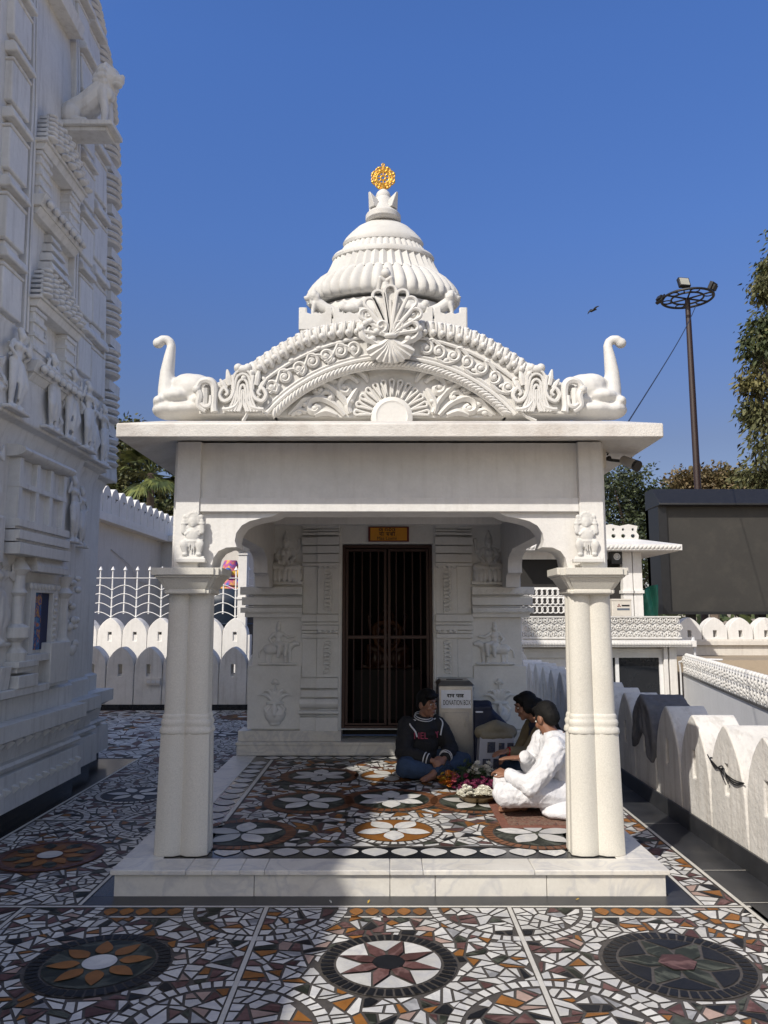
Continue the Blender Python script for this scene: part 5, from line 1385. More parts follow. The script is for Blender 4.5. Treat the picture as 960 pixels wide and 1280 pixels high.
for i in range(60): p.ell((xL - .08 + i * (Pq(863, 804).x - xL) / 60, YP - .33, (z_e + z_e1) / 2), (.045, .02, .035), roty(.6), 7, 5)
p.build('eave_carving', 'carved', pe)
# dark glass doors
x0, x1 = Pq(742, 850).x, Pq(827, 850).x; zt_ = Pq(800, 818).z
p = MB(); p.box(x0, x1, YP + .02, YP + .049, -1.6, zt_); gd = p.build('glass_door', 'glassdark', pv)
for uu in (742, 772, 827): xx = Pq(uu, 850).x; p = MB(); p.box(xx - .035, xx + .035, YP - .01, YP + .06, -1.6, zt_); p.build('door_frame', 'whitemetal', gd)
p = MB(); p.box(x0, x1, YP - .01, YP + .06, zt_ - .03, zt_ + .03); p.build('door_frame', 'whitemetal', gd)
for a, b_ in ((829, 834), (836, 845)): p = MB(); p.box(Pq(a, 850).x, Pq(b_, 850).x, YP - .1, YP + .05, -1.7, z_e - .01); p.build('pilaster', 'white', pv, .006)
# upper storey
YU = 16.4; zr = z_e1 + .02
p = MB(); p.box(xL, Pq(842, 700, YU).x - .3, YP, YP + 3.9, z_e1 - .05, zr); p.build('flat_roof', 'eave', pv)
zh0, zh1 = Pq(690, 771, YU).z, Pq(690, 736, YU).z
xa, xb = xL, Pq(722, 700, YU).x
holes = []; nh = 13; pc = (xb - xa) / nh
for i in range(nh):
    for j in range(3):
        cx_, cz_ = xa + (i + .5) * pc, zh0 + .06 + (zh1 - zh0 - .08) * (j + .5) / 3; holes.append([(cx_ + .062 * math.cos(-2 * PI * k / 12), cz_ + .062 * math.sin(-2 * PI * k / 12)) for k in range(12)])
p = MB(); p.prism([[(xa, zr), (xb, zr), (xb, zh1), (xa, zh1)]] + holes, 'y', YU - .9, YU - .82)
for h_ in holes: p.tube([(a + (a - sum(t[0] for t in h_) / 12) * .12, YU - .905, b_ + (b_ - sum(t[1] for t in h_) / 12) * .12) for a, b_ in h_], .012, 5, closed=True)
p.build('pierced_balustrade', 'white', pv, ang=30)
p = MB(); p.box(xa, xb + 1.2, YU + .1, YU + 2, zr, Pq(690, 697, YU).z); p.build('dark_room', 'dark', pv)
# kiosk with flat eave
ze0, ze1 = Pq(800, 692, YU).z, Pq(800, 683, YU).z; xk = Pq(842, 690, YU).x
p = MB(); p.frus((xL, xk, YU - .5, YU + 2.4), ze0 + .03, (xL, xk, YU - .5, YU + 2.4), ze1); p.frus((xL, xk - .01, YU - .49, YU + 2.4), ze1 - .001, (xL, Pq(798, 680, YU).x, YU - .0, YU + 2.2), Pq(800, 674, YU).z); ke = p.build('kiosk_eave', 'white', pv, .008)
p = MB()
for i in range(40): p.ell((xL + i * (xk - xL) / 40, YU - .505, (ze0 + .03 + ze1) / 2), (.065, .02, .03), roty(-.5), 7, 5)
p.build('eave_carving', 'carved', ke)
zc0_, zc1_ = Pq(790, 676, YU).z, Pq(790, 656, YU).z
xq0, xq1 = xL, Pq(798, 660, YU).x
o = [(xq0, zc0_)] + [(xq1, zc0_), (xq1 + .02, zc0_ + .12), (xq1 - .03, zc0_ + .2), (xq1, zc1_ - .03)]
n_ = 14
for i in range(n_ + 1):
    t = i / n_; o.append((xq1 + (xq0 - xq1) * t, zc1_ + (.02 if i % 2 else -.02)))
hl = []
for i in range(13):
    cx_ = xq0 + (i + .5) * (xq1 - xq0) / 13
    hl.append([(cx_ + .05 * math.cos(-2 * PI * k / 8), zc0_ + .11 + .045 * math.sin(-2 * PI * k / 8)) for k in range(8)])
    hl.append([(cx_ + .03 * math.cos(-2 * PI * k / 6), zc0_ + .25 + .035 * math.sin(-2 * PI * k / 6)) for k in range(6)])
p = MB(); p.prism([o] + hl, 'y', YU + .05, YU + .12); p.build('crest', 'carved', ke, ang=30)
for a, b_ in ((776, 788), (789, 800)): p = MB(); p.box(Pq(a, 700, YU).x, Pq(b_, 700, YU).x, YU - .1, YU + .15, zr, ze0 + .03); p.box(Pq(a, 700, YU).x - .03, Pq(b_, 700, YU).x + .02, YU - .14, YU + .17, Pq(780, 742, YU).z, Pq(780, 738, YU).z); p.box(Pq(a, 700, YU).x - .03, Pq(b_, 700, YU).x + .02, YU - .14, YU + .17, zr, zr + .1); p.build('kiosk_column', 'white', pv, .006)
p = MB(); p.box(xL, Pq(774, 700, YU).x, YU + .02, YU + .08, ze0 - .12, ze0 + .03); p.build('kiosk_beam', 'white', pv)
# things on its roof
q0, q1 = Pq(765, 782, YP + .25), Pq(788, 749, YP + .25)
ac = thing('air_conditioner', 'beige outdoor air conditioner unit on the pavilion roof', 'air conditioner', ((q0.x + q1.x) / 2, YP + .35, q0.z))
M['beige'] = mat('beige_enamel', (.60, .56, .49), .5, .05, 3, .05, 40, .001)
p = MB(); p.box(q0.x, q1.x, YP + .2, YP + .55, z_e1, q1.z); p.build('case', 'beige', ac, .012)
p = MB(); p.box(q0.x - .003, q1.x + .003, YP + .19, YP + .56, q1.z - .03, q1.z + .006); p.build('lid', 'beige', ac, .004)
def text(name, body, size, loc, rot, m, parent=None, ext=.002, align='CENTER', sx=1.0):
    cu = bpy.data.curves.new(name, 'FONT'); cu.body = body; cu.size = size; cu.extrude = ext; cu.align_x = align; cu.align_y = 'CENTER'; cu.resolution_u = 3
    o = bpy.data.objects.new(name, cu); COL.objects.link(o); o.rotation_euler = rot; o.location = loc; o.scale = (sx, 1, 1)
    bpy.context.view_layer.update(); dg = bpy.context.evaluated_depsgraph_get(); me = bpy.data.meshes.new_from_object(o.evaluated_get(dg)); mw = o.matrix_world.copy()
    bpy.data.objects.remove(o); bpy.data.curves.remove(cu)
    off = Vector((0, 0, 0)); q = parent
    while q is not None: off += q.location; q = q.parent
    me.transform(Matrix.Translation(-off) @ mw); me.materials.clear(); me.materials.append(M[m] if isinstance(m, str) else m)
    o = bpy.data.objects.new(name, me); COL.objects.link(o)
    if parent: o.parent = parent
    return o
M['ink'] = mat('black_ink', (.015, .014, .014), .6, .1, 4, 0)
M['redink'] = mat('dark_red_ink', (.16, .02, .02), .6, .1, 4, 0)
wx_ = q1.x - q0.x
p = MB(); cx_ = q0.x + wx_ * .36; cz_ = q1.z - .13; 
for a in (PI / 2, PI / 2 + 2.094, PI / 2 + 4.189):
    c_ = (cx_ + .022 * math.cos(a), cz_ + .022 * math.sin(a)); pr = [(c_[0] + .022 * math.cos(a + k) * (1 if i % 2 == 0 else .58), c_[1] + .022 * math.sin(a + k) * (1 if i % 2 == 0 else .58)) for i, k in enumerate((0, PI / 2, PI, -PI / 2))]
    p.prism(pr, 'y', YP + .196, YP + .202)
p.build('emblem', 'redink', ac)
p = MB(); p.box(q0.x + wx_ * .5, q0.x + wx_ * .9, YP + .197, YP + .202, cz_ - .014, cz_ + .018); p.build('lettering', 'ink', ac)
p = MB(); p.box(q0.x + wx_ * .26, q0.x + wx_ * .9, YP + .197, YP + .202, cz_ - .09, cz_ - .05); p.build('label_strip', mat('blue_grey_ink', (.10, .12, .15), .5), ac)
p = MB(); p.box(q0.x + wx_ * .6, q0.x + wx_ * .78, YP + .19, YP + .202, q0.z + .10, q0.z + .125); p.build('handle', 'ink', ac)
q = Pq(770, 698, YU - .1)
ls = thing('loudspeaker', 'black loudspeaker hung under the flat eave of the pavilion', 'loudspeaker', q)
p = MB(); p.box(q.x - .13, q.x + .10, YU - .2, YU + .05, q.z - .12, q.z + .18); p.build('cabinet', 'blackmetal', ls, .01)
p = MB(); p.lathe([(.075, 0), (.07, .012), (.045, -.006), (.02, .0), (.0, .01)], (0, 0, 0), 20, caps=False); p.xf(Matrix.Translation((q.x - .01, YU - .205, q.z + .03)) @ Matrix.Rotation(PI / 2, 4, 'X')); p.build('cone', 'wallgrey', ls)
# green tarpaulin and pipes beside the kiosk
M['tarp'] = mat('green_tarpaulin', (.03, .20, .14), .6, .2, 6, .4, 30, .01)
a, b_ = Pq(802, 772, 17.2), Pq(821, 731, 17.2)
p = MB(); vs = []; fs = []
for i in range(9):
    for j in range(9):
        s_, t_ = i / 8, j / 8; vs.append((a.x + (b_.x - a.x) * s_, 17.2 + .06 * math.sin(9 * s_ + 3 * t_), a.z + (b_.z - a.z) * t_ * (1 - .22 * (1 - s_) ** 2) + .0))
for i in range(8):
    for j in range(8): k = i * 9 + j; fs.append((k, k + 1, k + 10, k + 9))
p.add(vs, fs); tp = p.build('tarpaulin', 'tarp', None, recalc=False); tp.modifiers.new('thick', 'SOLIDIFY').thickness = .02
tag(tp, 'green tarpaulin hung between the pavilion kiosk and the big dark screen', 'tarpaulin')
p = MB()
for k, z in enumerate((.14, .08)):
    zz = Pq(850, 812).z + z; p.tube(bez([(xr - .1, YP - .18, zz), (xr + .22, YP - .2, zz - .02), (xr + .3, YP - .2, zz - .12), (xr + .31, YP - .2, -1.7)][:4], 6), .022, 8)
p.tube(bez([(xr + .03, YP - .14, -1.7), (xr + .03, YP - .14, .4), (xr + .06, YP - .2, .72), (xr + .7, YP - .5, .76)], 6), .018, 8)
tag(p.build('drain_pipes', 'wallgrey'), 'grey pipes bending round the corner of the pavilion', 'pipes')
# ---------------------------------------------------------------- lattice-topped side wall
A = Vector((5.78, 15.2)); B = Vector((3.75, 5.4))
lw = thing('lattice_wall', 'pale grey boundary wall topped by a white carved lattice band, right of the pavilion', 'wall', (4.6, 10, -1.7))
D = (A - B).normalized(); Nn = Vector((D.y, -D.x)); Lw = (A - B).length
def wallpt(s, off, z): q = B + D * s + Nn * off; return Vector((q.x, q.y, z))
zt_ = .87
def wbox(mb, s0, s1, o0, o1, z0, z1):
    v = [wallpt(s, o, z) for z in (z0, z1) for o in (o0, o1) for s in (s0, s1)]
    mb.add(v, [(0, 2, 3, 1), (4, 5, 7, 6), (0, 1, 5, 4), (2, 6, 7, 3), (0, 4, 6, 2), (1, 3, 7, 5)])
p = MB(); wbox(p, 0, Lw, 0, .2, -1.7, zt_ - .36); p.build('wall', 'wallgrey', lw)
p = MB(); wbox(p, 0, Lw, .02, .16, zt_ - .36, zt_ - .05); p.build('backing', 'wallgrey', lw)
p = MB(); wbox(p, 0, Lw, -.02, .02, zt_ - .405, zt_ - .375); p.build('dark_joint', 'bandblack', lw)
p = MB(); c_ = .17; n_ = int(Lw / c_)
for i in range(n_):
    for j in range(2):
        s_ = (i + .5 + .5 * (j % 2)) * c_; z = zt_ - .29 + j * .15
        p.tube([wallpt(s_ + .072 * math.cos(t), 0, z + .078 * math.sin(t)) for t in [2 * PI * k / 9 for k in range(9)]], .019, 5, closed=True)
        for k in range(3): t = 2.1 * k + i; p.ell(wallpt(s_ + .032 * math.cos(t), -.005, z + .032 * math.sin(t)), .026, None, 6, 5)
    p.ell(wallpt((i + .5) * c_, .05, zt_ - .04), (.05, .05, .045), None, 7, 5)
p.build('lattice_band', 'carved', lw, ang=60)
# ---------------------------------------------------------------- screen, far parapet, bank
M['screen'] = mat('switched_off_screen', (.034, .032, .028), .6, .1, 1.5, .1, 300, .001, dirt=.3, dirtcol=(.09, .08, .065))
XS0, XS1, YS = (818 - 481) / F * 20.0, 13.6, 20.0
sz0, sz1 = at(900, 768, YS).z, at(900, 612, YS).z
scn = thing('display_screen', 'huge switched-off black outdoor display screen in a hooded frame', 'screen', (10, YS, -1.7))
p = MB(); p.box(XS0, XS0 + .21, YS - .45, YS + .5, sz0, sz1 - .5); p.box(XS0 + .21, XS1, YS - .45, YS + .5, sz0, sz0 + .07); p.box(XS1 - .2, XS1, YS - .45, YS + .5, sz0 + .07, sz1 - .5); p.box(XS0, XS1, YS + .3, YS + .5, sz0 + .08, sz1); p.build('frame', 'blackmetal', scn)
p = MB(); p.prism([(YS - .62, sz1 - .50), (YS - .62, sz1 - .45), (YS - .1, sz1), (YS + .3, sz1), (YS + .3, sz1 - .5)], 'x', XS0 - .02, XS1 + .02); p.build('hood', 'blackmetal', scn, .01)
p = MB(); p.box(XS0 + .21, XS1 - .2, YS - .36, YS + .29, sz0 + .07, sz1 - .5)
p.build('panel', 'screen', scn)
for xx in (7.9, 9.7, 11.5, 13.1): p = MB(); p.box(xx - .1, xx + .1, YS - .05, YS + .15, -1.7, sz0 + .02); p.build('post', 'blackmetal', scn)
YQ = 18.4
fw_ = thing('parapet_wall', 'distant sunlit parapet of wide rounded battlements seen under the big screen', 'parapet', (12, YQ, -1.7))
p = MB(); p.box(6.0, 18, YQ - .02, YQ + .3, -1.7, 1.03); p.box(6.0, 18, YQ - .1, YQ - .02, .90, .99); p.build('wall', 'plaster', fw_)
x = 6.9
while x < 17:
    merlon('y', x + .30, .29, (1.16, 1.54), YQ, YQ + .3, (.045, 1.08, 1.24), 1.02).build('merlon', 'white', fw_, .01); x += .605
bk = MB(); bk.frus((6.0, 24, 15.6, 18.39), -1.72, (6.6, 24, 16.4, 18.385), .66); tag(bk.build('bank', 'earth'), kind='structure')
# ---------------------------------------------------------------- light mast, wire, camera
xm = (869.5 - 481) / F * 30.6; ym = 30.0; zt_ = at(866, 373, 30).z
lm = thing('light_mast', 'tall brown mast carrying an iron ring with floodlights', 'light mast', (xm, ym, -1.7))
p = MB(); p.tube([(xm, ym, -1.7), (xm, ym, zt_ - 4), (xm, ym, zt_)], [.145, .125, .10], 14); p.build('pole', 'mast', lm)
p = MB()
for r, t in ((1.0, .05), (.62, .04)): p.tube([(xm + r * math.cos(a), ym + r * math.sin(a), zt_) for a in [2 * PI * i / 40 for i in range(40)]], t, 7, closed=True)
for i in range(6): a = 2 * PI * i / 6 + .3; p.tube([(xm, ym, zt_ - .02), (xm + math.cos(a), ym + math.sin(a), zt_ - .0)], .035, 6)
for i in range(6): a = 2 * PI * (i + .5) / 6; c_ = Vector((xm + .8 * math.cos(a), ym + .8 * math.sin(a), zt_)); p.tube([c_ + Vector((.17 * math.cos(t), .17 * math.sin(t), 0)) for t in [2 * PI * k / 12 for k in range(12)]], .025, 6, closed=True)
p.build('ring', 'blackmetal', lm)
def flood(dx, dy, dz, yaw, pitch, s=1):
    c_ = Vector((xm + dx, ym + dy, zt_ + dz)); r_ = rotz(yaw) @ rotx(pitch)
    p = MB(); p.obox(c_, .46 * s, .16 * s, .42 * s, r_); p.obox(c_ + r_ @ Vector((0, .12 * s, 0)), .3 * s, .12 * s, .25 * s, r_); p.tube([c_, Vector((c_.x, c_.y, zt_))], .03, 6); f = p.build('floodlight', 'blackmetal', lm, .01)
    p = MB(); p.obox(c_ - r_ @ Vector((0, .075 * s, 0)), .38 * s, .03 * s, .34 * s, r_); p.build('glass', mat('lamp_glass', (.34, .34, .30), .25), f)
flood(-.36, -.6, .40, .15, -.35); flood(.95, -.2, .40, -2.4, -.5, .9); flood(-1.05, .1, .0, 1.9, .6, .8)
# security camera under the eave
jb = at(763, 577, 5.25)
scm = thing('security_camera', 'grey bullet security camera on a bracket under the right eave of the shrine', 'camera', jb)
xw = CX + 1.39
p = MB(); p.box(xw, xw + .075, 5.1, 5.24, jb.z - .075, jb.z + .085); p.build('junction_box', 'beige', scm, .006)
q0 = at(779, 575, 5.1); q0 = Vector((q0.x, 5.1, q0.z)); q1 = at(795, 583, 5.02); q1 = Vector((q1.x, 5.0, q1.z))
p = MB(); p.tube(bez([(xw + .07, 5.16, jb.z + .01), (xw + .11, 5.14, jb.z - .01), (q0.x + .005, 5.1, q0.z - .01)], 5), .011, 7); p.ell((xw + .105, 5.14, jb.z), .018, None, 8, 6); p.build('bracket', 'blackmetal', scm)
d_ = (q1 - q0).normalized(); p = MB(); p.tube([q0 - d_ * .01, q0, q1 - d_ * .012, q1 - d_ * .01], [.022, .031, .036, .035], 18); p.build('housing', mat('grey_housing', (.32, .30, .27), .5), scm)
p = MB(); p.tube([q1 - d_ * .012, q1 + d_ * .010], .037, 18); p.build('lens_hood', 'blackmetal', scm)
p = MB(); e0 = Vector((xw + .10, 5.16, jb.z + .03)); e1 = Vector((xm + .2, ym - .3, zt_ - .45)); pts = [e0.lerp(e1, i / 20) - Vector((0, 0, .12 * math.sin(PI * i / 20))) for i in range(21)]
p.tube(pts, [.006, .016], 5); tag(p.build('overhead_wire', 'blackmetal'), 'thin black wire slanting from the shrine eave up to the brown light mast', 'wire')
# bird
b = MB(); bc = at(741, 388, 24)
b.limb([bc + Vector((-.05, 0, -.02)), bc + Vector((.05, 0, .02))], [.045, .035]); b.ell(bc + Vector((.10, 0, .03)), .03)
bw = b
bw.tube(bez([bc, bc + Vector((-.04, .12, .05)), bc + Vector((-.13, .2, -.06))], 5), [.03, .035, .008], 6); bw.tube(bez([bc, bc + Vector((.08, -.12, .06)), bc + Vector((.16, -.25, .05))], 5), [.03, .03, .006], 6)
bw.tube([bc + Vector((-.05, 0, -.02)), bc + Vector((-.16, .02, -.05))], [.03, .012], 6)
tag(bw.sculpt('bird', 'blackmetal', None, .012, 1), 'small dark bird gliding in the clear sky right of the dome', 'bird')
# ---------------------------------------------------------------- vegetation
def leafmat(n, c, c2):
    m = mat(n, c, .6, .3, 3, 0, cols=[c, c2, c, tuple(x * .7 for x in c)], island=.55); p = m.node_tree.nodes['Principled BSDF']; p.inputs['Specular IOR Level'].default_value = .3; return m
M['leaf_a'] = leafmat('dark_green_leaves', (.055, .075, .030), (.085, .105, .035)); M['leaf_b'] = leafmat('olive_green_leaves', (.10, .11, .045), (.15, .145, .06))
M['leaf_c'] = leafmat('yellow_green_leaves', (.14, .135, .05), (.19, .17, .07)); M['leaf_d'] = leafmat('grey_green_leaves', (.065, .085, .05), (.10, .12, .07))
M['leaf_t'] = leafmat('dry_tan_leaves', (.19, .14, .075), (.15, .13, .06)); M['leaf_p'] = leafmat('palm_leaves', (.085, .115, .04), (.16, .18, .05))
M['bark'] = mat('grey_brown_bark', (.13, .10, .075), .85, .3, 6, .6, 30, .02)
def leaf(mb, c, s, d=None, w_=.34):
    d = d or Vector((R.gauss(0, 1), R.gauss(0, 1), R.gauss(-.2, .8)))
    d = Vector(d).normalized(); x = d.cross(Vector((R.gauss(0, 1), R.gauss(0, 1), R.gauss(0, 1)))).normalized()
    n_ = d.cross(x) * s * .12
    mb.add([c, c + d * s * .45 + x * s * w_ + n_, c + d * s, c + d * s * .45 - x * s * w_ + n_], [(0, 1, 2, 3)])
def tree(name, label, loc, h, clumps, leafm, group=None, trunk_r=.18, ls=.22, per=120, droop=0, spread=.55, wid=.34):
    t = thing(name, label, 'tree', loc, group)
    base = Vector(loc); tr = MB(); cr = MB()
    top = base + Vector((0, 0, h))
    tr.tube(bez([base, base + Vector((.1, .05, h * .4)), base + Vector((-.05, 0, h * .8))], 5), [trunk_r * 1.3, trunk_r, trunk_r * .35], 9)
    mats = leafm if isinstance(leafm, list) else [leafm]
    for c, r in clumps:
        k0 = len(cr.m); c = Vector(c); fork = base + Vector((0, 0, min(h * .75, max(h * .25, (c.z - base.z) * .6))))
        tr.tube(bez([fork, fork.lerp(c, .5) + Vector((R.uniform(-.2, .2), R.uniform(-.2, .2), .15)), c], 5), [trunk_r * .45, trunk_r * .25, trunk_r * .06], 6)
        for i in range(per):
            tw = Vector((R.gauss(0, 1), R.gauss(0, 1), R.gauss(0, .8))); tw.normalize(); tw *= r * R.random() ** .45
            p0 = c + tw
            d0 = Vector((tw.x, tw.y, tw.z * .4 - droop * r + R.uniform(-.2, .3) * r))
            for k in range(R.randint(4, 7)): leaf(cr, p0 + Vector((R.gauss(0, ls * .8), R.gauss(0, ls * .8), R.gauss(0, ls * .6) - droop * ls * k * .3)), ls * R.uniform(.6, 1.2), (d0.normalized() + Vector((R.gauss(0, .6), R.gauss(0, .6), R.gauss(0, .5) - droop))) , wid)
        mi = R.randrange(len(mats))
        for k in range(k0, len(cr.m)): cr.m[k] = mi if R.random() < .8 else 0
    tr.build('trunk', 'bark', t); cr.build('crown', mats, t, recalc=False); return t
# drooping evergreen at the right edge
cl = []
for u, v, r in ((963, 335, .40), (958, 358, .42), (972, 365, .6), (956, 402, .5), (974, 420, .8), (946, 428, .45), (962, 452, .7), (944, 474, .45), (982, 480, 1.1), (956, 508, .7), (944, 514, .4), (990, 540, 1.4), (964, 550, .75), (950, 592, .7), (972, 602, 1.0), (994, 380, .9), (1010, 450, 1.5), (1015, 560, 1.7), (979, 322, .5), (990, 290, .6)):
    q = at(u, v, 27 + R.uniform(-1.2, 1.2)); cl.append((q, r))
q = at(990, 600, 27); tree('evergreen_tree', 'tall drooping evergreen tree cut off by the right edge of the view', (q.x, 27, -1.7), 15.5, cl, ['leaf_b', 'leaf_c', 'leaf_a'], None, .25, .24, 120, .55, wid=.2)
# feathery tree behind the pavilion
cl = []
for u, v, r in ((765, 600, 1.0), (785, 605, 1.0), (775, 630, 1.2), (800, 622, .9), (812, 640, .9), (790, 655, 1.3), (815, 668, 1.0), (765, 660, 1.2), (805, 690, 1.2), (780, 700, 1.2), (822, 625, .5), (740, 640, 1.4), (826, 700, .9), (815, 740, .9), (835, 650, .8)):
    cl.append((at(u, v, 26 + R.uniform(-1.5, 1.0)), r))
q = at(785, 700, 26.5); tree('feathery_tree', 'dark feathery tree between the shrine and the big screen', (q.x, 26.5, -1.7), 7.2, cl, ['leaf_a', 'leaf_d'], None, .2, .15, 190, .1, wid=.25)
p = MB()
# dry tree behind the screen
cl = []
for i in range(11):
    u = 850 + i * 9; cl.append((at(u, 606 + R.uniform(-5, 6) + abs(i - 4) * .8, 42), R.uniform(.7, 1.1)))
cl += [(at(880, 625, 42), 2), (at(915, 625, 42), 2)]
q = at(885, 650, 42); tree('dry_tree', 'tan dry-leaved tree peeping over the big screen', (q.x, 42, -1.7), 8.5, cl, ['leaf_t', 'leaf_b'], None, .25, .22, 150, 0)
# trees at the left
cl = []
for u, v, r in ((150, 560, 1.5), (165, 585, 1.4), (150, 605, 1.6), (172, 622, 1.3), (192, 640, 1.2), (130, 580, 1.8), (210, 648, 1.0), (160, 545, .9), (215, 645, 1.3), (100, 590, 2.0), (145, 630, 1.6)):
    cl.append((at(u, v, 36 + R.uniform(-1, 1)), r))
q = at(150, 640, 36); tree('broadleaf_tree', 'dark leafy tree behind the cream battlemented building, left of the palm', (q.x, 36, -1.7), 9, cl, ['leaf_a', 'leaf_b'], None, .3, .25, 140, .1)
q = at(189, 592, 31)
pt = thing('palm_tree', 'fan palm with a bright young spear rising behind the battlemented building', 'palm', (q.x, 31, -1.7))
p = MB(); p.tube(bez([(q.x + .1, 31, -1.7), (q.x + .05, 31, 3), (q.x, 31, q.z)], 6), [.2, .16, .15], 10); p.build('trunk', 'bark', pt)
p = MB()
for i in range(34):
    a = R.uniform(0, 2 * PI); el = R.uniform(-.7, 1.45) if i > 5 else R.uniform(1.0, 1.5)
    d0 = Vector((math.cos(a) * math.cos(el), math.sin(a) * math.cos(el), math.sin(el))); c0 = q + d0 * R.uniform(.5, .9); c0.y = 31 + (c0.y - q.y)
    p.tube([Vector((q.x, 31, q.z)), c0], .02, 5)
    sd_ = d0.cross(Vector((0, 0, 1))); sd_ = sd_.normalized() if sd_.length > .1 else Vector((1, 0, 0)); up = sd_.cross(d0)
    for k in range(26):
        f = -1.25 + 2.5 * k / 25; dd = (d0 * math.cos(f) + sd_ * math.sin(f)).normalized(); L2 = R.uniform(.85, 1.15) * (1.1 - .25 * abs(f))
        tip = c0 + dd * L2 + Vector((0, 0, -.28 * L2 * R.uniform(.5, 1.3))); m1 = c0 + dd * L2 * .5; wv = up.cross(dd).normalized() * .06
        p.add([c0, m1 + wv, tip, m1 - wv], [(0, 1, 2, 3)])
p.build('fronds', 'leaf_p', pt, recalc=False)
# far belt of trees along the horizon
p = MB()
for i in range(5200):
    a = R.uniform(-1.25, 1.25); rr = R.uniform(62, 90); hgt = 3.2 + 1.6 * noise.noise((a * 9, 0, 0)) + 1.2 * noise.noise((a * 31, 3, 0))
    c0 = Vector((rr * math.sin(a), rr * math.cos(a), R.uniform(-1.6, hgt))); leaf(p, c0, R.uniform(.8, 1.5), None, .4)
tag(p.build('distant_trees', 'leaf_a', None, recalc=False), 'far-off belt of dark trees along the horizon', 'trees', None, 'stuff')
# ---------------------------------------------------------------- people
M['skin_m'] = mat('brown_skin', (.22, .105, .062), .5, .08, 20, .08, 200, .001)
M['skin_w'] = mat('light_brown_skin', (.27, .135, .085), .5, .08, 20, .08, 200, .001)
M['hair'] = mat('black_hair', (.006, .0055, .005), .65, .3, 60, .6, 160, .004, spec=.2)
M['hairgrey'] = mat('black_grey_hair', (.007, .0065, .006), .7, .4, 90, .8, 160, .004, spec=.2)
M['eyewhite'] = mat('eye_white', (.55, .52, .48), .3, .02, 5, 0); M['eyedark'] = mat('eye_dark', (.01, .007, .005), .15, .02, 5, 0)
M['lip'] = mat('lips', (.20, .07, .055), .5, .1, 10, 0)
M['cotton'] = mat('white_cotton', (.66, .66, .675), .9, .03, 6, .5, 26, .02)
M['blackcloth'] = mat('black_jersey', (.012, .012, .014), .85, .2, 12, .3, 260, .002)
M['denim'] = mat('blue_denim', (.030, .055, .105), .85, .3, 14, .35, 260, .002)
M['navycloth'] = mat('navy_cloth', (.018, .024, .050), .85, .25, 10, .3, 200, .002)
M['olivecloth'] = mat('olive_tan_cloth', (.155, .125, .070), .85, .2, 10, .3, 200, .002)
M['piping'] = mat('white_piping', (.60, .60, .61), .7, .05, 6, 0)
M['pinkletter'] = mat('pink_red_felt', (.34, .055, .10), .9, .1, 30, 0)
M['bangle'] = mat('red_bangle', (.30, .015, .02), .25, .1, 6, 0)
def head(mb, s=1):
    mb.ell((0, .014, .028), (.076, .094, .092)); mb.ell((0, -.022, -.045), (.060, .066, .066)); mb.ell((0, -.062, -.094), (.026, .022, .020))
    mb.limb([(0, -.086, .026), (0, -.100, -.012)], [.009, .0125]); mb.ell((0, -.094, -.020), (.019, .012, .010))
    for e in (-1, 1):
        mb.ell((e * .033, -.074, .040), (.026, .014, .008)); mb.ell((e * .077, .012, -.008), (.012, .026, .033)); mb.ell((e * .040, -.058, -.022), (.026, .028, .024))
    mb.ell((0, -.082, -.053), (.024, .012, .0075)); mb.ell((0, -.079, -.066), (.021, .012, .009))
    return mb
def hand(mb, wr, d, nrm, curl=.35, s=1.0, thumb=1):
    "palm, four unequal bent fingers and a thumb from the palm's side"
    wr = Vector(wr); d = Vector(d).normalized(); n_ = Vector(nrm); n_ = (n_ - d * n_.dot(d)).normalized(); sd_ = d.cross(n_)
    rm = Matrix((sd_, d, n_)).transposed()
    mb.ell(wr + d * .045 * s, (.040 * s, .052 * s, .017 * s), rm)
    mb.ell(wr + d * .01 * s, (.028 * s, .03 * s, .020 * s), rm)
    for k, (o, l) in enumerate(((-.030, .062), (-.010, .074), (.010, .070), (.029, .056))):
        a = wr + d * .085 * s + sd_ * o * s; ang = curl * (1 + .12 * k)
        b = a + (d * math.cos(ang) - n_ * math.sin(ang)) * l * .5 * s; c = b + (d * math.cos(ang * 2.1) - n_ * math.sin(ang * 2.1)) * l * .5 * s
        mb.limb([a - d * .02 * s, a, b, c], [.0095 * s, .0092 * s, .0085 * s, .007 * s], 8)
    t0 = wr + d * .022 * s - sd_ * .030 * s * thumb; t1 = t0 + (d * .75 - sd_ * thumb * .65 - n_ * .2) * .036 * s; t2 = t1 + (d * .95 - sd_ * thumb * .1 - n_ * .3) * .03 * s
    mb.limb([t0, t1, t2], [.0125 * s, .0105 * s, .008 * s], 8)
def foot(mb, an, d, s=1.0):
    an = Vector(an); d = Vector(d).normalized(); up = Vector((0, 0, 1)); sd_ = d.cross(up).normalized()
    mb.limb([an, an - d * .03 * s - up * .02 * s], [.036 * s, .034 * s]); mb.limb([an - up * .01 * s, an + d * .09 * s - up * .028 * s, an + d * .14 * s - up * .034 * s], [.038 * s, .034 * s, .026 * s])
    mb.ell(an + d * .125 * s - up * .034 * s, (.042 * s, .042 * s, .020 * s))
    for k in range(5): q = an + d * (.165 - .007 * k * k * .6) * s + sd_ * (k - 2) * .0185 * s - up * .036 * s; mb.limb([q - d * .025 * s, q], [.012 * s, .0105 * s if k else .0125 * s], 8)
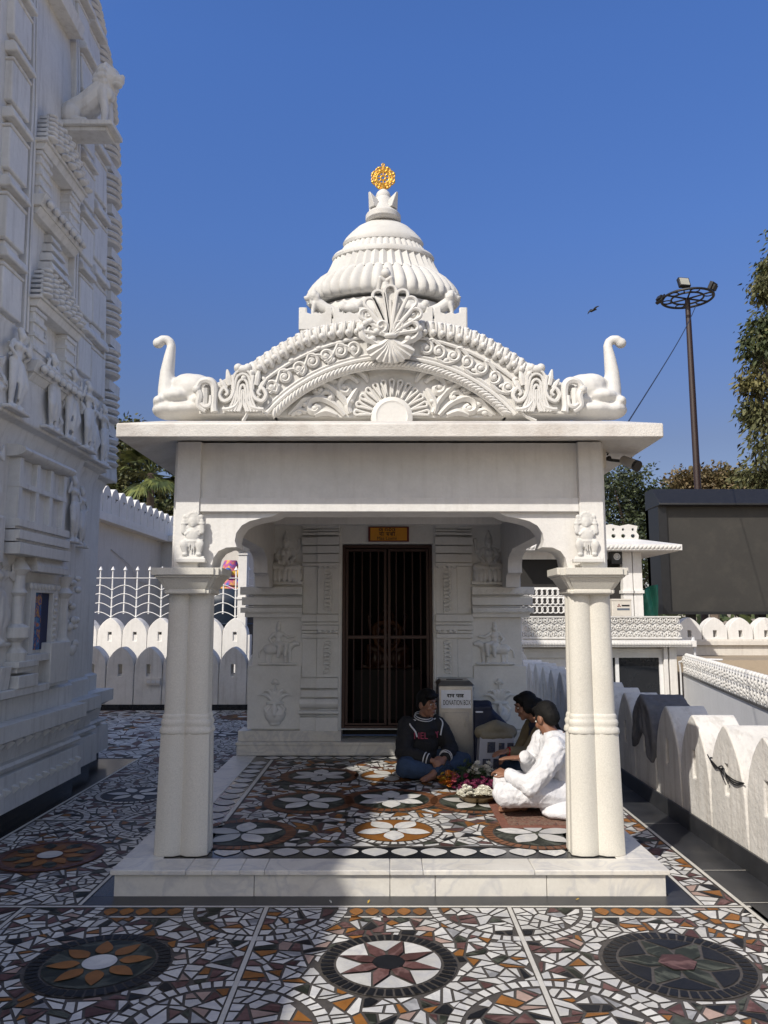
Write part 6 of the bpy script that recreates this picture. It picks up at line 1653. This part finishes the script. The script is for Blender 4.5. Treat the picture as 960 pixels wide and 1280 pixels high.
class Person:
    def __init__(s, label, loc, yaw, scale, skin):
        s.t = thing('person', label, 'person', loc); s.m = Matrix.Translation(loc) @ Matrix.Rotation(yaw, 4, 'Z') @ Matrix.Scale(scale, 4); s.skin = skin
    def put(s, mb, name, mt, voxel=.008, sm=4, disp=0, dsc=.05, parent=None, raw=False, fac=.5, folds=None):
        mb.xf(s.m)
        if raw: return mb.build(name, mt, parent or s.t)
        return mb.sculpt(name, mt, parent or s.t, voxel, sm, disp, dsc, fac, folds)
    def headmat(s, pos, yaw, pitch, roll=0): return Matrix.Translation(pos) @ Matrix.Rotation(yaw, 4, 'Z') @ Matrix.Rotation(pitch, 4, 'X') @ Matrix.Rotation(roll, 4, 'Y')
    def face(s, hm):
        for e in (-1, 1):
            p = MB(); p.ell((e * .032, -.0765, .014), (.0135, .009, .0075), None, 10, 7); q = MB().merge(p, hm); ew = s.put(q, 'eye', 'eyewhite', raw=True)
            p = MB(); p.ell((e * .032 - .002, -.083, .013), (.0068, .0045, .0066), None, 10, 7); q = MB().merge(p, hm); s.put(q, 'iris', 'eyedark', raw=True, parent=ew)
            p = MB(); p.tube(bez([(e * .014, -.088, .036), (e * .034, -.089, .043), (e * .054, -.076, .035)], 4), [.003, .0048, .002], 6); q = MB().merge(p, hm); s.put(q, 'eyebrow', 'hair', raw=True)
        p = MB(); p.ell((0, -.0885, -.0585), (.020, .008, .0085), None, 10, 7); s.put(MB().merge(p, hm), 'mouth', 'lip', raw=True)
# --- man in white -------------------------------------------------------------
mn = Person('barefoot man in white kurta and pyjama sitting cross-legged on the red-brown mat', (1.33, 5.95, PZ + .012), -PI / 2, 1.0, 'skin_m')
hm = mn.headmat((-.05, -.105, .655), -1.05, .50)
b = MB(); b.merge(head(MB()), hm)
b.limb([(-.01, -.06, .52), (-.04, -.115, .61)], [.062, .056]); b.ell((0, -.02, .42), (.15, .10, .16)); b.ell((0, .02, .15), (.15, .12, .12))
LS, LE, LW_ = Vector((.17, -.08, .47)), Vector((.27, -.31, .235)), Vector((.19, -.44, .29))
RS, RE, RW = Vector((-.17, -.10, .48)), Vector((-.21, -.20, .29)), Vector((-.07, -.30, .365))
b.limb([LS, LE, LW_], [.05, .04, .028]); b.limb([RS, RE, RW], [.05, .04, .029])
hand(b, LW_, (-.55, -.65, .25), (.3, -.2, 1), .55, 1.0, 1); hand(b, RW, (.04, -1, .02), (0, 0, 1), .10, 1.05, -1)
LK, LA = Vector((.20, -.47, .17)), Vector((-.06, -.22, .08)); RK, RA = Vector((-.30, -.40, .14)), Vector((.00, -.33, .055))
b.limb([(.1, -.02, .12), LK, LA], [.08, .055, .04]); b.limb([(-.1, -.02, .12), RK, RA], [.08, .055, .04]); foot(b, RA + Vector((.02, 0, .0)), (.12, -1, 0), 1.0); foot(b, LA, (-.8, -.4, 0), .95)
mn.put(b, 'body', 'skin_m', .0058, 2)
mn.face(hm)
p = MB(); p.ell((0, .026, .046), (.084, .096, .088)); p.ell((0, .06, .0), (.072, .065, .075)); p.ell((0, -.04, .098), (.06, .05, .025))
for e in (-1, 1): p.ell((e * .072, -.012, .012), (.012, .02, .03))
mn.put(MB().merge(p, hm), 'hair', 'hairgrey', .007, 1, .006, .02)
p = MB()
p.ell((0, .02, .17), (.19, .165, .17)); p.ell((0, .0, .30), (.185, .150, .16)); p.ell((0, -.03, .42), (.20, .145, .14)); p.ell((0, -.05, .49), (.17, .115, .09)); p.ell((-.01, -.075, .55), (.085, .075, .035))
p.limb([LS + Vector((-.02, .0, .0)), (LS + LE) / 2 + Vector((.01, .02, -.01)), LE, LW_ + Vector((.015, .015, 0))], [.092, .082, .074, .052]); p.limb([RS, RE, RW + Vector((0, .03, 0))], [.09, .075, .050])
# kurta skirt spread over the lap and the mat
p.ell((.15, -.02, .06), (.13, .20, .075)); p.ell((-.13, -.02, .06), (.13, .20, .075)); p.ell((.10, -.17, .15), (.12, .16, .065)); p.ell((0, .1, .08), (.2, .12, .1))
p.ell((.20, -.02, .04), (.13, .19, .05))
for i in range(4): p.limb([(.18 - .03 * i, .05 + .02 * i, .20 + .05 * i), (.10 + .02 * i, -.13, .24 + .05 * i)], [.02, .014])
mn.put(p, 'kurta', 'cotton', .0075, 3, folds=(.013, 8))
p = MB(); p.limb([(.11, -.02, .13), (.17, -.25, .17), LK + Vector((0, .0, -.01)), LK + Vector((0, .02, -.02))], [.115, .105, .088, .08]); p.limb([LK, LK.lerp(LA, .55), LA + Vector((.03, -.0, 0))], [.084, .078, .07]); p.limb([(-.11, -.02, .13), RK, RK.lerp(RA, .75)], [.115, .09, .078]); p.ell((0, .02, .1), (.17, .15, .09))
mn.put(p, 'pyjama', 'cotton', .008, 3, folds=(.011, 8))
p = MB(); p.tube([LW_ + (LE - LW_) * .16 + Vector((.03 * math.cos(t), .018 * math.sin(t), .036 * math.sin(t))) for t in [2 * PI * k / 14 for k in range(14)]], .012, 7, closed=True); mn.put(p, 'cuff', 'wallgrey', raw=True)
# --- boy in black jacket --------------------------------------------------------
by = Person('boy in black jacket with white piping and blue jeans, sitting by the donation box', (.345, 7.34, PZ + .002), .42, .96, 'skin_w')
hm = by.headmat((.02, -.07, .655), .42, .10)
b = MB(); b.merge(head(MB()), hm); b.limb([(0, -.02, .50), (.01, -.05, .60)], [.055, .05]); b.ell((0, 0, .38), (.14, .095, .16)); b.ell((0, .02, .14), (.14, .11, .11))
LS, LE, LW_ = Vector((.165, -.01, .46)), Vector((.245, -.12, .235)), Vector((.075, -.30, .175)); RS, RE, RW = Vector((-.165, -.01, .46)), Vector((-.25, -.10, .23)), Vector((-.03, -.30, .165))
b.limb([LS, LE, LW_], [.05, .04, .026]); b.limb([RS, RE, RW], [.05, .04, .026])
hand(b, LW_, (-.8, -.35, -.15), (-.2, -.9, .5), .5, .92, -1); hand(b, RW, (.85, -.3, .0), (.2, -.9, .6), .55, .92, 1)
LK, LA = Vector((.33, -.20, .125)), Vector((-.06, -.34, .06)); RK, RA = Vector((-.31, -.26, .12)), Vector((.06, -.27, .055))
b.limb([(.1, 0, .11), LK, LA], [.075, .055, .04]); b.limb([(-.1, 0, .11), RK, RA], [.075, .055, .04]); foot(b, LA, (-1, -.3, 0), .95); foot(b, RA, (1, -.2, 0), .95)
by.put(b, 'body', 'skin_w', .0058, 2); by.face(hm)
p = MB(); p.ell((0, .024, .056), (.086, .098, .086)); p.ell((0, .055, .0), (.07, .062, .07)); p.ell((-.02, -.062, .088), (.07, .034, .032)); p.ell((.03, -.058, .090), (.05, .034, .028)); p.ell((0, 0, .118), (.07, .08, .035))
for e in (-1, 1): p.ell((e * .074, -.02, .030), (.013, .026, .04))
by.put(MB().merge(p, hm), 'hair', 'hair', .007, 1, .008, .03)
p = MB(); p.ell((0, .02, .16), (.185, .15, .12)); p.ell((0, .01, .28), (.175, .14, .15)); p.ell((0, 0, .40), (.19, .13, .13)); p.ell((0, -.01, .47), (.15, .10, .07)); p.ell((0, -.02, .53), (.075, .07, .035))
p.limb([LS, LE, LE.lerp(LW_, .75)], [.088, .080, .056]); p.limb([RS, RE, RE.lerp(RW, .75)], [.088, .080, .056])
jk = by.put(p, 'jacket', 'blackcloth', .0085, 3, folds=(.010, 9))
for wv, el in ((LW_, LE), (RW, RE)):
    d_ = (wv - el).normalized(); x_ = d_.cross(Vector((0, 0, 1))).normalized(); y_ = d_.cross(x_)
    for k, rr in ((.70, .059), (.80, .055)):
        c_ = el.lerp(wv, k); p = MB(); p.tube([c_ + (x_ * math.cos(t) + y_ * math.sin(t)) * rr for t in [2 * PI * i / 16 for i in range(16)]], .0055, 6, closed=True); by.put(p, 'cuff_stripe', 'piping', raw=True, parent=jk)
for e in (-1, 1):
    p = MB(); c_ = Vector((e * .115, -.01, .44)); p.tube(bez([(e * .095, -.055, .540 - .03), (e * .155, -.06, .525 - .01), (e * .175, -.095, .48), (e * .14, -.135, .42), (e * .125, -.142, .37)], 6), .0075, 6); by.put(p, 'shoulder_stripe', 'piping', raw=True, parent=jk)
for rr, z in ((.080, .548), (.088, .530)):
    p = MB(); p.tube([(rr * math.cos(t), -.03 + rr * .98 * math.sin(t), z + .028 * math.sin(t)) for t in [2 * PI * i / 24 for i in range(24)]], .0045, 6, closed=True); by.put(p, 'collar_stripe', 'piping', raw=True, parent=jk)
for z in (.085, .105):
    p = MB(); p.tube([(.200 * math.cos(t), .02 + .165 * math.sin(t), z) for t in [2 * PI * i / 28 for i in range(28)]], .005, 6, closed=True); by.put(p, 'hem_stripe', 'piping', raw=True, parent=jk)
p = MB(); p.limb([(.11, 0, .12), LK, LK.lerp(LA, .85)], [.112, .088, .062]); p.limb([(-.11, 0, .12), RK, RK.lerp(RA, .85)], [.112, .088, .062]); p.ell((0, .02, .1), (.17, .14, .09)); by.put(p, 'jeans', 'denim', .009, 3, folds=(.008, 10))
# letters on the chest
for body, x_, yw in (('NEL', -.085, -.42), ('Y', .09, .42)):
    o = text('chest_letters', body, .085, (0, 0, 0), (0, 0, 0), 'pinkletter', None, .004, 'CENTER', .9)
    o.data.transform(by.m @ Matrix.Translation((x_, -.142 if body == 'Y' else -.142, .375)) @ Matrix.Rotation(yw, 4, 'Z') @ Matrix.Rotation(PI / 2 - .12, 4, 'X')); q = Vector(jk.parent.location); o.data.transform(Matrix.Translation(-q)); o.parent = jk
# --- woman ----------------------------------------------------------------------
wo = Person('dark-haired woman in navy vest and olive sleeves holding out her hand', (1.44, 6.98, PZ + .002), -1.40, .95, 'skin_w')
hm = wo.headmat((-.01, -.21, .685), -.15, .35)
b = MB(); b.merge(head(MB()), hm); b.limb([(0, -.10, .54), (0, -.175, .63)], [.052, .048]); b.ell((0, -.03, .40), (.13, .09, .16)); b.ell((0, .02, .14), (.15, .12, .12))
LS, LE, LW_ = Vector((.155, -.12, .50)), Vector((.20, -.28, .30)), Vector((.22, -.475, .325)); RS, RE, RW = Vector((-.155, -.10, .50)), Vector((-.20, -.20, .27)), Vector((-.05, -.36, .22))
b.limb([LS, LE, LW_], [.045, .036, .024]); b.limb([RS, RE, RW], [.045, .036, .024]); hand(b, LW_, (.1, -1, -.12), (.2, .1, 1), .22, .95, -1); hand(b, RW, (.3, -.9, -.1), (0, 0, 1), .4, .9, -1)
LK, LA = Vector((.30, -.30, .14)), Vector((-.05, -.30, .06)); RK, RA = Vector((-.30, -.30, .14)), Vector((.08, -.26, .06))
b.limb([(.1, 0, .12), LK, LA], [.08, .055, .036]); b.limb([(-.1, 0, .12), RK, RA], [.08, .055, .036]); foot(b, LA, (-1, -.3, 0), .9); foot(b, RA, (1, -.4, 0), .9)
wo.put(b, 'body', 'skin_w', .0058, 2); wo.face(hm)
p = MB(); p.ell((0, .026, .044), (.088, .102, .090)); p.ell((0, .07, -.02), (.078, .07, .10)); p.limb([(0, .10, -.03), (0, .16, -.16), (0, .20, -.34)], [.075, .065, .035]); p.ell((0, -.036, .092), (.066, .052, .030))
for e in (-1, 1): p.ell((e * .076, .0, .0), (.016, .045, .065)); p.limb([(e * .078, .03, -.03), (e * .07, .06, -.13)], [.03, .025])
wo.put(MB().merge(p, hm), 'hair', 'hair', .007, 2, .006, .02)
p = MB(); p.ell((0, .02, .16), (.18, .15, .13)); p.ell((0, -.02, .30), (.155, .13, .15)); p.ell((0, -.06, .42), (.17, .12, .13)); p.ell((0, -.09, .50), (.14, .09, .06)); wo.put(p, 'vest', 'navycloth', .009, 3, .01, .06)
p = MB(); p.limb([LS, LE, LE.lerp(LW_, .82)], [.070, .062, .045]); wo.put(p, 'sleeve', 'olivecloth', .008, 3, .012, .04)
p = MB(); p.limb([RS, RE, RE.lerp(RW, .82)], [.070, .062, .045]); wo.put(p, 'sleeve', 'olivecloth', .008, 3, .012, .04)
p = MB(); p.limb([(.11, 0, .12), LK, LA], [.11, .09, .06]); p.limb([(-.11, 0, .12), RK, RA], [.11, .09, .06]); p.ell((0, .02, .1), (.17, .14, .09)); wo.put(p, 'trousers', 'denim', .009, 3, .01, .06)
d_ = (LW_ - LE).normalized(); x_ = d_.cross(Vector((0, 0, 1))).normalized(); y_ = d_.cross(x_)
for k in (.90, .95): c_ = LE.lerp(LW_, k); p = MB(); p.tube([c_ + (x_ * math.cos(t) + y_ * math.sin(t)) * .034 for t in [2 * PI * i / 16 for i in range(16)]], .0055, 6, closed=True); wo.put(p, 'bangle', 'bangle', raw=True)
# ---------------------------------------------------------------- things on the porch
# prayer mat
M['mat'] = mat('patterned_red_brown_carpet', (.16, .07, .05), .95, .2, 30, .5, 200, .004, cols=[(.17, .06, .04), (.10, .065, .045), (.22, .14, .10), (.14, .05, .035), (.07, .06, .05)])
M['matedge'] = mat('red_brown_mat_border', (.19, .075, .05), .95, .2, 40, .4, 200, .003)
mt = thing('prayer_mat', 'red-brown patterned mat under the man in white', 'mat', (1.1, 6.2, PZ))
p = MB(); p.box(.80, 1.50, 5.50, 6.90, PZ + .0005, PZ + .0085); p.build('border', 'matedge', mt)
p = MB(); p.box(.86, 1.46, 5.56, 6.84, PZ + .0086, PZ + .0125); p.build('field', 'mat', mt)
# donation box
DY = 7.78
q0, q1 = at(548.5, 905, DY), at(591.5, 857, DY)
db = thing('donation_box', 'stainless steel donation box with a white Hindi and English notice', 'donation box', ((q0.x + q1.x) / 2, DY + .2, PZ))
p = MB(); p.box(q0.x, q1.x, DY, DY + .38, PZ + .02, q1.z); p.box(q0.x + .03, q1.x - .03, DY + .03, DY + .35, PZ, PZ + .02); bd = p.build('case', 'steel', db, .008)
p = MB(); p.frus((q0.x - .012, q1.x + .012, DY - .012, DY + .392), q1.z, (q0.x + .03, q1.x - .03, DY + .05, DY + .36), q1.z + .045); p.build('lid', 'steel', db, .004)
p = MB(); p.box(q0.x + .09, q1.x - .09, DY + .13, DY + .17, q1.z + .0455, q1.z + .049); p.build('coin_slot', 'ink', db)
zd = at(570, 888, DY).z
p = MB(); p.box(q0.x + .05, q1.x - .05, DY - .006, DY + .001, PZ + .12, zd - .02); p.build('door', 'steel', db, .003)
p = MB(); p.box(q1.x - .09, q1.x - .07, DY - .022, DY - .005, PZ + .36, PZ + .44); p.build('hasp', 'steel', db, .003)
M['paper'] = mat('white_notice_paper', (.86, .87, .90), .6, .03, 3, .05, 20, .002)
n0, n1 = at(551.5, 885.3, DY), at(588.5, 862.5, DY)
p = MB(); p.box(n0.x, n1.x, DY - .004, DY + .001, n0.z, n1.z); nt_ = p.build('notice', 'paper', db)
W_, H2 = n1.x - n0.x, n1.z - n0.z
text('lettering', 'DONATION BOX', .070, ((n0.x + n1.x) / 2 + .008, DY - .006, n0.z + H2 * .30), (PI / 2, 0, 0), 'ink', nt_, .001, 'CENTER', .50).name = 'lettering'
# Devanagari line drawn as pen strokes
def pen(strokes, x, z, k, y, m, parent, r=.0042):
    p = MB()
    for st in strokes:
        pts = [(x + a * k, y, z + b_ * k) for a, b_ in st]; p.tube(bez(pts, 4) if len(pts) > 2 else pts, r, 6)
    return p.build('lettering', m, parent)
DEV = [[(0, 1), (2.55, 1)], [(.62, 1), (.62, .72)], [(.62, .72), (.30, .66), (.22, .42), (.45, .30), (.62, .42)], [(.45, .30), (.70, .02)], [(1.15, 1), (1.15, 0)],
       [(1.45, .48), (1.62, .55), (1.75, .44), (2.2, .44)], [(2.2, 1), (2.2, 0)],
       [(3.1, 1), (5.75, 1)], [(3.3, 1), (3.32, .55), (3.6, .38), (3.95, .44)], [(3.95, 1), (3.95, 0)], [(4.45, 1), (4.45, 0)],
       [(5.4, 1), (5.4, 0)], [(5.4, .62), (5.0, .62), (4.85, .40), (5.02, .16)], [(5.4, .34), (5.05, .06)]]
pen(DEV, n0.x + W_ * .20, n0.z + H2 * .60, W_ * .098, DY - .006, 'ink', nt_)
# yellow sign over the door
s0, s1 = at(460.5, 677.5, NY), at(511, 659, NY)
M['signyellow'] = mat('yellow_sign_paint', (.66, .28, .015), .5, .08, 5, .05, 40, .001); M['signred'] = mat('dark_red_border', (.13, .012, .012), .5, .08, 5, 0)
sg = thing('sign_board', 'yellow name board with red border above the dark iron gate', 'sign', ((s0.x + s1.x) / 2, NY, s0.z))
p = MB(); p.box(s0.x, s1.x, NY - .05, NY - .021, s0.z, s1.z); p.build('border', 'signred', sg, .002)
p = MB(); p.box(s0.x + .022, s1.x - .022, NY - .0525, NY - .049, s0.z + .012, s1.z - .012); bd = p.build('board', 'signyellow', sg)
cx_ = (s0.x + s1.x) / 2 - .02; hh = s1.z - s0.z
text('lettering', 'Maa Laxmi', .050, (cx_, NY - .0545, s0.z + hh * .21), (PI / 2, 0, 0), 'ink', sg, .001)
HI = [[(0, 1), (1.6, 1)], [(.25, 1), (.25, .45), (.45, .42)], [(.25, .5), (.7, .5)], [(.7, 1), (.7, 0)], [(1.2, 1), (1.2, 0)], [(.8, 1.15), (.95, 1.08), (1.1, 1.15)],
      [(2.1, 1), (4.9, 1)], [(2.3, .8), (2.6, .7), (2.55, .4), (2.25, .4)], [(2.7, .5), (2.5, .2)], [(2.9, 1), (2.9, 0)], [(3.3, .7), (3.6, .6), (3.4, .3)], [(3.75, 1), (3.75, .0)], [(3.5, .5), (4.1, .5)], [(4.1, 1), (4.1, 0)], [(4.1, 1), (4.35, 1.3), (4.65, 1.0)], [(4.65, 1), (4.65, 0)]]
pen(HI, cx_ - .085, s0.z + hh * .38, .036, NY - .054, 'ink', sg, .0032)
OR_ = [[(.1, .2), (.1, .8), (.5, 1), (.8, .7), (.5, .3), (.3, .6)], [(1.0, 0), (1.0, 1)], [(1.9, .2), (1.9, .8), (2.3, 1), (2.6, .7), (2.6, .1)], [(2.1, .5), (2.4, .4)], [(3.0, .3), (3.1, .9), (3.5, 1), (3.7, .6), (3.3, .2), (3.2, .6)], [(4.1, .1), (4.0, .7), (4.4, 1), (4.7, .6), (4.4, .2)], [(4.8, 0), (4.8, 1)]]
pen(OR_, cx_ - .085, s0.z + hh * .67, .036, NY - .054, 'ink', sg, .0032)
# navy bag and printed carrier bag
M['navybag'] = mat('navy_nylon', (.012, .016, .040), .6, .2, 8, .3, 60, .006)
b0, b1 = at(593, 940, 7.75), at(619, 877, 7.75)
b = MB(); b.ell(((b0.x + b1.x) / 2, 7.9, PZ + .25), (.13, .10, .30)); b.box(b0.x, b1.x - .02, 7.80, 8.0, PZ + .004, b1.z - .05); b.limb([(b0.x + .03, 7.9, b1.z - .06), (b1.x - .06, 7.9, b1.z - .05)], [.06, .05]); b.limb([(b1.x - .06, 7.86, b1.z - .10), (b1.x + .12, 7.84, b1.z - .26)], [.05, .035])
bag = thing('navy_bag', 'navy blue bag leaning on the wall behind the printed carrier bag', 'bag', ((b0.x + b1.x) / 2, 7.9, PZ)); b.sculpt('body', 'navybag', bag, .012, 6, .012, .08)
q = at(598.5, 890, 7.77); p = MB(); p.box(q.x - .03, q.x + .04, 7.765, 7.785, q.z - .006, q.z + .006); p.build('label_strip', 'paper', bag)
M['carrier'] = mat('printed_grey_white_bag', (.42, .42, .46), .6, .08, 6, .2, 20, .006); M['khaki'] = mat('khaki_paper', (.235, .205, .14), .8, .2, 8, .3, 30, .008)
c0, c1 = at(597, 948, 7.35), at(641, 902, 7.35)
cb = thing('carrier_bag', 'printed carrier bag with small dark photographs on its pale front, beside the woman', 'carrier bag', ((c0.x + c1.x) / 2, 7.45, PZ))
hz_ = c1.z - PZ; zk = PZ + hz_ * .70
def cpt(s_, z, d=0): return Vector((c0.x + (c1.x - c0.x) * s_ + (z - PZ) * .06, 7.35 + .03 * s_ + d, z))
p = MB()
v = [cpt(0, PZ + .002), cpt(1, PZ + .002), cpt(1, PZ + .002, .2), cpt(0, PZ + .002, .2), cpt(.02, zk, .01), cpt(.98, zk, .01), cpt(.98, zk, .17), cpt(.02, zk, .17)]
p.add(v, [(3, 2, 1, 0), (4, 5, 6, 7), (0, 1, 5, 4), (1, 2, 6, 5), (2, 3, 7, 6), (3, 0, 4, 7)]); p.build('body', 'carrier', cb, .006)
b = MB(); b.limb([cpt(.06, zk + .03, .09), cpt(.5, zk + .07, .09), cpt(.94, zk + .03, .09)], [.06, .075, .06]); b.limb([cpt(.1, zk + .0, .03), cpt(.9, zk + .0, .03)], [.03, .03]); b.sculpt('folded_top', 'khaki', cb, .01, 4, .012, .06)
M['photo'] = mat('dark_print', (.03, .035, .06), .4, .3, 25, 0, cols=[(.02, .025, .05), (.08, .08, .09), (.02, .03, .07), (.15, .13, .10)])
for a, z0_, w2, h2_ in ((.24, .40, .22, .20), (.56, .44, .16, .14), (.80, .42, .18, .16), (.12, .08, .22, .20), (.42, .08, .20, .20)):
    p = MB(); v = [cpt(a, PZ + hz_ * z0_, -.003), cpt(a + w2, PZ + hz_ * z0_, -.003), cpt(a + w2, PZ + hz_ * (z0_ + h2_), .003), cpt(a, PZ + hz_ * (z0_ + h2_), .003)]; v += [q + Vector((0, .01, 0)) for q in v]
    p.add(v, [(0, 1, 2, 3), (7, 6, 5, 4), (0, 4, 5, 1), (1, 5, 6, 2), (2, 6, 7, 3), (3, 7, 4, 0)]); p.build('printed_photo', 'photo', cb)
# figure of the deity in the dark inner room
idl = thing('deity_statue', 'dim garlanded deity statue in the dark room behind the iron gate', 'statue', (CS, 9.6, .36))
f = MB().merge(fig_seated(), Matrix.Translation((CS, 9.6, .95)) @ Matrix.Scale(.75, 4)); f.sculpt('figure', mat('painted_idol', (.05, .018, .010), .4, .3, 12, 0), idl, .012, 2)
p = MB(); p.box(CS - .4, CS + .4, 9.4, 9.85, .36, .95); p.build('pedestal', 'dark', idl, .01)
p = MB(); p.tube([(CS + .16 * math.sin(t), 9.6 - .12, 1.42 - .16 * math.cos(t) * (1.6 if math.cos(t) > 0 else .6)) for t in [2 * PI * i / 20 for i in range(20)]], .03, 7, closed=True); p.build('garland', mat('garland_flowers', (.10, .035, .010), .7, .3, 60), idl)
# flowers
def blooms(mb, spots, r, petals=9, lay=2):
    for c in spots:
        c = Vector(c); t0 = R.uniform(0, 6)
        ax = Vector((R.gauss(0, .35), R.gauss(0, .35) - .2, 1)).normalized(); q = ax.to_track_quat('Z', 'Y').to_matrix()
        for L2 in range(lay):
            for k in range(petals):
                a = t0 + 2 * PI * k / petals + L2 * .35; el = .25 + .55 * L2; rr = r * (1 - .28 * L2)
                d = q @ Vector((math.cos(a) * math.cos(el), math.sin(a) * math.cos(el), math.sin(el))); s_ = q @ Vector((-math.sin(a), math.cos(a), 0))
                mb.add([c, c + d * rr * .6 + s_ * rr * .26, c + d * rr, c + d * rr * .6 - s_ * rr * .26], [(0, 1, 2, 3)])
M['fl_white'] = mat('white_petals', (.70, .68, .58), .6, .05, 30, 0, island=.15); M['fl_orange'] = mat('marigold_petals', (.62, .20, .02), .6, .2, 40, 0, island=.4); M['fl_pink'] = mat('pink_petals', (.60, .14, .16), .6, .2, 40, 0, island=.3); M['fl_yellow'] = mat('yellow_petals', (.66, .42, .04), .6, .2, 40, 0, island=.3)
M['fl_maroon'] = mat('dark_magenta_petals', (.17, .012, .055), .65, .3, 40, 0, island=.5); M['leafg'] = mat('fresh_leaves', (.05, .085, .03), .55, .3, 30, 0, island=.5)
M['brass'] = mat('aged_brass', (.24, .165, .075), .42, .25, 14, .15, 60, .002, metal=.85)
M['film'] = mat('clear_plastic_film', (.8, .8, .8), .15, 0, 1, .4, 25, .01); pf = M['film'].node_tree.nodes['Principled BSDF']; pf.inputs['Transmission Weight'].default_value = 1.0; pf.inputs['IOR'].default_value = 1.12; pf.inputs['Alpha'].default_value = .38
# brass tray with white blossoms
tq = at(597, 990, 6.28); tx, ty = tq.x, 6.28
tr_ = thing('flower_tray', 'shallow brass tray holding two heaps of white blossoms', 'tray', (tx, ty, PZ))
p = MB(); p.lathe([(.10, .0), (.125, .004), (.155, .034), (.176, .046), (.170, .048), (.15, .036), (.12, .010), (.0, .008)], (tx, ty, PZ + .014), 48, caps=False); p.build('tray', 'brass', tr_)
for nm, ox, n_, m_ in (('white_flowers', .055, 60, 'fl_white'), ('white_flowers', -.085, 44, 'fl_white')):
    p = MB(); sp = []
    for i in range(n_):
        a = R.uniform(0, 2 * PI); r_ = .072 * math.sqrt(R.random()); sp.append((tx + ox + r_ * math.cos(a), ty + .01 + r_ * math.sin(a), PZ + .05 + .06 * (1 - (r_ / .075) ** 2) * R.uniform(.7, 1.1)))
    blooms(p, sp, .026, 7); tag(p.build(nm, m_, None, recalc=False), 'heap of cream-white blossoms at the %s side of the brass tray' % ('right' if ox > 0 else 'left'), 'flowers', 'white blossoms in the brass tray')
# magenta petals on a sheet
sq = at(598, 972, 6.62)
p = MB(); sp = []
for i in range(210): sp.append((sq.x + R.gauss(0, .105), 6.62 + R.gauss(0, .08), PZ + .012 + abs(R.gauss(0, .035))))
blooms(p, sp, .030, 8); tag(p.build('magenta_flowers', 'fl_maroon', None, recalc=False), 'heap of dark magenta flower heads behind the brass tray', 'flowers')
gq = at(592, 960, 6.95); p = MB()
for i in range(240): leaf(p, Vector((gq.x + R.gauss(-.02, .09), 6.95 + R.gauss(0, .07), PZ + .01 + abs(R.gauss(0, .05)))), R.uniform(.05, .10), (R.gauss(0, 1), R.gauss(0, 1), abs(R.gauss(0, .5))), .22)
tag(p.build('green_leaves', 'leafg', None, recalc=False), 'pile of green leaves behind the magenta flowers', 'leaves')
p = MB(); sp = [(gq.x + .06 + R.gauss(0, .05), 6.93 + R.gauss(0, .04), PZ + .08 + abs(R.gauss(0, .035))) for i in range(60)]
blooms(p, sp, .032, 8); tag(p.build('white_bouquet', 'fl_white', None, recalc=False), 'bunch of white flowers lying on the green leaves', 'flowers')
pq = at(616, 953, 7.0); p = MB(); p.lathe([(.09, 0), (.12, .006), (.15, .03), (.155, .034), (.148, .034), (.11, .010), (.0, .008)], (pq.x - .02, 7.02, PZ + .003), 40, caps=False); tag(p.build('steel_plate', 'steel'), 'empty steel plate near the feet of the printed carrier bag', 'plate')
# clear bag of marigolds
oq = at(560, 978, 6.72); fb = thing('flower_bag', 'clear plastic bag of orange and pink flowers standing before the boy', 'bag', (oq.x, 6.72, PZ))
b = MB(); b.ell((oq.x, 6.74, PZ + .085), (.105, .085, .085)); b.limb([(oq.x, 6.74, PZ + .12), (oq.x + .0, 6.74, PZ + .235)], [.075, .008]); b.sculpt('film', 'film', fb, .01, 3, .012, .05)
for m_, n_, bx_ in (('fl_orange', 46, 0), ('fl_yellow', 10, -.03), ('fl_pink', 18, .04)):
    p = MB(); sp = []
    for i in range(n_):
        d = Vector((R.gauss(0, 1), R.gauss(0, 1), R.gauss(0, 1))).normalized() * R.uniform(.4, .92); sp.append((oq.x + bx_ + d.x * (.085 if not bx_ else .05), 6.74 + d.y * .07 - (.02 if bx_ else 0), PZ + .085 + d.z * .07))
    blooms(p, sp, .026, 9); p.build('blossoms', m_, fb, recalc=False)
# stray petals on the ground
for u, v, m_ in ((461, 1127, 'fl_yellow'), (413, 1127, 'fl_white'), (722, 1124, 'fl_yellow')):
    q = atz(u, v, .01); p = MB(); blooms(p, [(q.x, q.y, .009)], .013, 5, 1)
    tag(p.build('fallen_petal', m_, None, recalc=False), {461: 'tiny yellow petal on the black strip before the platform step', 413: 'tiny white petal on the black strip before the platform step', 722: 'tiny yellow petal near the right end of the platform step'}[u], 'petal')
